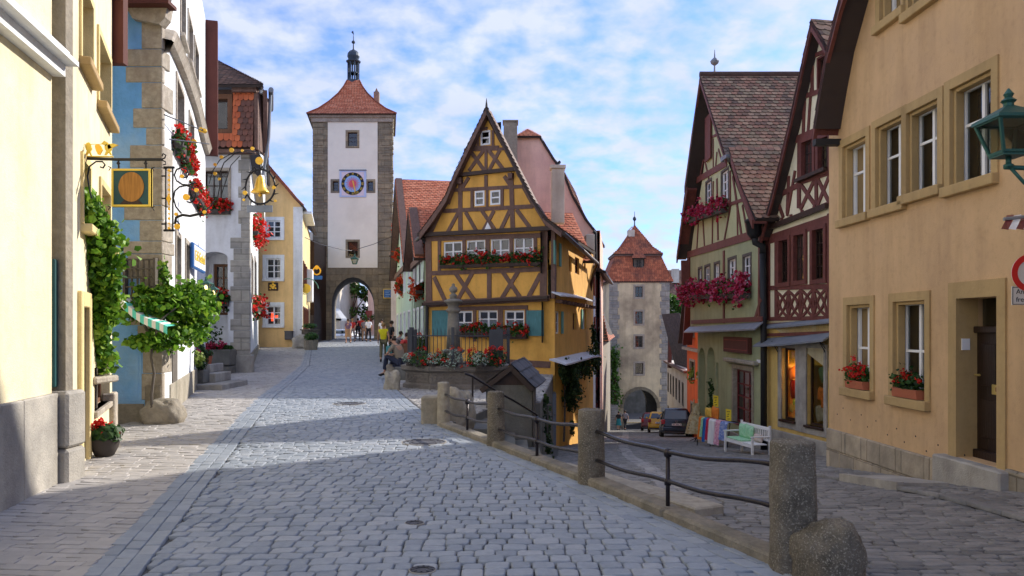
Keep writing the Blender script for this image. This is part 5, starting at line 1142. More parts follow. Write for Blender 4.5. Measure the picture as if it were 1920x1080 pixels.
while z < gz:
    h = rg.uniform(.4, .7); a = .68+.18*(k % 2)+rg.uniform(0, .1); mb.box(-.02, a, -.3, .03+rg.uniform(0, .02), z+.01, min(z+h, gz)-.01, .02); mr.box(G.L-a, G.L+.02, -.3, .03+rg.uniform(0, .02), z+.01, min(z+h, gz)-.01, .02); z += h; k += 1
mb.build('corner_stones', 'ashlar_grey', t); mr.build('corner_stones', 'ashlar_grey', t)
X0, X1 = PX(1143, 75), PX(1255, 75); mb = MB()
for x in (X0, X1): mb.add([(x, 75, -8.6), (x, 81, -8.6), (x, 81, gz), (x, 75, gz)], [[0, 1, 2, 3]])
GB = Fc(X0, 81, X1, 81); mb.M = GB.M; mb.wall([(0, -8.6), (GB.L, -8.6), (GB.L, gz), (0, gz)], [ga]); mb.M = None; mb.build('back_wall', 'tanwall', t)
mb = MB(G.M); o5 = ga[2:]; cc2 = ((ga[0][0]+ga[1][0])/2, o5[0][1])
for i in range(len(o5)-1):
    a, b = o5[i], o5[i+1]; f = lambda p, k: (cc2[0]+(p[0]-cc2[0])*k, cc2[1]+(p[1]-cc2[1])*k); mb.prism([f(a, 1), f(b, 1), f(b, 1.18), f(a, 1.18)], 0, .05+.012*(i % 2))
mb.build('arch_stones', 'ashlar', t)
def frust(cx_, cy_, h0, z0, h1, z1):
    c = lambda h, a, b, z: Vector((cx_+a*h, cy_+b*h, z)); return [(c(h0, -1, -1, z0), c(h0, 1, -1, z0), c(h1, 1, -1, z1), c(h1, -1, -1, z1)), (c(h0, 1, -1, z0), c(h0, 1, 1, z0), c(h1, 1, 1, z1), c(h1, 1, -1, z1)), (c(h0, -1, 1, z0), c(h0, -1, -1, z0), c(h1, -1, -1, z1), c(h1, -1, 1, z1))]
gx, gy = (X0+X1)/2, 78.0
Zp = lambda py, D=75: P(0, py, D).z
qs = frust(gx, gy, 3.15, Zp(526)-.1, 2.75, Zp(510)) + frust(gx, gy, 2.75, Zp(510), 2.15, Zp(478))
roofpart('lower_roof', 'tile_mixred', t, qs, tw=.22, rowh=.2, seed=5)
qs = frust(gx, gy, 2.35, Zp(475), 1.5, Zp(462)+.1) + frust(gx, gy, 1.5, Zp(462)+.1, .03, Zp(424)+.4)
roofpart('upper_roof', 'tile_mixred', t, qs, tw=.22, rowh=.2, seed=15)
mb = MB(); mb.box(gx-2.3, gx+2.3, gy-2.3, gy+2.3, Zp(479), Zp(475)-.04); mb.box(gx-3.0, gx+3.0, gy-3.05, gy+3, Zp(529)-.05, Zp(526)-.05); mb.build('eave_boards', 'timber', t)
mb = MB(); s = P(1200, 430, 78); mb.tube([(gx, gy, Zp(430)), (gx, gy, Zp(410)+.4)], [.1, .04], 6); mb.lathe([(.01, -.3), (.16, -.1), (.18, 0), (.14, .12), (.03, .25), (.02, .7)], gx, gy, Zp(412)+.5, 10); mb.build('finial', 'copper', t)
mb = MB(); a = P(1189, 517, 75.2); b = P(1207, 484, 75.2); mb.box(a.x, b.x, 75.4, 77, a.z, b.z); d = mb.build('dormer', 'oldwood', t); DF = Fc(a.x, 75.4, b.x, 75.4)
window(d, DF, (.2, DF.L-.2, a.z+.35, b.z-.12), dep=-.03, cols=2, rows=2, fm='oldwood', fw=.05, back=.02)
roofpart('dormer_roof', 'tile_mixred', d, [(Vector((a.x-.2, 75.1, b.z)), Vector((b.x+.2, 75.1, b.z)), Vector(((a.x+b.x)/2+.02, 76.1, Zp(461))), Vector(((a.x+b.x)/2-.02, 76.1, Zp(461))))], tw=.2, rowh=.18)
mb = MB(); c = P(1183, 445, 77.5); mb.box(c.x-.32, c.x+.32, 77.2, 77.9, c.z-2, c.z+.7, .03); mb.tube([(c.x-.2, 77.5, c.z+.7), (c.x+.15, 77.5, c.z+1.05)], .06, 6); mb.build('chimney', 'palewall', t)
t = tag(MB().box(8, 26, 93, 94, -9.3, -1.5).build('stone_wall', 'darkstone'), 'dark stone wall beyond the far gate arch', 'wall')
# steps up beside the arch + ivy bush
t = thing('stone_stairs', 'long flight of grey stone stairs climbing left of the far gate arch', 'stairs', (9.2, 73, -7.9))
for i in range(16):
    mb = MB(); z = -7.9+i*.185; mb.box(P(1143, 0, 72).x, P(1164, 0, 72).x, 71+i*.24, 75, z-.3, z+.17, .015); mb.build('step', 'concrete', t)
mb = MB(); mb.box(P(1163, 0, 72).x, P(1167, 0, 72).x, 71.5, 75, -8.2, -6.2); mb.build('side_wall', 'stone', t)
t = thing('green_climber', 'bright green climbing shrub on the left corner of the far gate tower', 'shrub', (9.6, 73.8, -5)); 
mb = MB(); mb.tube([(9.5, 74.2, -6.5), (9.6, 74.3, -3), (9.5, 74.4, -1)], [.12, .08, .04], 6); mb.build('stem', 'timber', t)
leafcloud('foliage', 'leaf_tree', t, np.concatenate([linepts((9.5, 74.2, -6.2), (9.5, 74.3, -.4), (.75, .45, .6), 1100, 3)]), .2, seed=2, varbias=.7)
# far things right of the tower
t = thing('long_roofed_building', 'large distant building with a huge brownish roof and small chimney behind the far gate tower', 'building', (22, 120, -9))
a = P(1235, 560, 118); b = P(1330, 505, 122); mb = MB(); mb.box(a.x, b.x+6, 118, 130, -9, a.z); mb.build('wall', 'palewall', t)
roofpart('roof', 'tile_brown', t, [(Vector((a.x-1, 117.5, a.z)), Vector((b.x+6, 117.5, a.z)), Vector((b.x+6, 124, P(0, 507, 124).z)), Vector((a.x-1, 124, P(0, 507, 124).z)))], tw=.6, rowh=.5)
mb = MB(); c = P(1266, 512, 121); mb.box(c.x-.5, c.x+.5, 120.5, 121.5, c.z-1.5, c.z+.6); mb.build('chimney', 'palewall', t)
def bush(name, label, cat, c, r, n, sz, leaf, seed, stem=True, grp=None):
    t = thing(name, label, cat, (c[0], c[1], c[2]-r[2]), grp); mb = MB(); mb.tube([(c[0], c[1], c[2]-r[2]), (c[0]+.1, c[1], c[2]), (c[0], c[1], c[2]+r[2]*.4)], [r[0]*.09, r[0]*.06, r[0]*.02], 6); mb.build('trunk', 'timber', t)
    rg = random.Random(seed); cs = [ellpts((c[0]+rg.uniform(-.6, .6)*r[0], c[1]+rg.uniform(-.6, .6)*r[1], c[2]+rg.uniform(-.6, .6)*r[2]), (r[0]*.45, r[1]*.45, r[2]*.45), n//12, seed+i, .4) for i in range(12)]
    leafcloud('crown', leaf, t, np.concatenate(cs), sz, seed=seed); return t
c = P(1272, 582, 95); bush('round_tree', 'bright green tree showing between the far tower and the green timbered house', 'tree', (c.x, 95, c.z), (2.0, 1.6, 2.2), 2400, .3, 'leaf_tree', 5)
c = P(1142, 560, 110); bush('round_tree', 'small dark tree far off left of the far gate tower', 'tree', (c.x, 110, c.z-.6), (1.6, 1.6, 1.5), 900, .3, 'leaf_dark', 6)
# slate roofed and white houses on the right before the tower
t = thing('slate_roofed_house', 'white walled cottage with a dark slate coloured roof right of the far gate tower', 'house', (13.6, 60, -6))
S1 = Fc(PX(1251, 64), 64, 10.6, 48); zs = S1.uz(1280, 690)[1]
mb = MB(S1.M); ws = [(.8+i*2.3, 1.5+i*2.3, z, z+1.3) for i in range(6) for z in (-5.9, -3.3)]; mb.wall([(0, -8), (S1.L, -8), (S1.L, zs), (0, zs)], ws, depth=.12); mb.build('wall', 'palewall', t)
for r in ws: window(t, S1, r, fw=.07, dep=.08, surround='oldwood', sw=.1)
zr_ = P(0, 588, 58).z
roofpart('roof', 'tile_slate', t, [(Vector((PX(1250, 60), 57, zs-.1)), Vector((PX(1295, 50), 50, zs-.1)), Vector((PX(1295, 50)+.5, 56, zr_)), Vector((PX(1250, 60), 62, zr_)))], tw=.26, rowh=.24)
shell('back_wall', 'palewall', t, S1, [(PX(1251, 64), 64), (18, 64), (16, 48), (10.6, 48)], -8, zs)
mb = MB(S1.M); mb.box(0, S1.L, 0, .3, zs-.15, zs); mb.build('eave_beam', 'timber', t)
mb = MB(); a = P(1288, 600, 50); mb.beam((PX(1254, 60), zs-.4), (PX(1256, 60), zr_), .22, 59.5, 60); mb.build('verge', 'brownboard', t)
# ================================================================ RED ORANGE HOUSE
t = thing('red_orange_house', 'narrow vivid red orange house half hidden by the green timbered house', 'house', (10, 43, -4))
RO = Fc(10.35, 47.3, 9.62, 39.9); zz1 = RO.uz(1300, 420)[1]
ws = [RO.rect(1294, 676, 705, 1303), RO.rect(1310, 679, 705, 1318), RO.rect(1297, 590, 630, 1302), RO.rect(1296, 755, 800, 1302)]
mb = MB(RO.M); mb.wall([(0, -6), (RO.L, -6), (RO.L, zz1-1), (RO.L*.55, zz1+1.5), (0, zz1-3.5)], ws, depth=.15); mb.build('wall', 'redhouse', t)
for i, r in enumerate(ws): window(t, RO, r, fw=.06, dep=.08, cols=2, rows=2, fm='oldwood', surround='palestone', sw=.12, sp=.04, sill='palestone', sillp=.1)
mb = MB(RO.M); z = RO.uz(1300, 655)[1]; mb.box(-.1, RO.L, 0, .3, z-.06, z+.08); mb.build('string_course', 'palestone', t)
a = RO.uz(1300, 505, .4); b = RO.uz(1287, 644, .4); mb = MB(RO.M); mb.beam((a[0]+1, a[1]+3.6), b, .35, .1, .6); mb.build('bargeboard', 'brownboard', t)
shell('back_wall', 'redhouse', t, RO, [(10.35, 47.3), (16, 47), (16, 40), (9.62, 39.9)], -6, zz1-3.5)
roofpart('roof', 'tile_brown', t, [(RO.pt(-.3, .5, b[1]), RO.pt(-.3, -5, b[1]), RO.pt(a[0]+1, -5, a[1]+3.8), RO.pt(a[0]+1, .5, a[1]+3.8))], tw=.25, rowh=.22)
# ================================================================ GREEN TIMBERED HOUSE
t = thing('green_timbered_house', 'sage green gabled house with red brown timbers and a steep old tile roof', 'house', (8.2, 30, -3))
GN = Fc(8.03, 34.6, 8.0, 25.35); GJ = Fc(7.85, 35.2, 7.82, 25.3)   # ground floor, jettied upper floors
zj = GJ.uz(1380, 611)[1]; zg = GJ.uz(1350, 461)[1]
a3 = [arch(GN, 1310, 1322, 652, 672, 826), arch(GN, 1326, 1340, 651, 671, 826)]
dr = GN.rect(1376, 690, 790, 1411); sd = (GN.uz(1342, 700)[0], GN.uz(1347, 700)[0], -3.0, GN.uz(1344, 680)[1])
mb = MB(GN.M); mb.wall([(0, -4.2), (GN.L, -4.2), (GN.L, zj), (0, zj)], a3+[dr, sd], depth=.5); mb.build('ground_floor_wall', 'green', t)
mb = MB(GN.M)
for o_ in a3: mb.add([(o_[0][0], -.5, o_[0][1]), (o_[1][0], -.5, o_[1][1]), (o_[1][0], -.5, 1), (o_[0][0], -.5, 1)], [[0, 1, 2, 3]])
mb.build('niche_backs', 'palewall', t)
window(t, GN, dr, dep=.12, cols=3, rows=4, fm='redpaint', fw=.10, bar=.05, surround='palestone', sw=.16, sp=.04, sill='redpaint', sillp=.02, curtain=None, back=.7, name='shop_window')
window(t, GN, sd, dep=.1, cols=1, rows=1, fm='brownpaint', name='side_window')
a = GN.uz(1366, 660); b = GN.uz(1424, 668); mb = MB(GN.M); mb.box(a[0], b[0], 0, .22, dr[3]+.22, dr[3]+.36, .03); mb.build('door_cornice', 'palestone', t)
mb = MB(GN.M); mb.box(GN.uz(1330, 800)[0], GN.L, 0, .05, -4, -2.0-.15, .02); mb.build('plinth', 'concrete', t)
# things hanging inside the shop window
rg = random.Random(3); mb = MB(GN.M)
for i in range(9):
    u = dr[0]+.2+(dr[1]-dr[0]-.4)*rg.random(); z = dr[2]+.3+(dr[3]-dr[2]-.9)*rg.random(); mb.box(u-.12, u+.12, -.24, -.22, z-.15, z+.15)
lc = tag(mb.build('hanging_linen', 'curtain'), 'lace pieces hanging inside the shop window of the green house', 'linen')
mb = MB(GN.M); N1 = 40
V = []
for i in range(N1+1): u = dr[0]+.1+(dr[1]-dr[0]-.2)*i/N1; V += [(u, -.2+.012*math.sin(i*1.1), dr[3]-.1), (u, -.2+.012*math.sin(i*1.1), dr[3]-.62-.05*abs(math.sin(i*.5)))]
mb.add(V, [[2*i, 2*i+2, 2*i+3, 2*i+1] for i in range(N1)]); tag(mb.build('lace_curtain', 'curtain'), 'short white lace curtain across the top of the green house shop window', 'curtain')
mb = MB(GN.M); u = dr[0]+.45; mb.box(u, u+.2, -.21, -.2, dr[2]+.45, dr[2]+.75); u = dr[1]-.5; mb.box(u, u+.22, -.21, -.2, dr[3]-1.0, dr[3]-.75); tag(mb.build('price_card', 'goldpaint'), 'yellow cards hanging inside the shop window of the green house', 'card', )
# first floor
gws = [GJ.rect(1310, 505, 547, 1316), GJ.rect(1322, 501, 541, 1331), GJ.rect(1340, 496, 536, 1349), GJ.rect(1366, 488, 530, 1380), GJ.rect(1394, 482, 533, 1408)]
mb = MB(GJ.M); mb.wall([(0, zj), (GJ.L, zj), (GJ.L, zg), (0, zg)], gws, depth=.15); mb.add([(0, 0, zj), (GJ.L, 0, zj), (GJ.L, -.3, zj), (0, -.3, zj)], [[0, 1, 2, 3]]); mb.build('first_floor_wall', 'green', t)
for r in gws: window(t, GJ, r, dep=.05, cols=2, rows=3, fm='whitepaint', fw=.06, bar=.035, surround='oldwood', sw=.09, sp=.02)
mb = MB(GJ.M)
beams(GJ, mb, [(1358, 470, 1358, 606, .2), (1425, 440, 1424, 600, .16), (1297, 604, 1430, 598, .16), (1428, 560, 1416, 600, .16)], 0, .035)
# gable
ga1 = [(1294, 476), (1297, 448), (1312, 350), (1332, 190), (1345, 250), (1369, 320), (1400, 410), (1433, 448)]
gpx = [GJ.uz(*p) for p in ga1]; gpx[0] = (0, zg); gpx[-1] = (GJ.L, zg)
gpx = [(0, zg), GJ.uz(1300, 440), GJ.uz(1318, 330), GJ.uz(1334, 190), GJ.uz(1360, 290), GJ.uz(1403, 410), (GJ.L-.2, zg)]
g2 = [GJ.rect(1324, 344, 388, 1334), GJ.rect(1353, 325, 379, 1366)]
beams(GJ, mb, [(1290, 478, 1432, 434, .28), (1318, 400, 1396, 374, .12), (1345, 335, 1347, 450, .14), (1338, 340, 1336, 470, .1), (1375, 330, 1392, 445, .14), (1312, 385, 1307, 472, .1), (1318, 400, 1322, 470, .1),
               (1371, 385, 1358, 455, .1), (1383, 385, 1384, 445, .1), (1393, 385, 1403, 440, .1), (1370, 320, 1370, 380, .12), (1301, 342, 1364, 305, .25),
               (1320, 300, 1312, 340, .1), (1322, 300, 1330, 335, .1), (1345, 285, 1342, 320, .09), (1348, 280, 1357, 310, .09), (1338, 260, 1338, 320, .09), (1324, 262, 1350, 250, .1)], 0, .035)
mb.build('timber_frame', 'timber_red', t)
mb = MB(GJ.M); mb.wall(gpx, g2, depth=.15); mb.build('gable_wall', 'green_infill', t)
for r in g2: window(t, GJ, r, dep=.05, cols=2, rows=3, fm='whitepaint', fw=.06, bar=.035, surround='oldwood', sw=.08, sp=.02)
a = GJ.uz(1326, 222); b = GJ.uz(1336, 296); mb = MB(GJ.M); mb.box(a[0], b[0], .03, .1, b[1], a[1], .01); mb.build('loft_hatch', 'timber_red', t)
# verge boards (front edge of the roof overhang)
wv = .45
vl = [GJ.uz(*p, wv) for p in ((1268, 482), (1276, 425), (1287, 350))]; vu = [GJ.uz(*p, wv) for p in ((1283, 350), (1298, 240), (1312, 143))]
ur = [GJ.uz(*p, wv) for p in ((1312, 143), (1335, 215), (1360, 292))]; lrr = [GJ.uz(*p, wv) for p in ((1370, 292), (1386, 345), (1410, 412))]
mb = MB(GJ.M)
for ch_ in (vl, vu, ur, lrr):
    for a, b in zip(ch_, ch_[1:]): mb.prism([(a[0], a[1]), (b[0], b[1]), (b[0], b[1]-.27), (a[0], a[1]-.27)], wv-.06, wv); mb.prism([(a[0], a[1]-.05), (b[0], b[1]-.05), (b[0], b[1]-.12), (a[0], a[1]-.12)], .0, wv-.06)
mb.build('bargeboard', 'timber_red', t)
zr_ = ur[0][1]; back = -9
ap = GJ.pt(ur[0][0], wv, zr_+.02); apb = GJ.pt(ur[0][0], back, zr_+.02)
md = GJ.pt(ur[2][0], wv, ur[2][1]); mdb = GJ.pt(ur[2][0], back, ur[2][1]); m2 = GJ.pt(lrr[0][0]-.1, wv-.1, lrr[0][1]+.2)
ev = GJ.pt(lrr[2][0]+.05, wv-.1, lrr[2][1]+.02); evb = GJ.pt(lrr[2][0]+.05, back, lrr[2][1]+.02)
roofpart('roof', 'tile_old', t, [(md, mdb, apb, ap), (ev, evb, GJ.pt(lrr[1][0], back, lrr[1][1]+.03), GJ.pt(lrr[1][0], wv-.02, lrr[1][1]+.03)), (GJ.pt(lrr[1][0], wv-.02, lrr[1][1]+.03), GJ.pt(lrr[1][0], back, lrr[1][1]+.03), GJ.pt(lrr[0][0]-.35, back, lrr[0][1]+.35), GJ.pt(lrr[0][0]-.35, wv-.02, lrr[0][1]+.35))], tw=.22, rowh=.205, seed=8, lift=.028)
v0 = GJ.pt(vl[0][0], wv, vl[0][1]); roofpart('rear_roof', 'tile_old', t, [(GJ.pt(vl[0][0], back, vl[0][1]), v0, ap, apb)], tw=.3, rowh=.25, seed=9)
mb = MB(); mb.tube([ap+Vector((0, 0, .05)), apb+Vector((0, 0, .05))], .12, 8); mb.build('ridge_tiles', 'tile_brown', t)
mb = MB(); s = P(1340, 140, 32.0); mb.tube([(s.x, 32, zr_), (s.x, 32, s.z+.4)], [.06, .03], 6); mb.lathe([(.02, 0), (.15, .1), (.18, .18), (.12, .26), (.03, .34), (.01, .65)], s.x, 32, s.z+.35, 10); mb.build('finial', 'lead', t)
mb = MB(GJ.M); mb.prism([(ur[2][0]-.5, ur[2][1]+.05), (ur[2][0]+.28, ur[2][1]-.0), (ur[2][0]+.28, ur[2][1]-.12), (ur[2][0]-.5, ur[2][1]-.12)], wv-.5, wv+.04); mb.build('eave_gutter', 'lead', t)
shell('back_wall', 'green', t, GN, [(8.03, 34.6), (16, 34.7), (16, 25.4), (8.0, 25.35)], -4.2, zg)
pent('pent_roof', GJ, [(1293, 622), (1330, 621), (1375, 619), (1431, 616)], .26, .22, 'lead', t, th=.05)
a = GJ.uz(1291, 480); mb = MB(GJ.M); mb.prism([(a[0]+.02, zg-.1), (a[0]+.22, zg-.1), (a[0]+.22, zg-1.4), (a[0]+.12, zg-1.4)], .0, .35); mb.build('corner_bracket', 'timber_red', t)
# sign board and name plate on the green house
a = GN.uz(1364, 631); b = GN.uz(1411, 664); mb = MB(GN.M); mb.box(a[0], b[0], .02, .16, b[1], a[1], .01); s = tag(mb.build('shop_sign', 'brownboard'), 'blank dark red shop sign board above the door of the green house', 'sign')
mb = MB(GN.M); mb.box(a[0]+.1, b[0]-.1, .16, .165, b[1]+.1, b[1]+.12); mb.box(a[0]+.1, b[0]-.1, .16, .165, a[1]-.12, a[1]-.1); mb.box(a[0]+.1, a[0]+.12, .16, .165, b[1]+.12, a[1]-.12); mb.box(b[0]-.12, b[0]-.1, .16, .165, b[1]+.12, a[1]-.12); mb.build('border_line', 'shutterred', s)
a = GN.uz(1421, 674); b = GN.uz(1430, 681); mb = MB(GN.M); mb.box(a[0], b[0], .01, .04, b[1], a[1]); tag(mb.build('street_sign', 'signwhite'), 'tiny white street name plate beside the black downpipe', 'sign')
# big downpipe and hopper between the houses
mb = MB(); D = 25.1; mb.tube([P(1430, 470, D), P(1432, 640, D), P(1432, 860, D)], .10, 10); tp = P(1414, 415, D); mb.lathe([(.10, -.5), (.22, -.35), (.26, 0), (.30, .02), (.30, .1), (.24, .12)], tp.x, D, tp.z-.05, 12); mb.tube([P(1414, 440, D), P(1416, 455, D), P(1430, 462, D), P(1430, 475, D)], .11, 8)
tag(mb.build('rain_pipe', 'black', smooth=True), 'thick black rain pipe with a hopper between the green and the dark timbered houses', 'rain pipe')
# ================================================================ DARK TIMBERED HOUSE
t = thing('dark_timbered_house', 'cream and dark red half timbered house with two lit shop windows', 'house', (8.6, 22, -2))
TH = Fc(8.06, 25.3, 9.95, 15.7)
def te(px, py, w=0): return TH.uz(px, py, w)
zp = te(1490, 603)[1]
sh = [TH.rect(1467, 652, 785, 1494), TH.rect(1514, 652, 796, 1547)]
mb = MB(TH.M); mb.wall([(0, -3), (TH.L, -3), (TH.L, zp), (0, zp)], sh, depth=.9); mb.build('ground_floor_wall', 'shopyellow', t)
mb = MB(TH.M); a = te(1461, 645); b = te(1552, 645)
for u0, u1 in ((a[0], sh[0][0]), (sh[0][1], sh[1][0]), (sh[1][1], sh[1][1]+.15)): mb.box(u0, u1, 0, .06, sh[1][2]-.25, sh[0][3]+.14, .01)
for r in sh: mb.box(r[0], r[1], 0, .055, r[3], r[3]+.14); mb.box(r[0], r[1], 0, .055, r[2]-.25, r[2])
mb.build('shop_surround', 'concrete', t)
for i, r in enumerate(sh):
    window(t, TH, r, dep=.1, cols=1, rows=1, fm='darkwood', fw=.07, pane='clearglass', back=None, sill='darkwood', sillp=.12, sh=.07, name='shop_window')
mb = MB(TH.M); u0, u1 = sh[0][0]-.3, sh[1][1]+.3; mb.add([(u0, -.9, -1.6), (u1, -.9, -1.6), (u1, -.9, 2), (u0, -.9, 2), (u0, -.1, -1.5), (u1, -.1, -1.5)], [[0, 1, 2, 3], [0, 1, 5, 4]]); mb.build('shop_interior', 'barrel', t)  # warm orange colour stands in for lamplight filling the shop
# goods
rg = random.Random(21); gd = [('leaf_lime', 0), ('curtain_yellow', 0), ('bloom_scarlet', 0)]
mat('cush_orange', (.75, .22, .03), nz=.2, scale=12, bump=.2); mat('cush_lime', (.55, .65, .08), nz=.2, scale=12, bump=.2); mat('cush_yellow', (.8, .5, .08), nz=.2, scale=12); mat('cush_green', (.12, .2, .08), nz=.2, scale=10); mat('cush_pattern', (.55, .5, .35), nz=.4, scale=18, c2=(.2, .18, .1), c2sc=9)
def cushion(F, u, w, z, sx_, sz_, m, lab, rot=0, th=.09):
    mb = MB(); n = 10; V = []
    for sgn in (1, -1):
        for i in range(n+1):
            for j in range(n+1):
                a, b = -1+2*i/n, -1+2*j/n; h = sgn*th*max(0, (1-abs(a)**2.2)*(1-abs(b)**2.2))**.5; k = 1-.08*(1-a*a)*(abs(b))-.0; k2 = 1-.08*(1-b*b)*abs(a)
                x = a*sx_/2*k2; zz_ = b*sz_/2*k; V.append(F.pt(u+x*math.cos(rot)-zz_*math.sin(rot), w+h, z+x*math.sin(rot)+zz_*math.cos(rot)))
    m_ = n+1; Fs = [[o+i*m_+j, o+i*m_+j+1, o+(i+1)*m_+j+1, o+(i+1)*m_+j] for o in (0, m_*m_) for i in range(n) for j in range(n)]
    mb.add(V, Fs); return tag(mb.build('cushion', m, smooth=True), lab, 'cushion', 'cushions on sale')
def tq(x, y): return te(x, y)
for (x, y, s1, s2, m, lab, rt) in ((1481, 755, .45, .22, 'cush_lime', 'lime green cushion on top of the pile in the left shop window', 0), (1481, 772, .5, .2, 'cush_orange', 'orange cushion in the middle of the pile in the left shop window', 0), (1483, 783, .5, .14, 'cush_yellow', 'flat amber cushion at the bottom of the pile in the left shop window', 0),
                                 (1530, 700, .45, .45, 'cush_green', 'dark green patterned cushion hung high in the right shop window', .4), (1541, 725, .4, .45, 'cush_yellow', 'golden cushion standing in the right shop window', .2), (1526, 740, .4, .4, 'cush_orange', 'orange cushion standing in the right shop window', -.2), (1524, 775, .5, .5, 'cush_pattern', 'beige patterned cushion leaning at the bottom of the right shop window', .2), (1475, 730, .4, .6, 'bloom_scarlet', 'dark red draped cloth cushion in the left shop window', .1), (1544, 680, .3, .5, 'cush_orange', 'bright orange cushion at the upper right of the right shop window', 0), (1472, 700, .4, .4, 'cush_orange', 'orange cushion hung beside the lamp in the left shop window', .3), (1535, 757, .5, .35, 'cush_orange', 'wide orange cushion stacked low in the right shop window', -.1), (1475, 765, .5, .3, 'cush_yellow', 'pale amber cushion leaning low in the left shop window', .2), (1543, 705, .4, .4, 'cush_yellow', 'yellow cushion below the valance of the right shop window', -.3)):
    p = tq(x, y); cushion(TH, p[0], -.24-.03*rg.random(), p[1], s1, s2, m, lab, rt)
p = tq(1483, 695); mb = MB(TH.M); mb.prism([(p[0]-.22, p[1]-.16), (p[0]+.22, p[1]-.16), (p[0]+.1, p[1]+.14), (p[0]-.1, p[1]+.14)], -.5, -.3); mat('lampshade', (1, .6, .2), nz=0, bump=0, emit=5); tl = tag(mb.build('table_lamp', 'lampshade'), 'small glowing lamp with a cone shade in the left shop window', 'lamp')
mb = MB(TH.M); mb.box(p[0]-.03, p[0]+.03, -.42, -.38, p[1]-.6, p[1]-.16); mb.build('lamp_stem', 'mailbrass', tl)
for i, r in enumerate(sh):
    mb = MB(TH.M); N1 = 30; V = []
    for k in range(N1+1): u = r[0]+.05+(r[1]-r[0]-.1)*k/N1; V += [(u, -.2+.02*math.sin(k*1.6), r[3]-.06), (u, -.2+.02*math.sin(k*1.6), r[3]-.5-.03*math.sin(k*1.6))]
    mb.add(V, [[2*k, 2*k+2, 2*k+3, 2*k+1] for k in range(N1)]); tag(mb.build('curtain_valance', 'curtain_yellow'), ['yellow pleated valance in the left shop window of the timbered house', 'yellow pleated valance in the right shop window of the timbered house'][i], 'curtain')
mb = MB(TH.M); a = te(1550, 850); mb.box(0, te(1553, 850)[0]+3, 0, .08, -2.6, te(1550, 828)[1], .02); mb.build('plinth', 'concrete', t)
# upper walls
ze = te(1440, 425)[1]
tri = [TH.rect(1463, 452, 531, 1480), TH.rect(1491, 442, 527, 1510), TH.rect(1526, 432, 525, 1547)]
pv = [te(*p) for p in ((1444, 400), (1470, 300), (1496, 180), (1527, 60))]
up2 = [TH.rect(1506, 268, 330, 1526), TH.rect(1537, 262, 322, 1556)]
hatch = TH.rect(1535, 112, 170, 1548)
Apx = te(1530, 45)
ol = [(0, zp), (TH.L, zp), (TH.L, Apx[1]-(TH.L-Apx[0])*1.75), Apx, pv[2], pv[1], (0, te(1438, 430)[1])]
mb = MB(TH.M); mb.wall(ol, tri+up2+[hatch], depth=.2); mb.build('upper_wall', 'cream_infill', t)
for r in tri: window(t, TH, r, dep=.06, cols=3, rows=4, fm='darkwood', fw=.05, bar=.022, surround='timber_red', sw=.12, sp=.07)
for r in up2: window(t, TH, r, dep=.06, cols=2, rows=3, fm='darkwood', fw=.05, bar=.022, surround='timber_red', sw=.12, sp=.07)
window(t, TH, hatch, dep=.06, cols=2, rows=4, fm='darkwood', fw=.04, bar=.02, surround='timber_red', sw=.06)
mb = MB(TH.M)
beams(TH, mb, [(1440, 450, 1440, 600, .3), (1456, 443, 1456, 600, .14), (1440, 450, 1556, 412, .28), (1443, 540, 1556, 537, .14), (1443, 598, 1556, 596, .12), (1556, 400, 1556, 600, .16), (1440, 610, 1556, 604, .1), (1440, 628, 1556, 624, .1),
               (1446, 425, 1556, 382, .10), (1455, 400, 1556, 362, .0), (1470, 330, 1510, 310, .0),
               (1480, 330, 1477, 400, .12), (1460, 380, 1470, 408, .12), (1492, 320, 1477, 405, .10), (1470, 362, 1502, 345, .16), (1500, 262, 1499, 390, .16), (1530, 255, 1532, 385, .14), (1490, 262, 1556, 235, .2), (1504, 340, 1556, 322, .18),
               (1502, 345, 1530, 385, .12), (1528, 338, 1502, 393, .12), (1534, 335, 1556, 380, .12), (1556, 330, 1534, 385, .12),
               (1510, 175, 1507, 255, .12), (1522, 165, 1516, 250, .10), (1512, 180, 1548, 168, .14), (1524, 105, 1524, 175, .12), (1520, 108, 1548, 96, .12), (1530, 120, 1516, 170, .08), (1528, 62, 1529, 105, .08), (1481, 330, 1500, 200, .12), (1466, 422, 1467, 408, .12), (1484, 415, 1484, 402, .12), (1505, 408, 1505, 394, .12), (1528, 400, 1528, 386, .12)] and
      [b for b in [(1440, 450, 1440, 600, .3), (1456, 443, 1456, 600, .14), (1440, 450, 1556, 412, .28), (1443, 540, 1556, 537, .14), (1443, 598, 1556, 596, .12), (1556, 400, 1556, 600, .16), (1440, 610, 1556, 604, .1), (1440, 628, 1556, 624, .1),
               (1446, 425, 1556, 382, .14), (1480, 330, 1477, 400, .12), (1460, 380, 1470, 408, .12), (1492, 320, 1477, 405, .10), (1462, 366, 1502, 345, .16), (1500, 262, 1499, 390, .16), (1530, 255, 1532, 385, .14), (1486, 265, 1556, 235, .2), (1504, 340, 1556, 322, .18),
               (1502, 345, 1530, 385, .12), (1528, 338, 1502, 393, .12), (1534, 335, 1556, 380, .12), (1556, 330, 1534, 385, .12),
               (1510, 175, 1507, 255, .12), (1522, 165, 1516, 250, .10), (1505, 182, 1548, 168, .14), (1524, 105, 1524, 175, .12), (1520, 108, 1548, 96, .12), (1528, 62, 1529, 105, .08), (1466, 422, 1467, 408, .12), (1484, 415, 1484, 402, .12), (1505, 408, 1505, 394, .12), (1528, 400, 1528, 386, .12)]], 0, .04)
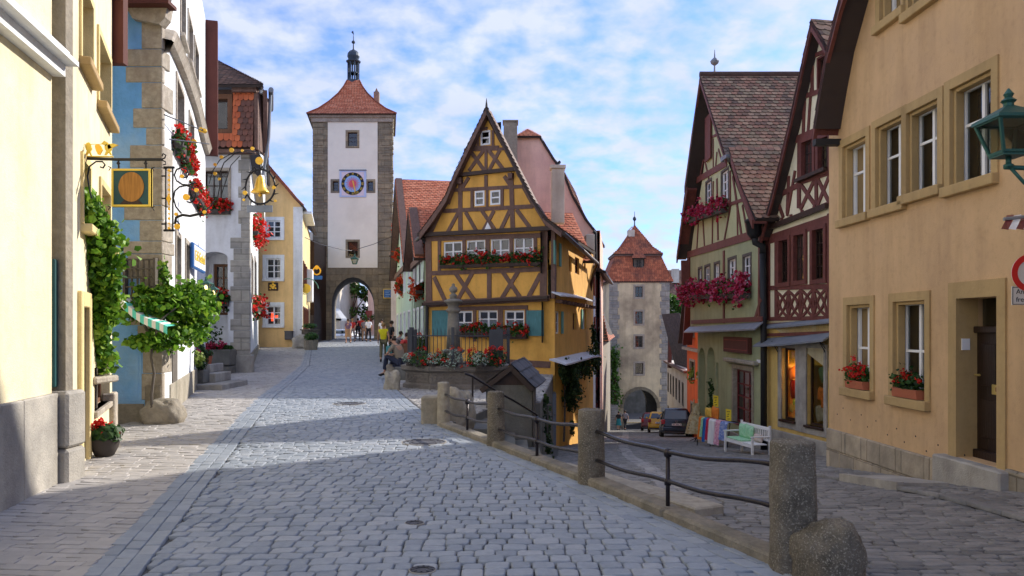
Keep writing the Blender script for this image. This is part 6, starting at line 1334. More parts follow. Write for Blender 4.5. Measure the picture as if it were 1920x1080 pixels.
# lattice of curved crosses
la = te(1458, 545); lb = te(1556, 597); cw = (te(1506, 560)[0]-la[0])
for i in range(4):
    for j in range(1):
        u0 = la[0]+i*cw/1.0*.5*1.0; 
cols_ = 4; cwid = (te(1553, 560)[0]-la[0])/cols_; z0, z1 = lb[1]+.05, la[1]-.05
for i in range(cols_):
    u0 = la[0]+i*cwid; u1 = u0+cwid; zm = (z0+z1)/2
    for (a, b, bow) in (((u0, z0), (u1, z1), .12), ((u0, z0), (u1, z1), -.12), ((u0, z1), (u1, z0), .12), ((u0, z1), (u1, z0), -.12)):
        pp = [(a[0]+(b[0]-a[0])*k/6+bow*math.sin(math.pi*k/6)*(-1 if b[1] < a[1] else 1)*.8, a[1]+(b[1]-a[1])*k/6-bow*math.sin(math.pi*k/6)) for k in range(7)]
        for p, q_ in zip(pp, pp[1:]): mb.beam(p, q_, .075, .001, .045)
    mb.box(u0-.04, u0+.04, 0, .047, z0, z1)
mb.build('timber_frame', 'timber_red', t)
mb = MB(TH.M); a = te(1500, 345); b = te(1556, 322); mb.beam((a[0], a[1]+.08), (b[0], b[1]+.08), .1, .04, .2); a = te(1446, 428); b = te(1556, 386); mb.beam(a, b, .14, .04, .16); mb.build('drip_boards', 'darkwood', t)
pent('upper_pent_roof', TH, [(1436, 614), (1490, 610), (1570, 602)], .15, .12, 'lead', t)
pent('shop_awning_roof', TH, [(1434, 648), (1490, 645), (1570, 637)], .42, .24, 'lead', t)
wv = .35
vv = [te(*p, wv) for p in ((1424, 442), (1447, 360), (1477, 235), (1502, 120), (1520, 38))]; vr = [te(*p, wv) for p in ((1520, 38), (1545, 78), (1590, 190))]
mb = MB(TH.M)
for ch_ in (vv, vr):
    for a, b in zip(ch_, ch_[1:]): mb.prism([(a[0], a[1]), (b[0], b[1]), (b[0], b[1]-.3), (a[0], a[1]-.3)], wv-.07, wv); mb.prism([(a[0], a[1]-.05), (b[0], b[1]-.05), (b[0], b[1]-.15), (a[0], a[1]-.15)], 0, wv-.07)
mb.build('bargeboard', 'timber_red', t)
qs = []
for a, b in zip(vv, vv[1:]): A1, B1 = TH.pt(a[0], wv, a[1]), TH.pt(b[0], wv, b[1]); v = TH.n*-8; qs.append((A1+v, A1, B1, B1+v))
for a, b in zip(vr, vr[1:]): A1, B1 = TH.pt(a[0], wv, a[1]+.02), TH.pt(b[0], wv, b[1]+.02); v = TH.n*-8; qs.append((B1, B1+v, A1+v, A1))
roofpart('roof', 'tile_old', t, qs, tw=.24, rowh=.22, seed=31)
shell('back_wall', 'cream_infill', t, TH, [(8.06, 25.3), (16, 25.2), (17, 15.7), (9.95, 15.7)], -3, zp+3)
mb = MB(TH.M)
for xx in (1462, 1551): p = te(xx, 655); mb.tube([(p[0], .03, p[1]), (p[0]-.02, .25, p[1]+.25), (p[0], .05, p[1]-.1), (p[0], .04, te(xx, 740)[1])], .018, 6)
mb.build('awning_bracket', 'iron', t)
# ================================================================ ORANGE PLASTER HOUSE, right foreground
t = thing('apricot_house', 'large apricot plastered house on the right with ochre framed windows and dark door', 'house', (5.5, 9, 0))
OH = Fc(5.35, 13.5, 5.75, 2.0)
def oe(px, py, w=0): return OH.uz(px, py, w)
def orr(xl, yt, yb, xr): return OH.rect(xl, yt, yb, xr)
wr = [orr(1581, 276, 412, 1625), orr(1643, 240, 392, 1693), orr(1701, 213, 366, 1760), orr(1783, 168, 350, 1861), orr(1589, 572, 726, 1633), orr(1676, 566, 742, 1736), orr(1651, -75, 46, 1692), orr(1705, -100, 22, 1760)]
dd = orr(1796, 560, 868, 1872); dd = (dd[0], dd[1], .02, dd[3])
# gable outline from the verge; unseen peak raised to shade more street
wv = .42
vg = [oe(*p, wv) for p in ((1524, 240), (1534, 175), (1548, 95), (1572, 0))]
top_ = (5.9, 11.6)
sl = (vg[3][1]-vg[2][1])/(vg[3][0]-vg[2][0])
ol = [(0, -1.2), (OH.L, -1.2), (OH.L, 8.0), (7.6, 12.8)]+[(2.1+i*.0, 7.0) for i in range(0)]+[oe(1602, 0), oe(1581, 125), oe(1560, 190), (0, oe(1548, 235)[1])]
mb = MB(OH.M); mb.wall(ol, wr+[dd], depth=.34); mb.build('wall', 'orange_plaster', t)
for i, r in enumerate(wr):
    lab = 'white window tilted open' if i == 0 else None
    window(t, OH, r, dep=.15, cols=2, rows=2, fm='whitepaint', fw=.055, bar=.035, surround='ochre', sw=.12 if i not in (1,) else .11, sp=.022, sill='ochre', sillp=.09, sh=.13, mid=[.42] if 0 else [.62 if i < 4 else .48], label=lab, curtain=.0 or None)
# bevelled inner steps of the surrounds
for r in wr: mb = MB(OH.M); mb.box(r[0]+.003, r[0]+.05, -.14, -.03, r[2], r[3]-.003, .008); mb.box(r[0]+.05, r[1]-.003, -.14, -.03, r[3]-.05, r[3]-.003, .008); mb.build('inner_rebate', 'ochre', t)
mb = MB(OH.M); mb.box(dd[0]-.17, dd[0], 0, .024, -.05, dd[3]+.2); mb.box(dd[1], dd[1]+.15, 0, .024, -.05, dd[3]+.2); mb.box(dd[0], dd[1], 0, .024, dd[3], dd[3]+.2); mb.box(dd[0], dd[0]+.004, -.25, .0, 0, dd[3]); mb.box(dd[1]-.004, dd[1], -.25, 0, 0, dd[3]); mb.build('door_surround', 'ochre', t)
mb = MB(OH.M); dw = dd[1]-dd[0]; mb.box(dd[0], dd[1], -.30, -.24, .0, dd[3]-.36); 
for (a, b, c, e) in ((.12, .48, .55, .82), (.52, .88, .55, .82), (.12, .88, .16, .46)): H_ = dd[3]-.36; mb.box(dd[0]+dw*a, dd[0]+dw*b, -.24, -.222, H_*c+.02, H_*e+.1*(c > .5), .012)
mb.box(dd[0], dd[1], -.28, -.19, dd[3]-.42, dd[3]-.34, .01); mb.box(dd[0], dd[1], -.28, -.18, 0, .12, .01); d = mb.build('door', 'doorwood', t)
mb = MB(OH.M); mb.box(dd[0]+.05, dd[1]-.05, -.29, -.28, dd[3]-.34, dd[3]); mb.build('fanlight', 'glass', d)
mb = MB(OH.M); a = dd[0]+dw*.42; mb.box(a, a+.24, -.222, -.21, .93-.12, .93, .006); mb.build('letter_slot', 'mailbrass', d)
mb = MB(OH.M); mb.box(a+.08, a+.16, -.21, -.207, .85, .90); mb.build('letter_label', 'redpaint', d)
mb = MB(OH.M); mb.tube([(dd[0]+.09, -.22, 1.03), (dd[0]+.09, -.16, 1.03), (dd[0]+.2, -.15, 1.03)], .012, 6); mb.build('handle', 'mailbrass', d)
mb = MB(OH.M); mb.box(dd[0]+.004, dd[0]+.02, -.14, -.04, 1.33, 1.47); tag(mb.build('doorbell', 'signwhite'), 'small white doorbell panel in the reveal of the dark entrance door', 'doorbell')
mb = MB(OH.M); mb.box(dd[0]-.3, dd[1]+.25, -.3, .16, -.5, .015, .02); mb.build('doorstep', 'concrete', t)
mb = MB(OH.M); rg = random.Random(33)
for row, (z0, z1, jit) in enumerate(((-1.3, -.42, 0), (-.42, -.08, .3))):
    u = 0
    while u < dd[0]-.18: w = rg.uniform(.35, .62)+row*.1; mb.box(u+.003, min(u+w, dd[0]-.18)-.003, -.1, .045+rg.uniform(0, .012), z0+.003, z1-.003, .014); u += w
mb.box(dd[1]+.16, OH.L, -.1, .05, -.6, .04, .02); mb.build('plinth', 'plinth', t)
mb = MB(OH.M)
for i in range(14):
    u = .3+i*.27+rg.uniform(-.05, .05); mb.disc((u, .18-.02*i+(.14 if i % 2 else 0)), .012, -.002, .004, 8)
mb.build('drill_holes', 'black', t)
mb = MB(OH.M)
vg2 = vg+[(7.6, 13.1), (OH.L+1, 8.0)]
for a, b in zip(vg2, vg2[1:]): mb.prism([(a[0], a[1]), (b[0], b[1]), (b[0], b[1]-.22), (a[0], a[1]-.22)], wv-.06, wv); mb.prism([(a[0], a[1]-.06), (b[0], b[1]-.06), (b[0], b[1]-.12), (a[0], a[1]-.12)], 0, wv-.06)
mb.build('bargeboard', 'timber_red', t)
qs = []
for a, b in zip(vg2[:-1], vg2[1:-1]): A1, B1 = OH.pt(a[0], wv, a[1]), OH.pt(b[0], wv, b[1]); v = OH.n*-8; qs.append((A1+v, A1, B1, B1+v))
A1, B1 = OH.pt(*[vg2[-1][0], wv, vg2[-1][1]]), OH.pt(vg2[-2][0], wv, vg2[-2][1]); v = OH.n*-8; qs.append((A1, A1+v, B1+v, B1))
roofpart('roof', 'tile_brown', t, qs, tw=.3, rowh=.28, seed=61)
mb = MB(OH.M); mb.box(vg[0][0]-.02, vg[0][0]+.12, -.6, wv, vg[0][1]-.3, vg[0][1]-.2); mb.build('eave_end', 'black', t)
shell('back_wall', 'orange_plaster', t, OH, [(5.35, 13.5), (14, 13.8), (14, 2), (5.75, 2.0)], -1.2, 4.6)
# unseen house added behind the apricot one, shaped to shade the street
t = thing('added_shading_house', 'unseen gabled house added behind the apricot house to block the sun', 'house', (13, 17, -1)); NF = Fc(9.95, 19.7, 9.85, 13.95)
no = [(0, -2), (NF.L, -2), (NF.L, 6.6), (1.9, 12.2), (0, 9.2)]; mb = MB(NF.M); mb.prism(no, 0, -7); mb.build('walls', 'palewall', t)
roofpart('roof', 'tile_brown', t, [(NF.pt(NF.L+.1, .3, 6.55), NF.pt(NF.L+.1, -7.2, 6.55), NF.pt(1.9, -7.2, 12.32), NF.pt(1.9, .3, 12.32)), (NF.pt(0, -7.2, 9.3), NF.pt(0, .3, 9.3), NF.pt(1.9, .3, 12.32), NF.pt(1.9, -7.2, 12.32))], tw=.3, rowh=.28)
# raised slab with kerb in front of the door
mb = MB()
for (ua, ub, wa, wb, dz) in ((dd[0]-.85, dd[0]+.42, .36, .92, .085), (dd[0]-1.0, dd[0]+.5, .94, 1.03, .10)):
    c = [OH.pt(u, w, 0) for u, w in ((ua, wa), (ub, wa), (ub, wb), (ua, wb))]; mb.add([(p.x, p.y, zL(p.y)-.1) for p in c]+[(p.x, p.y, zL(p.y)+dz) for p in c], [[0, 3, 2, 1], [4, 5, 6, 7], [0, 1, 5, 4], [1, 2, 6, 5], [2, 3, 7, 6], [3, 0, 4, 7]])
tag(mb.build('doorway_slab', 'concrete'), kind='structure')
# ================================================================ LEFT SIDE THINGS
def scroll(c, r0, r1, a0, a1, n, f):
    return [f(c[0]+(r0+(r1-r0)*i/n)*math.cos(a0+(a1-a0)*i/n), c[1]+(r0+(r1-r0)*i/n)*math.sin(a0+(a1-a0)*i/n)) for i in range(n+1)]
# hanging barrel sign (faces the camera), at depth 9.6
D = 9.6; f = lambda x, y, d=D: P(x, y, d)
t = thing('hanging_sign', 'square dark green sign with a wooden barrel in a yellow frame on an iron arm', 'sign', f(248, 350))
mb = MB(); mb.tube([f(131, 296), f(220, 299), f(303, 299)], .018, 8); mb.tube([f(133, 280), f(131, 340)], .014, 6)
mb.tube([f(x, y) for x, y in ((303, 299), (309, 296), (311, 291), (306, 288), (304, 293))], .009, 6); mb.tube([f(x, y) for x, y in ((303, 300), (310, 303), (311, 308), (306, 309))], .008, 6)
mb.tube([f(x, y) for x, y in ((172, 372), (168, 358), (164, 330), (168, 312), (180, 303), (192, 303), (197, 309), (193, 315), (188, 313))], .010, 6)
for x in (222, 273): mb.tube([f(x, 299), f(x+1, 318)], .012, 6); mb.box(f(x-2, 0).x, f(x+3, 0).x, D-.015, D+.015, f(0, 322).z, f(0, 316).z); mb.tube([f(x-3, 306), f(x, 303), f(x+3, 306), f(x, 310), f(x-3, 306)], .006, 5)
for x, y, sx_ in ((209, 315, -1), (284, 316, 1), (208, 389, -1), (284, 390, 1)): mb.tube([f(x, y), f(x+6*sx_, y-3)], .006, 5); mb.tube([f(x+2*sx_, y), f(x+5*sx_, y+5)], .005, 5)
mb.build('iron_arm', 'iron', t)
a, b = f(211, 388), f(284, 317)
mb = MB(); mb.box(a.x, b.x, D-.02, D+.02, a.z, b.z); mb.build('panel', 'darkgreen', t)
mb = MB(); w_ = .024
mb.box(a.x, b.x, D-.03, D+.03, a.z, a.z+w_); mb.box(a.x, b.x, D-.03, D+.03, b.z-w_, b.z); mb.box(a.x, a.x+w_, D-.03, D+.03, a.z+w_, b.z-w_); mb.box(b.x-w_, b.x, D-.03, D+.03, a.z+w_, b.z-w_); mb.build('frame', 'goldpaint', t)
c = f(248, 351); mb = MB(); n = 28; mb.prism([(c.x+.152*math.cos(2*math.pi*k/n), c.z+.178*math.sin(2*math.pi*k/n)) for k in range(n)], D-.028, D-.02); mb.build('barrel_picture', 'barrel', t)
mb = MB(); p1 = f(226, 384); p2 = f(270, 384); mb.prism([(p1.x, p1.z), (p2.x, p1.z), (p2.x-.06, p1.z+.06), (p1.x+.06, p1.z+.06)], D-.026, D-.02); mb.build('barrel_stand', 'darkwood', t)
t2 = thing('gilded_figures', 'row of golden cut out figures carrying grapes on top of the iron arm', 'ornament', f(178, 292))
def cut(name, pts, m='goldpaint', d=D, par=t2): mb = MB(); mb.prism([(f(x, y, d).x, f(x, y, d).z) for x, y in pts], d-.008, d+.008); return mb.build(name, m, par)
man = [(0, 0), (3, -9), (1, -13), (0, -19), (3, -24), (8, -25), (11, -20), (13, -13), (10, -8), (13, 0), (10, 0), (7, -6), (3, 0)]
cut('figure', [(141+x, 292+y) for x, y in man]); cut('figure', [(160+x, 292+y) for x, y in man]); cut('figure', [(196+x*1.1, 291+y*.85) for x, y in man])
cut('wing', [(202, 272), (212, 269), (222, 272), (212, 277), (203, 280)]); cut('grapes', [(178, 273), (184, 270), (190, 274), (193, 281), (188, 290), (184, 290), (180, 282)], 'gold'); cut('vine_leaf', [(190, 270), (196, 264), (203, 268), (199, 274)])
mb = MB(); mb.tube([f(150, 271), f(212, 270)], .004, 5); mb.tube([f(136, 293), f(212, 294)], .009, 5); mb.build('carrying_pole', 'goldpaint', t2)
# wrought iron bracket with scrolls on the blue house
D = 13.3; t = thing('wrought_iron_bracket', 'ornate black iron wall bracket with big scrolls and golden rosettes on the blue house corner', 'bracket', P(320, 370, D))
g = lambda x, y: P(x, y, D)
mb = MB()
for x in (311, 324): mb.tube([g(x, 313), g(x, 433)], .014, 6)
mb.tube([g(307, 314), g(327, 314)], .02, 6); mb.tube([g(307, 432), g(327, 432)], .02, 6)
for y in (330, 372, 420): mb.tube([g(303, y), g(311, y)], .014, 6)
mb.tube([g(x, y) for x, y in ((328, 420), (330, 408), (342, 403), (356, 405), (370, 402), (384, 398))], .022, 8)
mb.tube([g(x, y) for x, y in ((340, 400), (330, 388), (325, 372), (328, 358), (337, 350), (350, 348), (362, 352), (368, 362), (365, 374), (357, 380), (350, 378))], .014, 6)
mb.tube([g(x, y) for x, y in ((367, 342), (355, 347), (342, 346), (331, 339), (327, 328), (331, 318), (340, 314), (350, 317), (354, 326), (350, 333), (343, 332))], .014, 6)
mb.tube([g(x, y) for x, y in ((328, 420), (334, 428), (337, 420), (331, 414))], .012, 6)
mb.build('iron_scrolls', 'iron', t, smooth=True)
mb = MB()
for x, y, r in ((350, 370, .055), (342, 331, .032), (369, 357, .035), (384, 398, .03), (333, 425, .05), (331, 402, .03)): c = g(x, y); mb.disc((c.x, c.z), r, D-.03, D-.005, 12); mb.build('rosette', 'gold', t); mb = MB()
for i in range(13): c = g(317.5, 320+i*9); r = .016 if i % 2 else .022; mb.disc((c.x, c.z), r, D-.02, D, 8)
mb.box(g(317, 0).x, g(318, 0).x, D-.008, D-.002, g(0, 430).z, g(0, 316).z); c = g(317.5, 373); mb.prism([(c.x-.04, c.z), (c.x, c.z+.09), (c.x+.04, c.z), (c.x, c.z-.09)], D-.03, D-.01); mb.build('gold_beading', 'gold', t)
mb = MB(); 
for a, b in (((308, 215), (388, 248)), ((318, 261), (392, 270))): mb.tube([P(a[0], a[1], 13.4), P(b[0], b[1], 17)], .012, 6)
r_ = mb.build('stay_rod', 'iron', t)
mb = MB(); 
for x, y in ((378, 244), (384, 246), (365, 266)): c = P(x, y, 16.6); mb = MB(); mb.disc((c.x, c.z), .05, 16.55, 16.6, 10); mb.build('gold_knob', 'gold', r_)
# bell sign
D = 17.5; t = thing('bell_sign', 'golden bell in a black iron wreath hanging from a flower trimmed scrollwork arm', 'sign', P(488, 350, D)); g = lambda x, y: P(x, y, D)
mb = MB(); c = g(488, 350)
mb.tube([(c.x+.32*math.cos(k*math.pi/12), D, c.z+.38*math.sin(k*math.pi/12)) for k in range(25)], .022, 6)
mb.tube([g(x, y) for x, y in ((382, 398), (396, 385), (408, 370), (412, 350), (412, 325), (420, 305), (440, 288), (462, 282), (482, 285), (492, 298), (490, 318))], .012, 6)
mb.tube([g(x, y) for x, y in ((392, 345), (398, 322), (412, 300), (436, 287), (458, 283), (478, 290))], .01, 6)
mb.tube([g(x, y) for x, y in ((415, 365), (424, 338), (433, 310), (450, 292))], .01, 6)
mb.tube([g(487, 290), g(488, 325)], .02, 6); mb.tube([g(x, y) for x, y in ((470, 322), (476, 314), (482, 322), (476, 326), (470, 322))], .01, 5)
for k in range(14): a = k*math.pi/7; p = Vector((c.x+.32*math.cos(a), D, c.z+.38*math.sin(a))); q = Vector((c.x+.42*math.cos(a+.15), D, c.z+.49*math.sin(a+.15))); mb.tube([p, q], [.022, .004], 5)
mb.build('iron_wreath', 'iron', t, smooth=True)
mb = MB(); a, b = g(463, 385), g(511, 398); mb.box(a.x, b.x, D-.02, D+.02, b.z, a.z, .008); mb.build('name_scroll', 'lead', t)
mb = MB(); mb.lathe([(.20, -.20), (.19, -.17), (.13, -.1), (.10, .02), (.09, .1), (.05, .15), (.03, .18), (.01, .2)], c.x, D, c.z+.06, 16); mb.lathe([(.01, -.04), (.05, 0), (.01, .05)], c.x, D, c.z-.19, 10); mb.build('bell', 'gold', t, smooth=True)
mb = MB()
for x, y, r in ((487, 302, .085), (474, 279, .04), (435, 282, .05), (416, 295, .04), (404, 309, .035), (455, 283, .03), (460, 362, .05), (514, 352, .04), (412, 336, .03), (404, 326, .04), (458, 375, .03), (517, 377, .03)): q = g(x, y); mb = MB(); mb.disc((q.x, q.z), r, D-.04, D-.01, 12); mb.build('golden_flower', 'gold', t)
# blue sign with gold lettering
SG = Fc(-7.55, 19.15, -7.45, 19.2)
t = thing('inn_sign', 'blue edged white projecting sign with golden letters on the side of the blue house', 'sign', P(372, 480, 19.5))
q0, q1, q2, q3 = P(363, 457, 18.6), P(385, 478, 20.6), P(385, 512, 20.6), P(363, 495, 18.6)
f_ = Fc(q0.x, q0.y, q1.x, q1.y); zt_, zb_ = (q0.z+q1.z)/2+.08, (q2.z+q3.z)/2-.05
mb = MB(f_.M); mb.box(0, f_.L, -.08, 0, zb_, zt_, .02); mb.build('blue_edge', 'signblue', t)
mb = MB(f_.M); mb.box(.05, f_.L-.05, 0, .012, zb_+.05, zt_-.05); mb.build('white_face', 'signwhite', t)
def text(s, F, u, z, size, m, par, w=.02, name='lettering', ext=.006, xs=1):
    cu = bpy.data.curves.new(name, 'FONT'); cu.body = s; cu.size = size; cu.extrude = ext; o = bpy.data.objects.new(name, cu)
    me = bpy.data.meshes.new_from_object(o); bpy.data.objects.remove(o); off = woff(par)
    for v in me.vertices: c = v.co; v.co = F.pt(u+c.x*xs, w+c.z, z+c.y)-off
    me.materials.append(MAT[m]); o = bpy.data.objects.new(name, me); COL.objects.link(o); o.parent = par; return o
text('Café Gasthof', f_, .12, zt_-.40, .36, 'goldpaint', t, w=.02, xs=.9)
# twin lanterns
def lantern(par, c, s, lit=True, roof='verdigris', glass='lampglass'):
    mb = MB(); mb.lathe([(.02, .22), (.20, .14), (.205, .12), (.19, .12)], c.x, c.y, c.z, 4 if s > 0 else 6, ph=math.pi/4); s_ = abs(s)
    mb.v = [Vector((c.x+(v.x-c.x)*s_, c.y+(v.y-c.y)*s_, c.z+(v.z-c.z)*s_)) for v in mb.v]
    k = MB(); k.lathe([(.03, .21), (.03, .23), (.045, .245), (.02, .265), (.03, .285), (.005, .32)], c.x, c.y, c.z, 8); k.v = [Vector((c.x+(v.x-c.x)*s_, c.y+(v.y-c.y)*s_, c.z+(v.z-c.z)*s_)) for v in k.v]; mb.add(k.v, k.f); mb.build('lantern_roof', roof, par)
    g_ = MB(); A = [Vector((c.x+dx*s_*.125, c.y+dy*s_*.125, c.z+.12*s_)) for dx, dy in ((-1, -1), (1, -1), (1, 1), (-1, 1))]; B = [Vector((c.x+dx*s_*.07, c.y+dy*s_*.07, c.z-.07*s_)) for dx, dy in ((-1, -1), (1, -1), (1, 1), (-1, 1))]
    g_.add(A+B, [[i, (i+1) % 4, 4+(i+1) % 4, 4+i] for i in range(4)]); g_.build('lantern_glass', glass, par)
    e = MB()
    for i in range(4): e.tube([A[i], B[i]], .012*s_, 5); e.tube([A[i], A[(i+1) % 4]], .012*s_, 5); e.tube([B[i], B[(i+1) % 4]], .014*s_, 5)
    e.box(c.x-.075*s_, c.x+.075*s_, c.y-.075*s_, c.y+.075*s_, c.z-.09*s_, c.z-.07*s_); e.build('lantern_frame', roof, par)
    if lit: b = MB(); b.lathe([(.005, -.07), (.035, -.03), (.04, .01), (.02, .05), (.005, .06)], c.x, c.y, c.z, 8); b.build('bulb', 'bulb', par, smooth=True)
for i, (x, y, D, lb) in enumerate(((386, 540, 16.8, 'larger nearer wall lantern glowing above the grapevine'), (400, 550, 18.6, 'smaller farther wall lantern glowing beside the arched niche'))):
    c = P(x, y, D); t = thing('wall_lantern', lb, 'lantern', c, 'glowing lanterns above the grapevine'); lantern(t, c, .75); mb = MB(); mb.tube([c+Vector((0, 0, -.17)), c+Vector((-.1, .1, -.4)), c+Vector((-.9, .3, -.45))], .015, 6); mb.build('lantern_arm', 'iron', t)
# vines
def vine(label, stems, clouds, seed, leaf='leaf_vine', sz=.13, bias=None, stem_r=.03, name='grapevine'):
    t = thing(name, label, 'vine', stems[0][0]); mb = MB()
    for s in stems:
        n = len(s); mb.tube(s, [stem_r*(1-.6*i/(n-1)) for i in range(n)], 8)
    mb.build('stem', 'oldwood', t, smooth=True); pts = []
    for i, (a, b, r, n) in enumerate(clouds): pts.append(linepts(a, b, r, n, seed+i))
    leafcloud('foliage', leaf, t, np.concatenate(pts), sz, seed=seed, varbias=bias); return t
p = lambda x, y, d: P(x, y, d)
vine('tall grapevine climbing in a narrow column up the yellow house', [[p(181, 815, 10.9), p(179, 770, 10.9), p(180, 700, 10.8), p(176, 620, 10.6), p(170, 480, 10.2), p(150, 370, 9.9)]],
     [(p(140, 360, 9.8), p(162, 400, 9.9), (.17, .15, .17), 420), (p(160, 385, 9.8), p(178, 470, 10.0), (.30, .28, .25), 1500), (p(180, 440, 10.0), p(190, 520, 10.1), (.30, .26, .3), 1500), (p(178, 510, 10.2), p(196, 600, 10.4), (.2, .22, .3), 1200), (p(176, 600, 10.4), p(200, 690, 10.8), (.17, .2, .25), 560), (p(190, 520, 10.1), p(212, 560, 10.2), (.18, .2, .2), 400)], 11, sz=.082)
vine('broad grapevine spreading from a twisted trunk in front of the blue house corner', [[p(285, 792, 13.3), p(284, 740, 13.3), p(289, 700, 13.35), p(283, 670, 13.3), p(287, 640, 13.3), p(300, 600, 13.3), p(340, 570, 13.6)], [p(287, 640, 13.3), p(265, 600, 13.2), p(250, 560, 13.2)], [p(312, 580, 13.6), p(306, 520, 13.5), p(304, 490, 13.5)]],
     [(p(300, 560, 13.5), p(372, 590, 14.2), (.42, .35, .36), 2500), (p(330, 620, 13.6), p(362, 630, 14.4), (.40, .35, .24), 650), (p(230, 585, 13.2), p(300, 570, 13.4), (.3, .25, .22), 600), (p(255, 640, 13.2), p(325, 645, 13.4), (.3, .28, .18), 700), (p(262, 545, 13.4), p(278, 560, 13.4), (.18, .12, .16), 160), (p(306, 500, 13.5), p(314, 550, 13.6), (.10, .12, .2), 160), (p(355, 540, 14), p(392, 580, 14.6), (.3, .3, .3), 650), (p(370, 600, 14.2), p(395, 570, 14.6), (.2, .25, .3), 350)], 31, sz=.085)
# trellis
t = thing('wooden_trellis', 'square wooden lattice trellis fixed on the corner stones of the blue house', 'trellis', p(265, 530, 13.6)); mb = MB(); a, b = p(237, 572, 13.62), p(291, 487, 13.62); n = 5
for i in range(n+1): x = a.x+(b.x-a.x)*i/n; mb.box(x-.014, x+.014, 13.60, 13.62, a.z, b.z)
for i in range(n+1): z = a.z+(b.z-a.z)*i/n; mb.box(a.x-.03, b.x+.03, 13.575, 13.60, z-.014, z+.014)
for x in (a.x-.01, b.x+.01): mb.box(x-.022, x+.022, 13.55, 13.66, a.z-.03, b.z+.03)
mb.build('lattice', 'oldwood', t)
# awning (teal and white)
t = thing('fabric_awning', 'teal and white striped fabric awning half buried in the vine leaves', 'awning', p(270, 620, 12.8)); mb = MB(); mw = MB(); N1 = 12
for k in range(N1):
    x0, x1 = 226+k*7.3, 226+(k+1)*7.3; yy = lambda x: 560+(x-226)*.66+6*math.sin((x-226)/20)
    A, B = p(x0, yy(x0), 13.0), p(x1, yy(x1), 13.0); o = Vector((-.03, .4, .02)); (mb if k % 2 else mw).add([A, B, B+o, A+o, A+Vector((0, 0, -.12)), B+Vector((0, 0, -.13))], [[0, 1, 2, 3], [0, 1, 5, 4]])
mb.build('teal_stripes', 'awning_teal', t); mw.build('white_stripes', 'awning_white', t)
# potted geranium left, stone shelf
a = p(196, 855, 10.0); t = thing('potted_geranium', 'red geraniums in a dark round bowl on the pavement by the yellow house', 'potted plant', (a.x, 10.0, 0)); mb = MB(); mb.lathe([(.11, 0), (.16, .1), (.185, .2), (.19, .22), (.165, .22), (.15, .18)], a.x, 10.0, .01, 20); mb.build('bowl', 'darkpot', t, smooth=True)
leafcloud('foliage', 'leaf_dark', t, ellpts((a.x, 10, .29), (.24, .22, .11), 420, 7, .2), .07, seed=7); leafcloud('blossoms', 'bloom_red', t, blooms(ellpts((a.x, 9.95, .35), (.25, .2, .10), 13, 9, .7), 26, .022, 7), .035, seed=8)
a = p(172, 718, 10.6); b = p(200, 711, 10.6); mb = MB(); mb.box(a.x, b.x+.02, 10.3, 10.9, a.z, a.z+.09, .02); tag(mb.build('stone_shelf', 'quoin'), 'small stone shelf on the yellow house wall behind the vine stem', 'shelf')
# flower boxes on the left
flowerbox('long red geranium box on the sunny upper wall of the blue house, nearest', HS.pt(1.6, .12, 5.05), HS.pt(4.9, .12, 5.1), nl=600, nb=150, foliage=.36, seed=5, bsz=.06, lsz=.09, hang=.1)
flowerbox('red geranium box farther along the white side of the blue house', HS.pt(5.3, .12, 4.75), HS.pt(9.4, .12, 4.8), nl=520, nb=130, foliage=.34, seed=6, bsz=.065, lsz=.09, hang=.1)
flowerbox('red geranium box under the leaded window of the arched niche house', K.pt(K.uz(385, 400)[0], .12, K.uz(400, 402)[1]), K.pt(K.uz(433, 400)[0], .12, K.uz(400, 402)[1]), nl=330, nb=50, foliage=.28, seed=12, bsz=.08, lsz=.11, br=.05)
flowerbox('dark flower box in the arched niche with a few red blooms', K.pt(K.uz(385, 575)[0], .05, K.uz(400, 577)[1]), K.pt(K.uz(430, 575)[0], .05, K.uz(400, 574)[1]), nl=330, nb=12, foliage=.35, seed=13, bsz=.08, lsz=.12, br=.05, leaf='leaf_dark')
flowerbox('upper red geranium box on the side wall before the orange house', P(475, 440, 33), P(487, 455, 40), nl=420, nb=110, foliage=.7, seed=14, bsz=.13, lsz=.13, br=.09, d=.4)
flowerbox('lower red geranium box on the side wall before the orange house', P(474, 583, 32), P(489, 590, 40), nl=420, nb=90, foliage=.5, seed=15, bsz=.12, lsz=.13, br=.08, d=.4)
# planters near the steps
t = thing('stone_steps', 'two low grey stone steps at the end of the blue house', 'steps', (-8.2, 21.5, 0))
for (x0, x1, y0, y1, z0, z1) in ((P(345, 0, 20.6).x, P(424, 0, 20.9).x, 20.6, 22.6, -.05, .14), (P(386, 0, 21.6).x, P(409, 0, 21.6).x, 21.4, 22.6, .14, .38), (P(386, 0, 22).x, P(397, 0, 22).x, 21.9, 22.9, .38, .60)): mb = MB(); mb.box(x0, x1, y0, y1, z0, z1, .015); mb.build('step', 'concrete', t)
c = P(374, 705, 21.2); t = thing('potted_shrub', 'dark clipped shrub in a square stone tub by the steps', 'potted plant', (c.x, 21.2, .14)); mb = MB(); mb.box(c.x-.2, c.x+.2, 21.0, 21.4, .14, .50, .03); mb.build('stone_tub', 'darkstone', t); leafcloud('foliage', 'leaf_dark', t, ellpts((c.x+.02, 21.1, .82), (.24, .24, .42), 800, 3, .3), .07, seed=3)
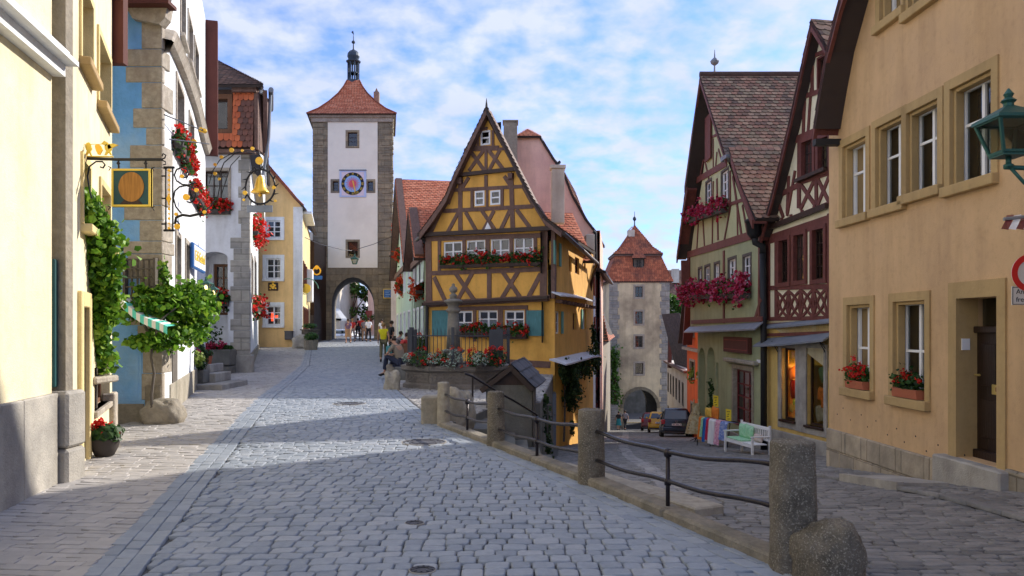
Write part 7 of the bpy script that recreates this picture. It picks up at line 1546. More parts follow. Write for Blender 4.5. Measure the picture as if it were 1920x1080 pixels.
c = P(365, 672, 20.4); t = thing('hanging_plant', 'pale lime green trailing plant hanging beside the blue house corner', 'potted plant', c); mb = MB(); mb.lathe([(.1, -.1), (.14, .05), (.12, .05)], c.x, 20.4, c.z, 10); mb.build('pot', 'darkpot', t); leafcloud('foliage', 'leaf_lime', t, ellpts(c, (.27, .2, .24), 420, 4, .3), .06, seed=4); leafcloud('blossoms', 'bloom_pink', t, blooms(ellpts(c+Vector((0, -.05, .25)), (.2, .15, .15), 5, 9, .7), 8, .03, 7), .05, seed=8)
c = P(391, 685, 22.3); t = thing('potted_geranium', 'terracotta pot with pink flowers standing on the top step', 'potted plant', (c.x, 22.3, .6)); mb = MB(); mb.lathe([(.07, .60), (.11, .82), (.1, .82)], c.x, 22.3, 0, 12); mb.build('pot', 'terracotta', t); leafcloud('foliage', 'leaf_geranium', t, ellpts((c.x, 22.3, .9), (.14, .12, .1), 100, 4, .3), .06, seed=4); leafcloud('blossoms', 'bloom_pink', t, blooms(ellpts((c.x, 22.25, .95), (.14, .1, .1), 6, 9, .7), 10, .02, 7), .04, seed=8)
t = thing('stone_trough', 'long weathered stone trough with pink red begonias in front of the arched niche', 'planter', (-10.2, 27.6, .07)); mb = MB(); a, b = P(383, 690, 27.6), P(437, 655, 27.6); mb.box(a.x, b.x, 27.35, 28.0, 0, (a.z+b.z)/2-.25, .03); mb.box(a.x-.05, b.x, 27.3, 28.0, (a.z+b.z)/2-.22, b.z, .03); mb.build('trough', 'darkstone', t)
leafcloud('foliage', 'leaf_geranium', t, linepts((a.x, 27.5, b.z+.08), (b.x, 27.5, b.z+.08), (.15, .25, .16), 330, 5), .09, seed=4); leafcloud('blossoms', 'bloom_pink', t, blooms(linepts((a.x, 27.4, b.z+.12), (b.x-.2, 27.4, b.z+.12), (.12, .2, .16), 60, 6), 8, .03, 7), .06, seed=8)
leafcloud('tall_stems', 'leaf_dark', t, linepts((a.x, 27.7, b.z+.4), (a.x+.5, 27.7, b.z+.5), (.2, .2, .5), 130, 9), .07, seed=14)
for (x, D, lb) in ((571, 44.8, 'potted shrub on the weathered half barrel by the orange house corner'), ):
    c = P(580, 640, D); t = thing('stone_planter', 'round stone planter with greenery at the corner of the orange house', 'planter', (c.x, D, zU(D))); z = zU(D); mb = MB(); mb.lathe([(.36, 0), (.40, .5), (.42, .55), (.36, .55)], P(583, 0, D).x, D, z, 12); mb.build('tub', 'stone', t); leafcloud('foliage', 'leaf_geranium', t, ellpts((P(583, 0, D).x, D, z+.75), (.45, .4, .25), 220, 4, .3), .12, seed=4)
rock('round grey boulder at the foot of the orange house corner strip', (P(564, 0, 46.5).x, 46.5, zU(46.5)+.3), (.45, .4, .45), 'concrete', 4, .1)
t = thing('barrel_table', 'wooden barrel top with small plants standing by the orange house side', 'table', (P(577, 0, 47.3).x, 47.3, .45)); mb = MB(); c = P(574, 605, 47.3); mb.lathe([(.45, 0), (.5, .4), (.5, 1.0), (.6, 1.02), (.6, 1.08)], c.x+.2, 47.4, .45, 12); mb.build('barrel', 'oldwood', t); leafcloud('plants', 'leaf_geranium', t, ellpts((c.x+.2, 47.3, 1.72), (.5, .3, .16), 120, 4, .3), .12, seed=4)
# wire and hanging lamp in front of the tower
t = thing('hanging_street_lamp', 'green glass street lamp hanging on a cable in front of the clock tower', 'street lamp', P(665, 490, 60)); c = P(665, 490, 60); mb = MB(); pts = [P(560, 440, 50), P(600, 458, 55), P(640, 468, 58.5), P(660, 470, 60), P(700, 458, 60), P(748, 438, 60)]; mb.tube(pts, .022, 5); mb.tube([P(665, 470, 60), c+Vector((0, 0, .3))], .02, 5); mb.build('cable', 'iron', t); lantern(t, c-Vector((0, 0, .05)), 1.9, lit=False)
# sign on the tower and sign on the green house, small wall lamps
t = thing('tower_sign', 'dark blue board with golden edge on the stone right of the tower arch', 'sign', P(726, 550, 65)); a, b = P(720, 558, 65), P(734, 543, 65); mb = MB(); mb.box(a.x-.06, b.x+.06, 65, 65.06, a.z-.06, b.z+.06); mb.build('gold_edge', 'goldpaint', t); mb = MB(); mb.box(a.x, b.x, 64.96, 65, a.z, b.z); mb.build('blue_board', 'signblue', t)
mb = MB(); [mb.box(a.x+.1, b.x-.1-.1*(i % 2), 64.94, 64.96, b.z-.14-i*.14, b.z-.1-i*.14) for i in range(4)]; mb.build('lettering', 'clockblue', t)
t = thing('projecting_sign', 'dark green shop sign hanging from a black scroll arm on the pale green house', 'sign', P(773, 542, 40)); a, b = P(767, 547, 40), P(782, 535, 40); mb = MB(); mb.box(a.x, b.x, 40, 40.05, a.z, b.z); mb.build('board', 'darkgreen', t); mb = MB(); [mb.box(a.x+.06, b.x-.06, 39.97, 40, b.z-.09-i*.1, b.z-.05-i*.1) for i in range(3)]; mb.build('lettering', 'signwhite', t); mb = MB(); mb.tube([P(764, 533, 40), P(800, 528, 40)], .02, 5); mb.tube([P(780, 532, 40), P(790, 524, 40), P(797, 530, 40)], .015, 5); mb.build('iron_arm', 'iron', t)
t = thing('blue_projecting_sign', 'small blue guild sign with a golden wreath sticking out left of the tower', 'sign', P(595, 515, 58)); a, b = P(586, 524, 58), P(604, 517, 58); mb = MB(); mb.box(a.x, b.x, 58, 58.05, a.z, b.z); mb.build('board', 'signblue', t); mb = MB(); c = P(594, 508, 58); mb.disc((c.x, c.z), .32, 57.98, 58.02, 12, rin=.22); mb.disc((c.x, c.z+.25), .16, 57.96, 58.02, 8); mb.build('wreath', 'gold', t)
t = thing('flower_guild_sign', 'round yellow flower sign on green iron scrolls by the orange house bay', 'sign', P(573, 540, 49)); c = P(574, 541, 49); mb = MB(); mb.disc((c.x, c.z), .3, 48.96, 49, 10); mb.build('flower', 'goldpaint', t); mb = MB(); mb.tube(scroll((c.x, c.z), .75, .3, 0, 5, 16, lambda x, z: (x, 49.05, z)), .03, 5); mb.build('scroll', 'shuttergreen', t)
for (x, y, D, w_, lb, s) in ((752, 548, 46, 1.3, 'red flower box low on the taller pale green house', 21), (783, 552, 37.5, .9, 'red flower box low on the smaller pale green house', 22), (751, 487, 48, .7, 'round red flower box under the gable of the taller pale green house', 23), (748, 440, 50, .4, 'small red flower box high in the gable of the taller pale green house', 24)):
    c = P(x, y, D); dr_ = GR.e*w_; flowerbox(lb, c-dr_, c+dr_, nl=320, nb=90, foliage=.5, seed=s, bsz=.12, lsz=.13, br=.08, d=.35, bloom='bloom_scarlet')
# yellow house boxes
a = Yw.uz(830, 498); b = Yw.uz(1018, 493); flowerbox('long flower box with red geraniums under the four first floor windows of the yellow house', Yw.pt(a[0], .13, a[1]-.12), Yw.pt(b[0], .13, b[1]-.10), nl=1500, nb=110, foliage=.30, seed=41, bsz=.06, lsz=.085, h=.12, up=.16, kb=8, leaf='leaf_geranium', box='darkwood')
for (x0, x1, y, lb, s) in ((866, 940, 627, 'flower box under the middle ground floor windows of the yellow house', 42), (948, 992, 630, 'flower box under the right ground floor window of the yellow house', 43)):
    a = Y.uz(x0, y); b = Y.uz(x1, y); flowerbox(lb, Y.pt(a[0], .14, a[1]-.1), Y.pt(b[0], .14, b[1]-.1), nl=650, nb=42, foliage=.30, seed=s, bsz=.06, lsz=.085, kb=8, box='darkwood', leaf='leaf_geranium')
# ivy on the side of the yellow house
t = thing('climbing_ivy', 'dark climbing plant hanging under the lower ledge of the yellow house side wall', 'climber', YS_.pt(2, .2, -2.3)); mb = MB(); s0 = YS_.uz(1052, 828); mb.tube([YS_.pt(s0[0], .1, s0[1]), YS_.pt(s0[0]+.1, .12, YS_.uz(1053, 770)[1]), YS_.pt(s0[0], .12, YS_.uz(1053, 700)[1])], [.04, .03, .02], 6); mb.build('stem', 'oldwood', t)
cl = []
for (x0, y0, x1, y1, r, n, s) in ((1045, 690, 1102, 672, .28, 900, 1), (1050, 690, 1062, 740, .38, 1100, 2), (1052, 735, 1056, 765, .3, 450, 3), (1070, 680, 1088, 700, .35, 700, 4), (1097, 660, 1106, 690, .3, 500, 5), (1100, 610, 1104, 660, .2, 260, 6), (1035, 690, 1045, 720, .16, 160, 7), (1056, 790, 1060, 815, .12, 60, 8)):
    a = YS_.uz(x0, y0); b = YS_.uz(x1, y1); cl.append(linepts(YS_.pt(a[0], .3, a[1]), YS_.pt(b[0], .3, b[1]), (r, r, r), n, s))
leafcloud('foliage', 'leaf_ivy', t, np.concatenate(cl), .10, seed=5)
c = P(1028, 800, 20); t = thing('wall_plants', 'weeds growing from the dark retaining wall next to the stone hut', 'plant', c); leafcloud('foliage', 'leaf_ivy', t, np.concatenate([linepts(P(1022, 740, 19), P(1030, 860, 17.5), (.12, .12, .3), 260, 3)]), .07, seed=5); mb = MB(); mb.tube([P(1026, 860, 18), P(1027, 760, 18)], .02, 5); mb.build('stem', 'oldwood', t)
# ================================================================ RIGHT SIDE THINGS
a = GJ.uz(1287, 556); b = GJ.uz(1411, 553); flowerbox('long pink petunia box under the first floor windows of the green house', GJ.pt(a[0]-.1, .2, a[1]-.12), GJ.pt(b[0], .2, b[1]-.10), nl=900, nb=330, foliage=.48, seed=51, bsz=.11, lsz=.10, bloom='bloom_pink', br=.07, d=.3, kb=9)
a = GJ.uz(1298, 415); b = GJ.uz(1368, 396); flowerbox('pink petunia box under the two gable windows of the green house', GJ.pt(a[0]-.2, .2, a[1]-.1), GJ.pt(b[0], .2, b[1]-.05), nl=500, nb=190, foliage=.36, seed=52, bsz=.10, lsz=.10, bloom='bloom_pink', br=.06, d=.28, kb=9)
for r, lb, s in ((wr[4], 'terracotta box of dark red geraniums on the left lower sill of the apricot house', 61), (wr[5], 'terracotta box of red flowers and leaves on the right lower sill, beside the door', 62)):
    flowerbox(lb, OH.pt(r[0]+.12, .03, r[2]+.01), OH.pt(r[1]-.06, .03, r[2]+.01), nl=420 if s == 61 else 520, nb=20 if s == 61 else 9, foliage=.19, seed=s, bsz=.032, lsz=.05, br=.024, kb=22, d=.15, h=.12, box='terracotta', up=.10, leaf='leaf_geranium' if s == 61 else 'leaf_dark')
for x, s, lb in ((1299, 71, 'green window box on the left window of the red orange house'), (1315, 72, 'green window box on the right window of the red orange house')):
    c = P(x, 712, 42.5 if s == 72 else 44.5); flowerbox(lb, c-RO.e*.5, c+RO.e*.5, nl=260, nb=4, foliage=.5, seed=s, lsz=.14, leaf='leaf_lime', d=.3)
t = thing('courtyard_bushes', 'dark bushes along the cottage wall behind the parked cars', 'bush', (10.3, 54, -5.8)); leafcloud('foliage', 'leaf_dark', t, linepts((10.6, 51, -4.5), (11.9, 57, -5), (.5, .6, .7), 900, 3), .2, seed=5); mb = MB(); mb.tube([(11, 53, -6.2), (11, 53, -4.5)], .06, 6); mb.build('stem', 'timber', t)
# street lamp top right
c = P(1891, 266, 6.0); t = thing('street_lamp', 'large green roofed street lantern on a cast iron arm at the right edge', 'street lamp', c); lantern(t, c-Vector((0, 0, .0)), 1.25, lit=False)
mb = MB(); q = c-Vector((0, 0, .11)); mb.tube([q, q-Vector((0, 0, .07))], .02, 8); mb.lathe([(.01, 0), (.035, .01), (.035, .03), (.01, .04)], q.x, q.y, q.z-.09, 10); mb.tube([q-Vector((.03, 0, .08)), q+Vector((.25, 0, -.09)), q+Vector((1.0, .02, -.13)), q+Vector((1.75, .02, -.15))], .018, 8); mb.tube([q+Vector((.02, 0, -.09)), q+Vector((.12, 0, -.2)), q+Vector((.4, 0, -.3)), q+Vector((1.75, .02, -.32))], .014, 8)
mb.build('lamp_arm', 'verdigris', t, smooth=True)
# no entry sign and plate
D = 8.2; c = P(1931, 512, D); t = thing('traffic_sign', 'round white traffic sign with a red ring above a white plate at the right edge', 'traffic sign', c); mb = MB(); mb.disc((c.x, c.z), .192, D-.01, D, 40); mb.build('sign_face', 'signplate', t); mb = MB(); mb.disc((c.x, c.z), .194, D-.016, D-.010, 40, rin=.135); mb.build('red_ring', 'signred', t)
a, b = P(1896, 572, D), P(1966, 537, D); mb = MB(); mb.box(a.x, b.x, D-.01, D, a.z, b.z, .003); mb.build('plate', 'signplate', t); mb = MB()
for (x0, x1, z0, z1) in ((a.x+.006, b.x-.006, a.z+.006, a.z+.012), (a.x+.006, b.x-.006, b.z-.012, b.z-.006), (a.x+.006, a.x+.012, a.z+.012, b.z-.012), (b.x-.012, b.x-.006, a.z+.012, b.z-.012)): mb.box(x0, x1, D-.013, D-.01, z0, z1)
mb.build('plate_border', 'black', t); FS = Fc(a.x, D-.01, b.x, D-.01); text('Anlieger', FS, .042, (a.z+b.z)/2+.018, .072, 'black', t, w=.002, ext=.001); text('frei', FS, .042, (a.z+b.z)/2-.062, .072, 'black', t, w=.002, ext=.001)
mb = MB(); mb.tube([(c.x, D+.03, a.z-.1), (c.x, D+.03, c.z+.2)], .02, 8); mb.tube([(c.x, D+.03, c.z), (c.x+.3, D+.1, c.z)], .015, 6); mb.build('sign_post', 'greymetal', t)
t = thing('striped_awning', 'small red and white striped awning corner poking in at the right edge', 'awning', P(1930, 420, 6.8)); A = MB(); B = MB()
for k in range(10):
    x0, x1 = 1877+k*14, 1891+k*14; (A if k % 2 == 0 else B).add([P(x0+8, 414, 6.8), P(x1+8, 412, 6.8), P(x1, 431-(k > 2)*0, 6.55), P(x0, 429, 6.55), P(x0+10, 404, 7.5), P(x1+10, 402, 7.5)], [[0, 1, 2, 3], [0, 1, 5, 4]])
A.build('red_stripes', 'redpaint', t); B.build('white_stripes', 'awning_white', t); mb = MB(); mb.tube([P(1882, 411, 6.8), P(2000, 397, 6.8)], .016, 6); mb.build('awning_rod', 'greymetal', t)
# white bench with cushions
bz = -2.14; t = thing('garden_bench', 'white painted wooden bench in front of the green house wall', 'bench', (7.25, 23.6, bz)); BF = Fc(6.98, 24.35, 7.35, 22.75)
mb = MB(BF.M)
for i in range(4): mb.box(.03, BF.L-.03, .08+i*.115, .175+i*.115, bz+.40, bz+.43, .006)
mb.build('seat', 'whitepaint', t)
mb = MB(BF.M); mb.box(.05, BF.L-.05, -.02, .02, bz+.80, bz+.90, .01); mb.box(.05, BF.L-.05, -.01, .02, bz+.50, bz+.55)
for i in range(15): u = .12+(BF.L-.24)*i/14; mb.box(u-.02, u+.02, -.005, .015, bz+.55, bz+.80)
mb.build('backrest', 'whitepaint', t)
for u in (.03, BF.L-.03):
    for w, h in ((.55, .62), (0, .95)): mb = MB(BF.M); mb.box(u-.03, u+.03, w-.03, w+.03, bz, bz+h, .006); mb.build('leg', 'whitepaint', t)
    mb = MB(BF.M); mb.box(u-.035, u+.035, .0, .6, bz+.62, bz+.66, .01); mb.build('armrest', 'whitepaint', t)
mb = MB(BF.M); mb.box(.06, BF.L-.06, .53, .56, bz+.33, bz+.40); mb.build('front_rail', 'whitepaint', t)
mat('mint', (.30, .62, .36), nz=.15, scale=14, c2=(.55, .75, .55), c2sc=12, bump=.2); mat('linen', (.6, .55, .48), nz=.25, scale=16, c2=(.6, .35, .3), c2sc=8)
cushion(BF, .38, .14, bz+.66, .46, .46, 'mint', 'light green square cushion leaning at the left end of the white bench', .06)
cushion(BF, .70, .12, bz+.66, .44, .44, 'mint', 'second light green cushion tucked behind the first on the white bench', -.12)
cushion(BF, 1.22, .14, bz+.56, .42, .24, 'linen', 'small beige cushion at the right end of the white bench', 0)
mb = MB(BF.M); mb.box(.08, .95, .06, .54, bz+.432, bz+.475, .015); tag(mb.build('seat_pad', 'mint'), 'flat light green seat pad on the white bench', 'seat pad')
# towel rack
tz = zL(27.2); t = thing('towel_rack', 'black metal display rack in front of the green house holding bright cloths', 'rack', (7.0, 27.2, tz)); TF = Fc(P(1322, 0, 28.2).x, 28.2, P(1378, 0, 26.2).x, 26.2)
mb = MB(TF.M)
for u in (0, TF.L*.45, TF.L):
    for w in (-.25, .25): mb.tube([(u, w*1.25, tz-.15), (u, w*.7, tz+.9)], .016, 6)
for w in (-.18, .18): mb.tube([(0, w, tz+.9), (TF.L, w, tz+.9)], .016, 6)
mb.build('rack_frame', 'black', t)
cl = [('cush_orange', 0, .2, .8), ('mint', .16, .12, .7), ('signblue', .26, .18, .85), ('bloom_pink', .42, .16, .75), ('whitepaint', .58, .34, .85), ('clothpink', .88, .3, .82), ('clothblue', 1.22, .36, .62)]
mat('clothpink', (.75, .30, .42), nz=.2, scale=20, c2=(.8, .7, .75), c2sc=20); mat('clothblue', (.12, .20, .50), nz=.25, scale=20, c2=(.6, .65, .8), c2sc=14); mat('clothred', (.55, .03, .08), nz=.2, scale=20)
names = ['orange cloth at the far left end of the towel rack', 'pale green cloth second on the towel rack', 'blue cloth beside the pale green one on the towel rack', 'deep red cloth in the middle of the towel rack', 'long white cloth hanging on the towel rack', 'pink checked cloth next to the white one on the rack', 'blue patterned cloth at the right end of the towel rack']
cl[3] = ('clothred', .42, .16, .75)
kx2 = TF.L/1.62
for (m_, u, w, h), nm in zip(cl, names):
    u *= kx2; w *= kx2; mb = MB(TF.M); n = 8; V = []
    for i in range(n+1):
        x = u+w*i/n; b_ = .02*math.sin(i*1.5+u*9)
        V += [(x, -.1, tz+.90), (x, .19, tz+.925), (x+(.02 if i == n else 0), .24+b_, tz+.86), (x+.02*math.sin(i), .30+b_*1.5, tz+.93-h)]
    mb.add(V, [[4*i+j, 4*i+4+j, 4*i+5+j, 4*i+1+j] for i in range(n) for j in range(3)]); tag(mb.build('display_cloth', m_), nm, 'cloth', 'cloths on the towel rack')
cushion(TF, .28*kx2, .05, tz+1.08, .42, .36, 'cush_yellow', 'amber cushion on top at the left end of the towel rack', .1); cushion(TF, .66*kx2, .05, tz+1.12, .46, .42, 'cush_orange', 'bright orange cushion on top in the middle of the towel rack', -.1)
mat('yellowcard', (.80, .62, .04), nz=.05, bump=0)
for u, z, lb, rt in ((.62, 1.52, 'yellow price placard above the orange cushion on the towel rack', .05), (1.3, 1.13, 'yellow price placard at the right end of the towel rack', .12)):
    t = thing('price_placard', lb, 'placard', TF.pt(u*kx2, 0, tz+z)); mb = MB(TF.M); mb.box(u*kx2-.17, u*kx2+.17, .0, .012, tz+z-.19, tz+z+.19); mb.build('card', 'yellowcard', t)
    mb = MB(TF.M); [mb.beam((u*kx2-.1+.05*(i % 2), tz+z+.1-i*.08), (u*kx2+.1-.04*(i % 3), tz+z+.12-i*.08), .022, .012, .016) for i in range(4)]; mb.build('scribbled_price', 'black', t)
# dress on a stand
dz_ = zL(33.5); c = P(1305, 800, 33.5); t = thing('dress_form', 'flower patterned apron dress on a stand in front of the green house corner', 'dress stand', (c.x, 33.5, dz_))
mat('dress', (.72, .66, .42), nz=.1, scale=8, bump=.1, c2=(.45, .25, .04), c2amt=.55, c2sc=7)
mb = MB(); mb.tube([(c.x, 33.5, dz_), (c.x, 33.5, dz_+1.5)], .02, 6); [mb.tube([(c.x, 33.5, dz_+.15), (c.x+.35*math.cos(a), 33.5+.35*math.sin(a), dz_)], .018, 5) for a in (0, 2.1, 4.2)]; mb.build('stand', 'black', t)
mb = MB(); n = 24; prof = [(.43, .35), (.36, .7), (.27, 1.05), (.17, 1.25), (.15, 1.32), (.17, 1.5), (.13, 1.6)]
V = [(c.x+r*(1+.07*math.sin(k*math.pi/2+h*3))*math.cos(2*math.pi*k/n), 33.5+r*.7*math.sin(2*math.pi*k/n), dz_+h) for r, h in prof for k in range(n)]; mb.add(V, [[i*n+k, i*n+(k+1) % n, (i+1)*n+(k+1) % n, (i+1)*n+k] for i in range(len(prof)-1) for k in range(n)])
for s_ in (-1, 1): mb.tube([(c.x+s_*.1, 33.42, dz_+1.58), (c.x+s_*.09, 33.5, dz_+1.78)], .025, 5)
mb.build('dress', 'dress', t, smooth=True)
mb = MB(); rg = random.Random(2)
for i in range(46): h = rg.uniform(.4, 1.2); r = .43-(h-.35)*.3; a = -rg.uniform(.1, 3.04); q = Vector((c.x+r*math.cos(a), 33.5+r*.7*math.sin(a)-.012, dz_+h)); mb.disc((q.x, q.z), .032, q.y-.01, q.y, 7)
mb.build('printed_blossoms', 'timber', t)
# small tree in a pot / tall thin conifer by the green house
c = P(1333, 790, 29.8); t = thing('potted_cypress', 'slim dark cypress in a pot against the green house wall', 'potted plant', (c.x, 29.8, zL(29.8))); mb = MB(); mb.lathe([(.14, 0), (.19, .35), (.17, .35)], c.x, 29.8, zL(29.8), 10); mb.build('pot', 'darkpot', t); leafcloud('foliage', 'leaf_dark', t, linepts((c.x, 29.8, zL(29.8)+.4), (c.x, 29.8, zL(29.8)+2.4), (.13, .13, .1), 420, 3), .07, seed=5)
mb = MB(); mb.box(P(1305, 0, 33).x, P(1340, 0, 31).x, 30.5, 32.8, zL(32.8)-.2, zL(31.6)+.12, .02); tag(mb.build('pavement_step', 'concrete'), kind='structure')
# ================================================================ CARS
def car(label, colm, x, y, z, rz, L=3.9, W=1.72, H=1.6, tall=.62, plate=True, emblem=False):
    t = thing('parked_car', label, 'car', (0, 0, 0), 'cars parked before the far gate'); h = H
    # stations along the car (y, 0 = rear): belt height, roof height, half widths
    st = [(0.00, .30, .62, .62, .60, .70), (.06, .24, .90, .92, .80, .82), (.18, .22, .96, 1.10, .84, .72), (.42, .20, .98, h-.06, .86, .62), (.75, .20, .98, h, .86, .64), (L*.45, .20, .97, h, .86, .65), (L*.62, .20, .95, h-.10, .86, .62), (L*.74, .20, .93, .98, .85, .74), (L*.9, .22, .80, .82, .82, .70), (L*.985, .28, .62, .64, .70, .60), (L, .34, .5, .52, .6, .5)]
    mb = MB(); V = []; k = W/1.72; n = 12
    for (yy, zb, zbelt, zr, hw, rw) in st:
        zm = (zb+zbelt)/2; ring = [(0, zb), (hw*.86, zb), (hw*.97, zb+.1), (hw, zm), (hw*.985, zbelt), (rw, zr-.05 if zr > zbelt+.1 else zr-.01), (rw*.85, zr), (0, zr+.02)]
        full = ring+[(-a, b) for a, b in ring[-2:0:-1]]; V += [(a*k, yy-L/2, b) for a, b in full]; n = len(full)
    m = len(st); mb.add(V, [[i*n+j, i*n+(j+1) % n, (i+1)*n+(j+1) % n, (i+1)*n+j] for i in range(m-1) for j in range(n)]+[list(range(n))[::-1], [(m-1)*n+j for j in range(n)]]); mb.build('body', colm, t, smooth=True)
    yr = -L/2
    mb = MB(); mb.add([(-.66*k, yr+.165, 1.02), (.66*k, yr+.165, 1.02), (.56*k, yr+.40, h-.13), (-.56*k, yr+.40, h-.13)], [[0, 1, 2, 3]]); mb.add([(-.70*k, yr+.15, .98), (.70*k, yr+.15, .98), (.60*k, yr+.385, h-.1), (-.60*k, yr+.385, h-.1)], []); 
    V = [(-.66*k, yr+.10, 1.02), (.66*k, yr+.10, 1.02), (.55*k, yr+.36, h-.13), (-.55*k, yr+.36, h-.13)]; mb = MB(); mb.add(V+[(a, b+.12, c_) for a, b, c_ in V], [[0, 1, 2, 3], [0, 1, 5, 4], [1, 2, 6, 5], [2, 3, 7, 6], [3, 0, 4, 7]]); mb.build('rear_window', 'carpane', t)
    for s_ in (-1, 1):
        mb = MB()
        for (ya, yb, yc, yd) in ((.34, L*.30, L*.29, .52), (L*.33, L*.56, L*.53, L*.33), (L*.585, L*.70, L*.60, L*.56)): mb.add([(s_*.868*k, yr+ya, 1.02), (s_*.868*k, yr+yb, 1.02), (s_*.70*k, yr+yc, h-.16), (s_*.70*k, yr+yd, h-.16)], [[0, 1, 2, 3]])
        mb.build('side_windows', 'carpane', t)
        mb = MB(); mb.box(s_*.62*k, s_*.845*k, yr-.005, yr+.22, .72, .98, .03); mb.build('tail_light', 'taillight', t)
        mb = MB(); mb.box(s_*.88*k, s_*1.02*k, yr+L*.62, yr+L*.66, .98, 1.12, .03); mb.build('wing_mirror', colm, t)
        for yy in (.72, L-.75):
            w = MB(Matrix.Translation((s_*.77*k, yr+yy, .31)) @ Matrix.Rotation(R(90), 4, 'Y')); w.lathe([(.2, -.1), (.30, -.1), (.315, -.06), (.315, .06), (.30, .1), (.2, .1)], n=18); wo_ = w.build('wheel', 'tyre', t, smooth=True)
            w = MB(Matrix.Translation((s_*.77*k, yr+yy, .31)) @ Matrix.Rotation(R(90), 4, 'Y')); w.lathe([(.02, -.085), (.2, -.105), (.21, .1), (.02, .105)], n=12); w.build('rim', 'greymetal', wo_)
    mb = MB(); mb.box(-.80*k, .80*k, yr-.07, yr+.15, .34, .58, .05); mb.build('bumper', colm, t)
    mb = MB(); mb.box(-.76*k, .76*k, yr-.02, yr+.2, .24, .36, .03); mb.build('valance', 'plastic_grey', t)
    mb = MB(); mb.box(-.26, .26, yr-.05, yr+.03, .66, .77, .004); pl_ = mb.build('number_plate', 'signwhite', t); mb = MB(); [mb.box(-.2+i*.055, -.165+i*.055, yr-.056, yr-.05, .69, .745) for i in (0, 1, 3, 4, 5, 7)]; mb.build('plate_characters', 'black', pl_)
    if emblem: mb = MB(Matrix.Translation((0, yr+.02, .88))); mb.disc((0, 0), .06, -.03, .0, 16, rin=.048); mb.beam((-.035, .03), (0, -.04), .012, -.03, -.01); mb.beam((.035, .03), (0, -.04), .012, -.03, -.01); mb.build('emblem', 'greymetal', t)
    place(t, x, y, z, rz); t.rotation_euler = (R(-6.3), 0, rz); return t
mat('car_navy', (.012, .018, .035), nz=.05, rough=.22, bump=0, spec=.6); mat('car_yellow', (.80, .42, .01), nz=.03, rough=.25, bump=0, spec=.6); mat('car_red', (.10, .012, .018), nz=.05, rough=.3, bump=0, spec=.6); mat('taillight', (.35, .01, .01), nz=.1, rough=.2, bump=0); mat('carpane', (.05, .07, .09), nz=.1, rough=.06, bump=0, spec=.9)
car('dark navy hatchback with its boot towards us, nearest of the parked cars', 'car_navy', P(1268, 0, 44).x+.3, 45.8, zL(45.8)-.03, R(-9), emblem=True, H=1.62)
car('small bright yellow car parked in front of the navy one', 'car_yellow', P(1243, 0, 57).x+.0, 58.5, zL(58.5), R(-10), L=3.4, W=1.6, H=1.5)
car('dark red car with a pale rear window, farthest of the parked cars', 'car_red', P(1228, 0, 66).x, 67.6, zL(67.6), R(-10), L=3.9, H=1.5)
# ================================================================ PEOPLE
mat('skin', (.50, .27, .17), nz=.05, bump=0, rough=.55); mat('hair_dark', (.03, .018, .012), nz=.2, bump=.2); mat('hair_blond', (.35, .22, .09), nz=.2, bump=.2)
for nm, c_ in (('cloth_yellow', (.80, .72, .02)), ('cloth_olive', (.13, .12, .07)), ('cloth_taupe', (.27, .22, .16)), ('cloth_navy', (.02, .025, .05)), ('cloth_white', (.78, .8, .84)), ('cloth_black', (.015, .015, .02)), ('cloth_purple', (.16, .10, .18)), ('cloth_tan', (.32, .2, .12)), ('cloth_red', (.42, .03, .03)), ('cloth_teal', (.02, .20, .25)), ('cloth_grey', (.22, .2, .22)), ('bag_teal', (.10, .35, .36))): mat(nm, c_, nz=.1, bump=.15, bsc=30)
def skin_mesh(name, V, E, Rr, m, par, sub=2):
    me = bpy.data.meshes.new(name); me.from_pydata(V, E, []); o = bpy.data.objects.new(name, me); COL.objects.link(o)
    s = o.modifiers.new('s', 'SKIN'); s.use_smooth_shade = True
    for v, r in zip(me.skin_vertices[0].data, Rr): v.radius = (r[0], r[1]) if isinstance(r, tuple) else (r, r); v.use_root = False
    me.skin_vertices[0].data[0].use_root = True
    u = o.modifiers.new('u', 'SUBSURF'); u.levels = sub; u.render_levels = sub
    dg = bpy.context.evaluated_depsgraph_get(); m2 = bpy.data.meshes.new_from_object(o.evaluated_get(dg)); bpy.data.objects.remove(o)
    m2.materials.clear(); m2.materials.append(MAT[m]); m2.shade_smooth(); o2 = bpy.data.objects.new(name, m2); COL.objects.link(o2); o2.parent = par; return o2
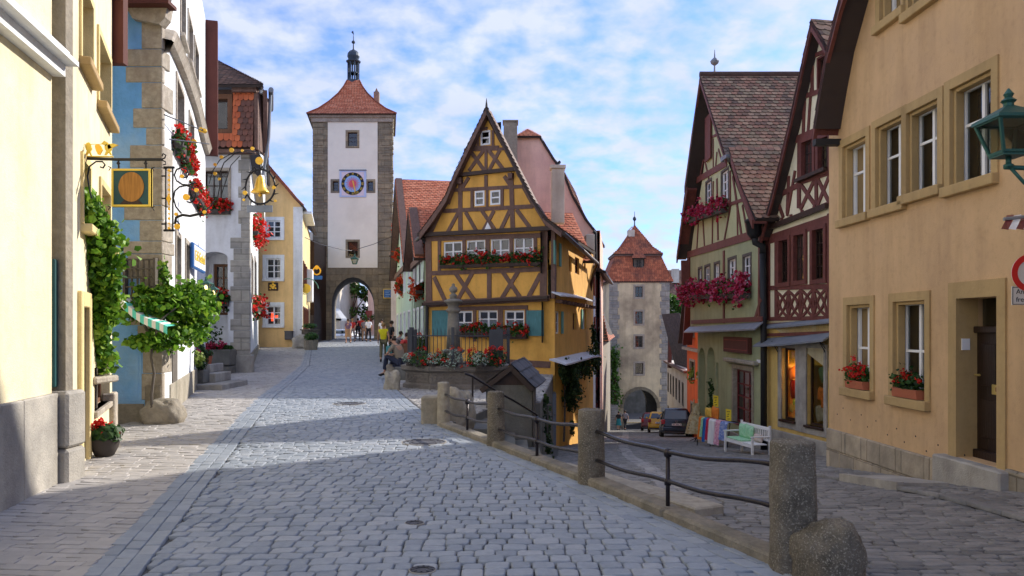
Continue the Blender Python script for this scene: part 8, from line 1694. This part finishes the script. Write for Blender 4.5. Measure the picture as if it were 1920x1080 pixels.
def person(label, x, y, z, rz, H=1.7, shirt='cloth_white', legs='cloth_navy', hair='hair_dark', pose='stand', skirt=False, short=False, sleeves=.5, grp=None, bald=False, bag=None, seed=0, bulk=1.0):
    """faces +Y in its own frame"""
    t = thing('person', label, 'person', (0, 0, 0), grp); k = H/1.7; rg = random.Random(seed)
    sw = .0 if pose != 'walk' else .20
    hipz, shz = .90, 1.40
    J = {'pel': (0, 0, .93), 'wst': (0, .01, 1.08), 'chs': (0, .0, 1.27), 'nck': (0, .0, 1.45), 'hb': (0, .01, 1.52), 'ht': (0, .02, 1.62)}
    for s_, n_ in ((1, 'r'), (-1, 'l')):
        f_ = sw*s_; J['hip'+n_] = (.09*s_, 0, .90); J['kn'+n_] = (.10*s_, f_*.6+.03, .48+.02*(f_ < 0)); J['an'+n_] = (.10*s_, f_*1.0-.04+(-.08 if f_ < 0 else 0), .08+(.06 if f_ < 0 and sw else 0)); J['to'+n_] = (.11*s_, f_+.12, .03)
        a_ = -sw*s_; J['sh'+n_] = (.17*s_, 0, 1.39); J['el'+n_] = (.24*s_, a_*.55-.02, 1.12); J['wr'+n_] = (.25*s_, a_+.06, .88); J['ha'+n_] = (.25*s_, a_+.09, .81)
    if pose == 'sit':
        for s_, n_ in ((1, 'r'), (-1, 'l')): J['pel'] = (0, 0, .12); J['hip'+n_] = (.10*s_, .02, .12); J['kn'+n_] = (.17*s_, .40, .30-.1*(s_ > 0)); J['an'+n_] = (.12*s_, .52, -.2); J['to'+n_] = (.13*s_, .68, -.28)
        J['wst'] = (0, .02, .28); J['chs'] = (0, .12, .50); J['nck'] = (0, .20, .66); J['hb'] = (0, .25, .73); J['ht'] = (0, .29, .82)
        for s_, n_ in ((1, 'r'), (-1, 'l')): J['sh'+n_] = (.19*s_, .14, .61); J['el'+n_] = (.27*s_, .30, .38); J['wr'+n_] = (.12*s_, .46, .34); J['ha'+n_] = (.06*s_, .50, .34)
    if pose == 'cycle':
        for s_, n_ in ((1, 'r'), (-1, 'l')): J['kn'+n_] = (.13*s_, .34, .74+.12*s_); J['an'+n_] = (.12*s_, .18, .34+.14*s_); J['to'+n_] = (.12*s_, .30, .30+.14*s_); J['el'+n_] = (.26*s_, .26, 1.16); J['wr'+n_] = (.22*s_, .50, 1.05); J['ha'+n_] = (.22*s_, .56, 1.04)
    RR = {'pel': (.145*bulk, .11*bulk), 'wst': (.12*bulk, .095*bulk), 'chs': (.15*bulk, .105), 'nck': .052, 'hb': .062, 'ht': .09, 'hip': .085*bulk, 'kn': .056, 'an': .037, 'to': .035, 'sh': .055, 'el': .038, 'wr': .026, 'ha': .033}
    def mk(name, keys, edges, m, grow=0):
        V = [tuple(q*k for q in (J[a] if isinstance(a, str) else a[0])) for a in keys]; Rr = []
        for a in keys:
            r = RR.get(a, RR.get(a[:-1])) if isinstance(a, str) else a[1]
            Rr.append(tuple((q+grow)*k for q in r) if isinstance(r, tuple) else (r+grow)*k)
        return skin_mesh(name, V, edges, Rr, m, t)
    keys = ['pel', 'wst', 'chs', 'nck', 'hb', 'ht', 'hipr', 'knr', 'anr', 'tor', 'hipl', 'knl', 'anl', 'tol', 'shr', 'elr', 'wrr', 'har', 'shl', 'ell', 'wrl', 'hal']
    E = [(0, 1), (1, 2), (2, 3), (3, 4), (4, 5), (0, 6), (6, 7), (7, 8), (8, 9), (0, 10), (10, 11), (11, 12), (12, 13), (2, 14), (14, 15), (15, 16), (16, 17), (2, 18), (18, 19), (19, 20), (20, 21)]
    body_ = mk('body', keys, E, 'skin')
    bm = bmesh.new(); bm.from_mesh(body_.data)     # fingers, nose, ears joined to the body mesh
    ex = MB()
    for n_, s_ in (('r', 1), ('l', -1)):
        h = Vector(J['ha'+n_]); w = Vector(J['wr'+n_]); d = (h-w).normalized(); sd = Vector((0, 1, 0)) if abs(d.y) < .8 else Vector((1, 0, 0)); sd = (sd-d*sd.dot(d)).normalized(); iw = Vector((-s_, 0, 0))
        for i, l in enumerate((.072, .082, .076, .06)): b0 = h+sd*(.026-.0175*i)+d*.012; ex.tube([b0*k, (b0+d*l*.5+iw*.006)*k, (b0+d*l*.9+iw*.022)*k], [.0095*k, .0085*k, .006*k], 5)
        b0 = h+sd*.026-d*.015; ex.tube([b0*k, (b0+sd*.03+d*.02)*k, (b0+sd*.038+d*.045)*k], [.011*k, .01*k, .007*k], 5)
    ht = Vector(J['ht']); fd = Vector((0, 1, 0)); ex.tube([(ht+Vector((0, .075, .0)))*k, (ht+Vector((0, .108, -.03)))*k, (ht+Vector((0, .08, -.04)))*k], [.008*k, .015*k, .01*k], 5)
    for s_ in (-1, 1): ex.tube([(ht+Vector((s_*.085, -.01, .01)))*k, (ht+Vector((s_*.098, -.015, -.015)))*k, (ht+Vector((s_*.086, -.01, -.04)))*k], [.01*k, .014*k, .009*k], 5)
    ex.tube([(ht+Vector((-.025, .078, -.065)))*k, (ht+Vector((.025, .078, -.065)))*k], .007*k, 5)
    vs = [bm.verts.new(v) for v in ex.v]
    for f_ in ex.f:
        try: bm.faces.new([vs[i] for i in f_]).smooth = True
        except ValueError: pass
    bm.to_mesh(body_.data); bm.free()
    e = MB()
    for s_ in (-1, 1): e.lathe([(.001, -.008), (.008, -.004), (.008, .004), (.001, .008)], (ht.x+s_*.032)*k, (ht.y+.082)*k, (ht.z+.0)*k, 6)
    e.build('eyes', 'black', t)
    sl_ = [('shr', 'elr'), ('shl', 'ell')]
    def mid(a, b, f_): A, B = Vector(J[a]), Vector(J[b]); return tuple(A.lerp(B, f_))
    ks = ['pel', 'wst', 'chs', (tuple(Vector(J['chs']).lerp(Vector(J['nck']), .62)), .07), 'shr', (mid('shr', 'elr', max(.3, min(1, sleeves*1.6))), .045), 'shl', (mid('shl', 'ell', max(.3, min(1, sleeves*1.6))), .045)]
    Es = [(0, 1), (1, 2), (2, 3), (2, 4), (4, 5), (2, 6), (6, 7)]
    if sleeves > .8: ks += [(mid('elr', 'wrr', .9), .03), (mid('ell', 'wrl', .9), .03)]; Es += [(5, 8), (7, 9)]
    mk('shirt', ks, Es, shirt, .018)
    if skirt:
        sk = MB(); n = 16; pz = J['pel']; sk.M = None; V = []
        for r, zz_ in ((.15, .12), (.19, .0), (.22, -.25), (.26, -.48)): V += [((pz[0]+r*math.cos(a*math.pi/8))*k, (pz[1]+r*.8*math.sin(a*math.pi/8))*k, (pz[2]+zz_)*k) for a in range(n)]
        sk.add(V, [[i*n+j, i*n+(j+1) % n, (i+1)*n+(j+1) % n, (i+1)*n+j] for i in range(3) for j in range(n)]); sk.build('skirt', legs, t, smooth=True)
    else:
        fr = .45 if short else .86
        kl = ['pel', 'hipr', 'knr', (mid('knr', 'anr', fr if not short else .05), .06), 'hipl', 'knl', (mid('knl', 'anl', fr if not short else .05), .06)]
        mk('trousers', kl, [(0, 1), (1, 2), (2, 3), (0, 4), (4, 5), (5, 6)], legs, .016)
    hz_ = MB(); ht = Vector(J['ht'])
    if not bald:
        hz_.rock((ht.x*k, (ht.y-.022)*k, (ht.z+.022)*k), .098*k, .102*k, .10*k, seed=seed+1, rough=.05, n=14, m=9, boxy=1, base=-.45)
        hz_.build('hair', hair, t, smooth=True)
    else:
        hz_.rock((ht.x*k, (ht.y-.03)*k, (ht.z+.0)*k), .093*k, .088*k, .06*k, seed=seed+1, rough=.03, n=14, m=9, boxy=1, base=-.45); hz_.build('hair', hair, t, smooth=True)
    for n_ in 'rl':
        a, b = Vector(J['an'+n_]), Vector(J['to'+n_]); sh_ = MB(); sh_.tube([(a+Vector((0, -.03, -.045)))*k, (a+Vector((0, .03, -.04)))*k, (b+Vector((0, -.02, 0)))*k, (b+Vector((0, .05, -.003)))*k], [.036*k, .045*k, .042*k, .022*k], 8); sh_.build('shoe', 'cloth_black', t, smooth=True)
    place(t, x, y, z, rz)
    if bag:
        mb = MB(); w = Matrix.Rotation(rz, 4, 'Z'); q = Vector((x, y, z))+w @ (Vector(J['ha'+bag[1]])*k); mb.box(q.x-.13, q.x+.13, q.y-.05, q.y+.05, q.z-.42, q.z-.1, .03); mb.tube([q+Vector((-.07, 0, -.1)), q+Vector((0, 0, .0)), q+Vector((.07, 0, -.1))], .008, 5); tag(mb.build('carrier_bag', bag[0]), 'pale teal bag hanging from the hand of the woman in the yellow top', 'bag')
    return t
def gp(x, D): return P(x, 0, D).x
person('woman in a yellow top and olive cropped trousers walking away up the street', gp(719, 34.5), 34.5, zU(34.5), R(6), 1.66, 'cloth_yellow', 'cloth_olive', 'hair_blond', 'walk', sleeves=.2, seed=1, bag=('bag_teal', 'r'), short=False)
person('man in a taupe shirt sitting hunched on the dark stone block', gp(751, 25.0), 25.0, .41, R(62), 1.74, 'cloth_taupe', 'cloth_navy', 'hair_dark', 'sit', bald=True, seed=2, bulk=1.15)
G_ = 'people walking through the gate tower'
person('woman in a purple top and tan skirt walking towards the gate arch', gp(653, 56), 56, zU(56), R(175), 1.68, 'cloth_purple', 'cloth_tan', 'hair_dark', 'walk', skirt=True, seed=3, grp=G_, bulk=1.2)
person('person in a red top just behind the woman in the tan skirt', gp(661, 60), 60, zU(60), R(170), 1.7, 'cloth_red', 'cloth_grey', 'hair_blond', 'walk', seed=4, grp=G_)
person('man in a white shirt and black trousers walking under the gate arch', gp(691, 59), 59, zU(59), R(0), 1.74, 'cloth_white', 'cloth_black', 'hair_dark', 'walk', seed=5, grp=G_)
person('person in grey walking close beside the man in the white shirt', gp(683, 61), 61, zU(61), R(5), 1.7, 'cloth_grey', 'cloth_tan', 'hair_dark', 'walk', seed=6, grp=G_)
cyc = person('cyclist in a red jersey riding towards us under the gate arch', gp(677, 62), 62, zU(62)+.15, R(180), 1.7, 'cloth_red', 'cloth_black', 'hair_dark', 'cycle', seed=7, grp=G_)
person('person in black farther inside the gate arch, left of the cyclist', gp(671, 68), 68, zU(68), R(0), 1.75, 'cloth_black', 'cloth_black', 'hair_dark', 'walk', seed=8, grp=G_)
person('person in white standing by the right jamb of the gate arch', gp(716, 58), 58, zU(58), R(180), 1.66, 'cloth_white', 'cloth_grey', 'hair_dark', 'stand', seed=9, grp=G_)
person('woman in a teal skirt at the foot of the far stairs', gp(1160, 70), 70, zL(70), R(0), 1.62, 'cloth_black', 'cloth_teal', 'hair_dark', 'walk', skirt=True, seed=10)
person('person in black with bare arms left of the far gate arch', gp(1172, 70.5), 70.5, zL(70.5), R(10), 1.72, 'cloth_grey', 'cloth_black', 'hair_dark', 'walk', seed=11)
# bicycle
bx_, by_ = gp(677, 61.8), 61.8; bz0 = zU(62); t = thing('bicycle', 'bicycle ridden by the cyclist in the red jersey', 'bicycle', (bx_, by_, bz0))
for yy in (-.52, .52):
    mb = MB(Matrix.Translation((bx_, by_+yy, bz0+.34)) @ Matrix.Rotation(R(90), 4, 'Z')); mb.disc((0, 0), .34, -.012, .012, 20, rin=.31); [mb.tube([(0, 0, 0), (.32*math.cos(a), 0, .32*math.sin(a))], .004, 4) for a in (0, 1.05, 2.1, 3.15, 4.2, 5.25)]; mb.build('wheel', 'tyre', t)
mb = MB(); q = lambda yy, z: (bx_, by_+yy, bz0+z); mb.tube([q(.52, .34), q(.25, .85), q(-.35, .85), q(-.52, .34)], .018, 6); mb.tube([q(.25, .8), q(.05, .3), q(-.38, .9)], .016, 6); mb.tube([q(.05, .3), q(.52, .34)], .014, 6); mb.tube([(bx_-.25, by_-.4, bz0+1.05), (bx_, by_-.36, bz0+1.0), (bx_+.25, by_-.4, bz0+1.05)], .014, 6); mb.build('frame', 'iron', t)
mb = MB(); mb.box(bx_-.07, bx_+.07, by_+.15, by_+.4, bz0+.9, bz0+.95, .02); mb.build('saddle', 'black', t)
# cafe tables and chairs, seated guests beyond the fountain
def chair(label, x, y, rz):
    t = thing('cafe_chair', label, 'chair', (0, 0, 0), 'brown cafe chairs by the pale green house')
    mb = MB(); mb.box(-.22, .22, -.22, .22, .43, .47, .015); mb.build('seat', 'brownpaint', t); mb = MB(); mb.box(-.22, .22, -.24, -.21, .55, .9, .015); mb.build('backrest', 'brownpaint', t)
    for a in (-.2, .2):
        for b in (-.2, .2): mb = MB(); mb.tube([(a, b, 0), (a*.95, b*(1.1 if b < 0 else 1), .9 if b < 0 else .45)], .014, 5); mb.build('leg', 'iron', t)
    place(t, x, y, zU(y), rz); return t
for i, (x, D, rz, lb) in enumerate(((757, 31.5, .3, 'brown cafe chair closest to the well fence'), (772, 30.8, -.4, 'brown cafe chair nearest the yellow house corner'), (750, 34, 2.5, 'brown cafe chair behind the walking woman'), (765, 35, 3.0, 'brown cafe chair pushed against the pale green wall'), (743, 37.5, 1.2, 'brown cafe chair farthest up the street'))): chair(lb, gp(x, D), D, rz)
for i, (x, D, lb) in enumerate(((761, 33, 'round cafe table nearest the well'), (748, 36.5, 'round cafe table farther up beside the pale green house'))):
    t = thing('cafe_table', lb, 'table', (gp(x, D), D, zU(D)), 'cafe tables by the pale green house'); mb = MB(); mb.lathe([(.38, .70), (.38, .73), (.01, .73)], gp(x, D), D, zU(D), 18); mb.build('table_top', 'oldwood', t); mb = MB(); mb.lathe([(.22, 0), (.03, .04), (.03, .7)], gp(x, D), D, zU(D), 10); mb.build('pedestal', 'iron', t)
    
person('person in dark clothes standing among the cafe tables', gp(734, 38), 38, zU(38), R(120), 1.7, 'cloth_black', 'cloth_black', 'hair_dark', 'stand', seed=21)
person('person in a red shirt seated at the nearer cafe table', gp(752, 33.2), 33.2, zU(33)+.36, R(-60), 1.68, 'cloth_red', 'cloth_navy', 'hair_dark', 'sit', seed=22)
person('person in grey seated at the farther cafe table', gp(741, 36.7), 36.7, zU(36)+.36, R(-70), 1.68, 'cloth_grey', 'cloth_navy', 'hair_dark', 'sit', seed=23)
c = (gp(787, 30.4), 30.4); t = thing('potted_geranium', 'tall pot of red flowers beside the left corner of the yellow house', 'potted plant', (*c, .1)); mb = MB(); mb.lathe([(.2, 0), (.26, .6), (.24, .6)], *c, .08, 12); mb.build('pot', 'darkpot', t); leafcloud('foliage', 'leaf_geranium', t, ellpts((*c, 1.0), (.35, .3, .35), 260, 4, .3), .09, seed=4); leafcloud('blossoms', 'bloom_red', t, blooms(ellpts((*c, 1.1), (.35, .3, .35), 14, 9, .8), 9, .03, 7), .05, seed=8)
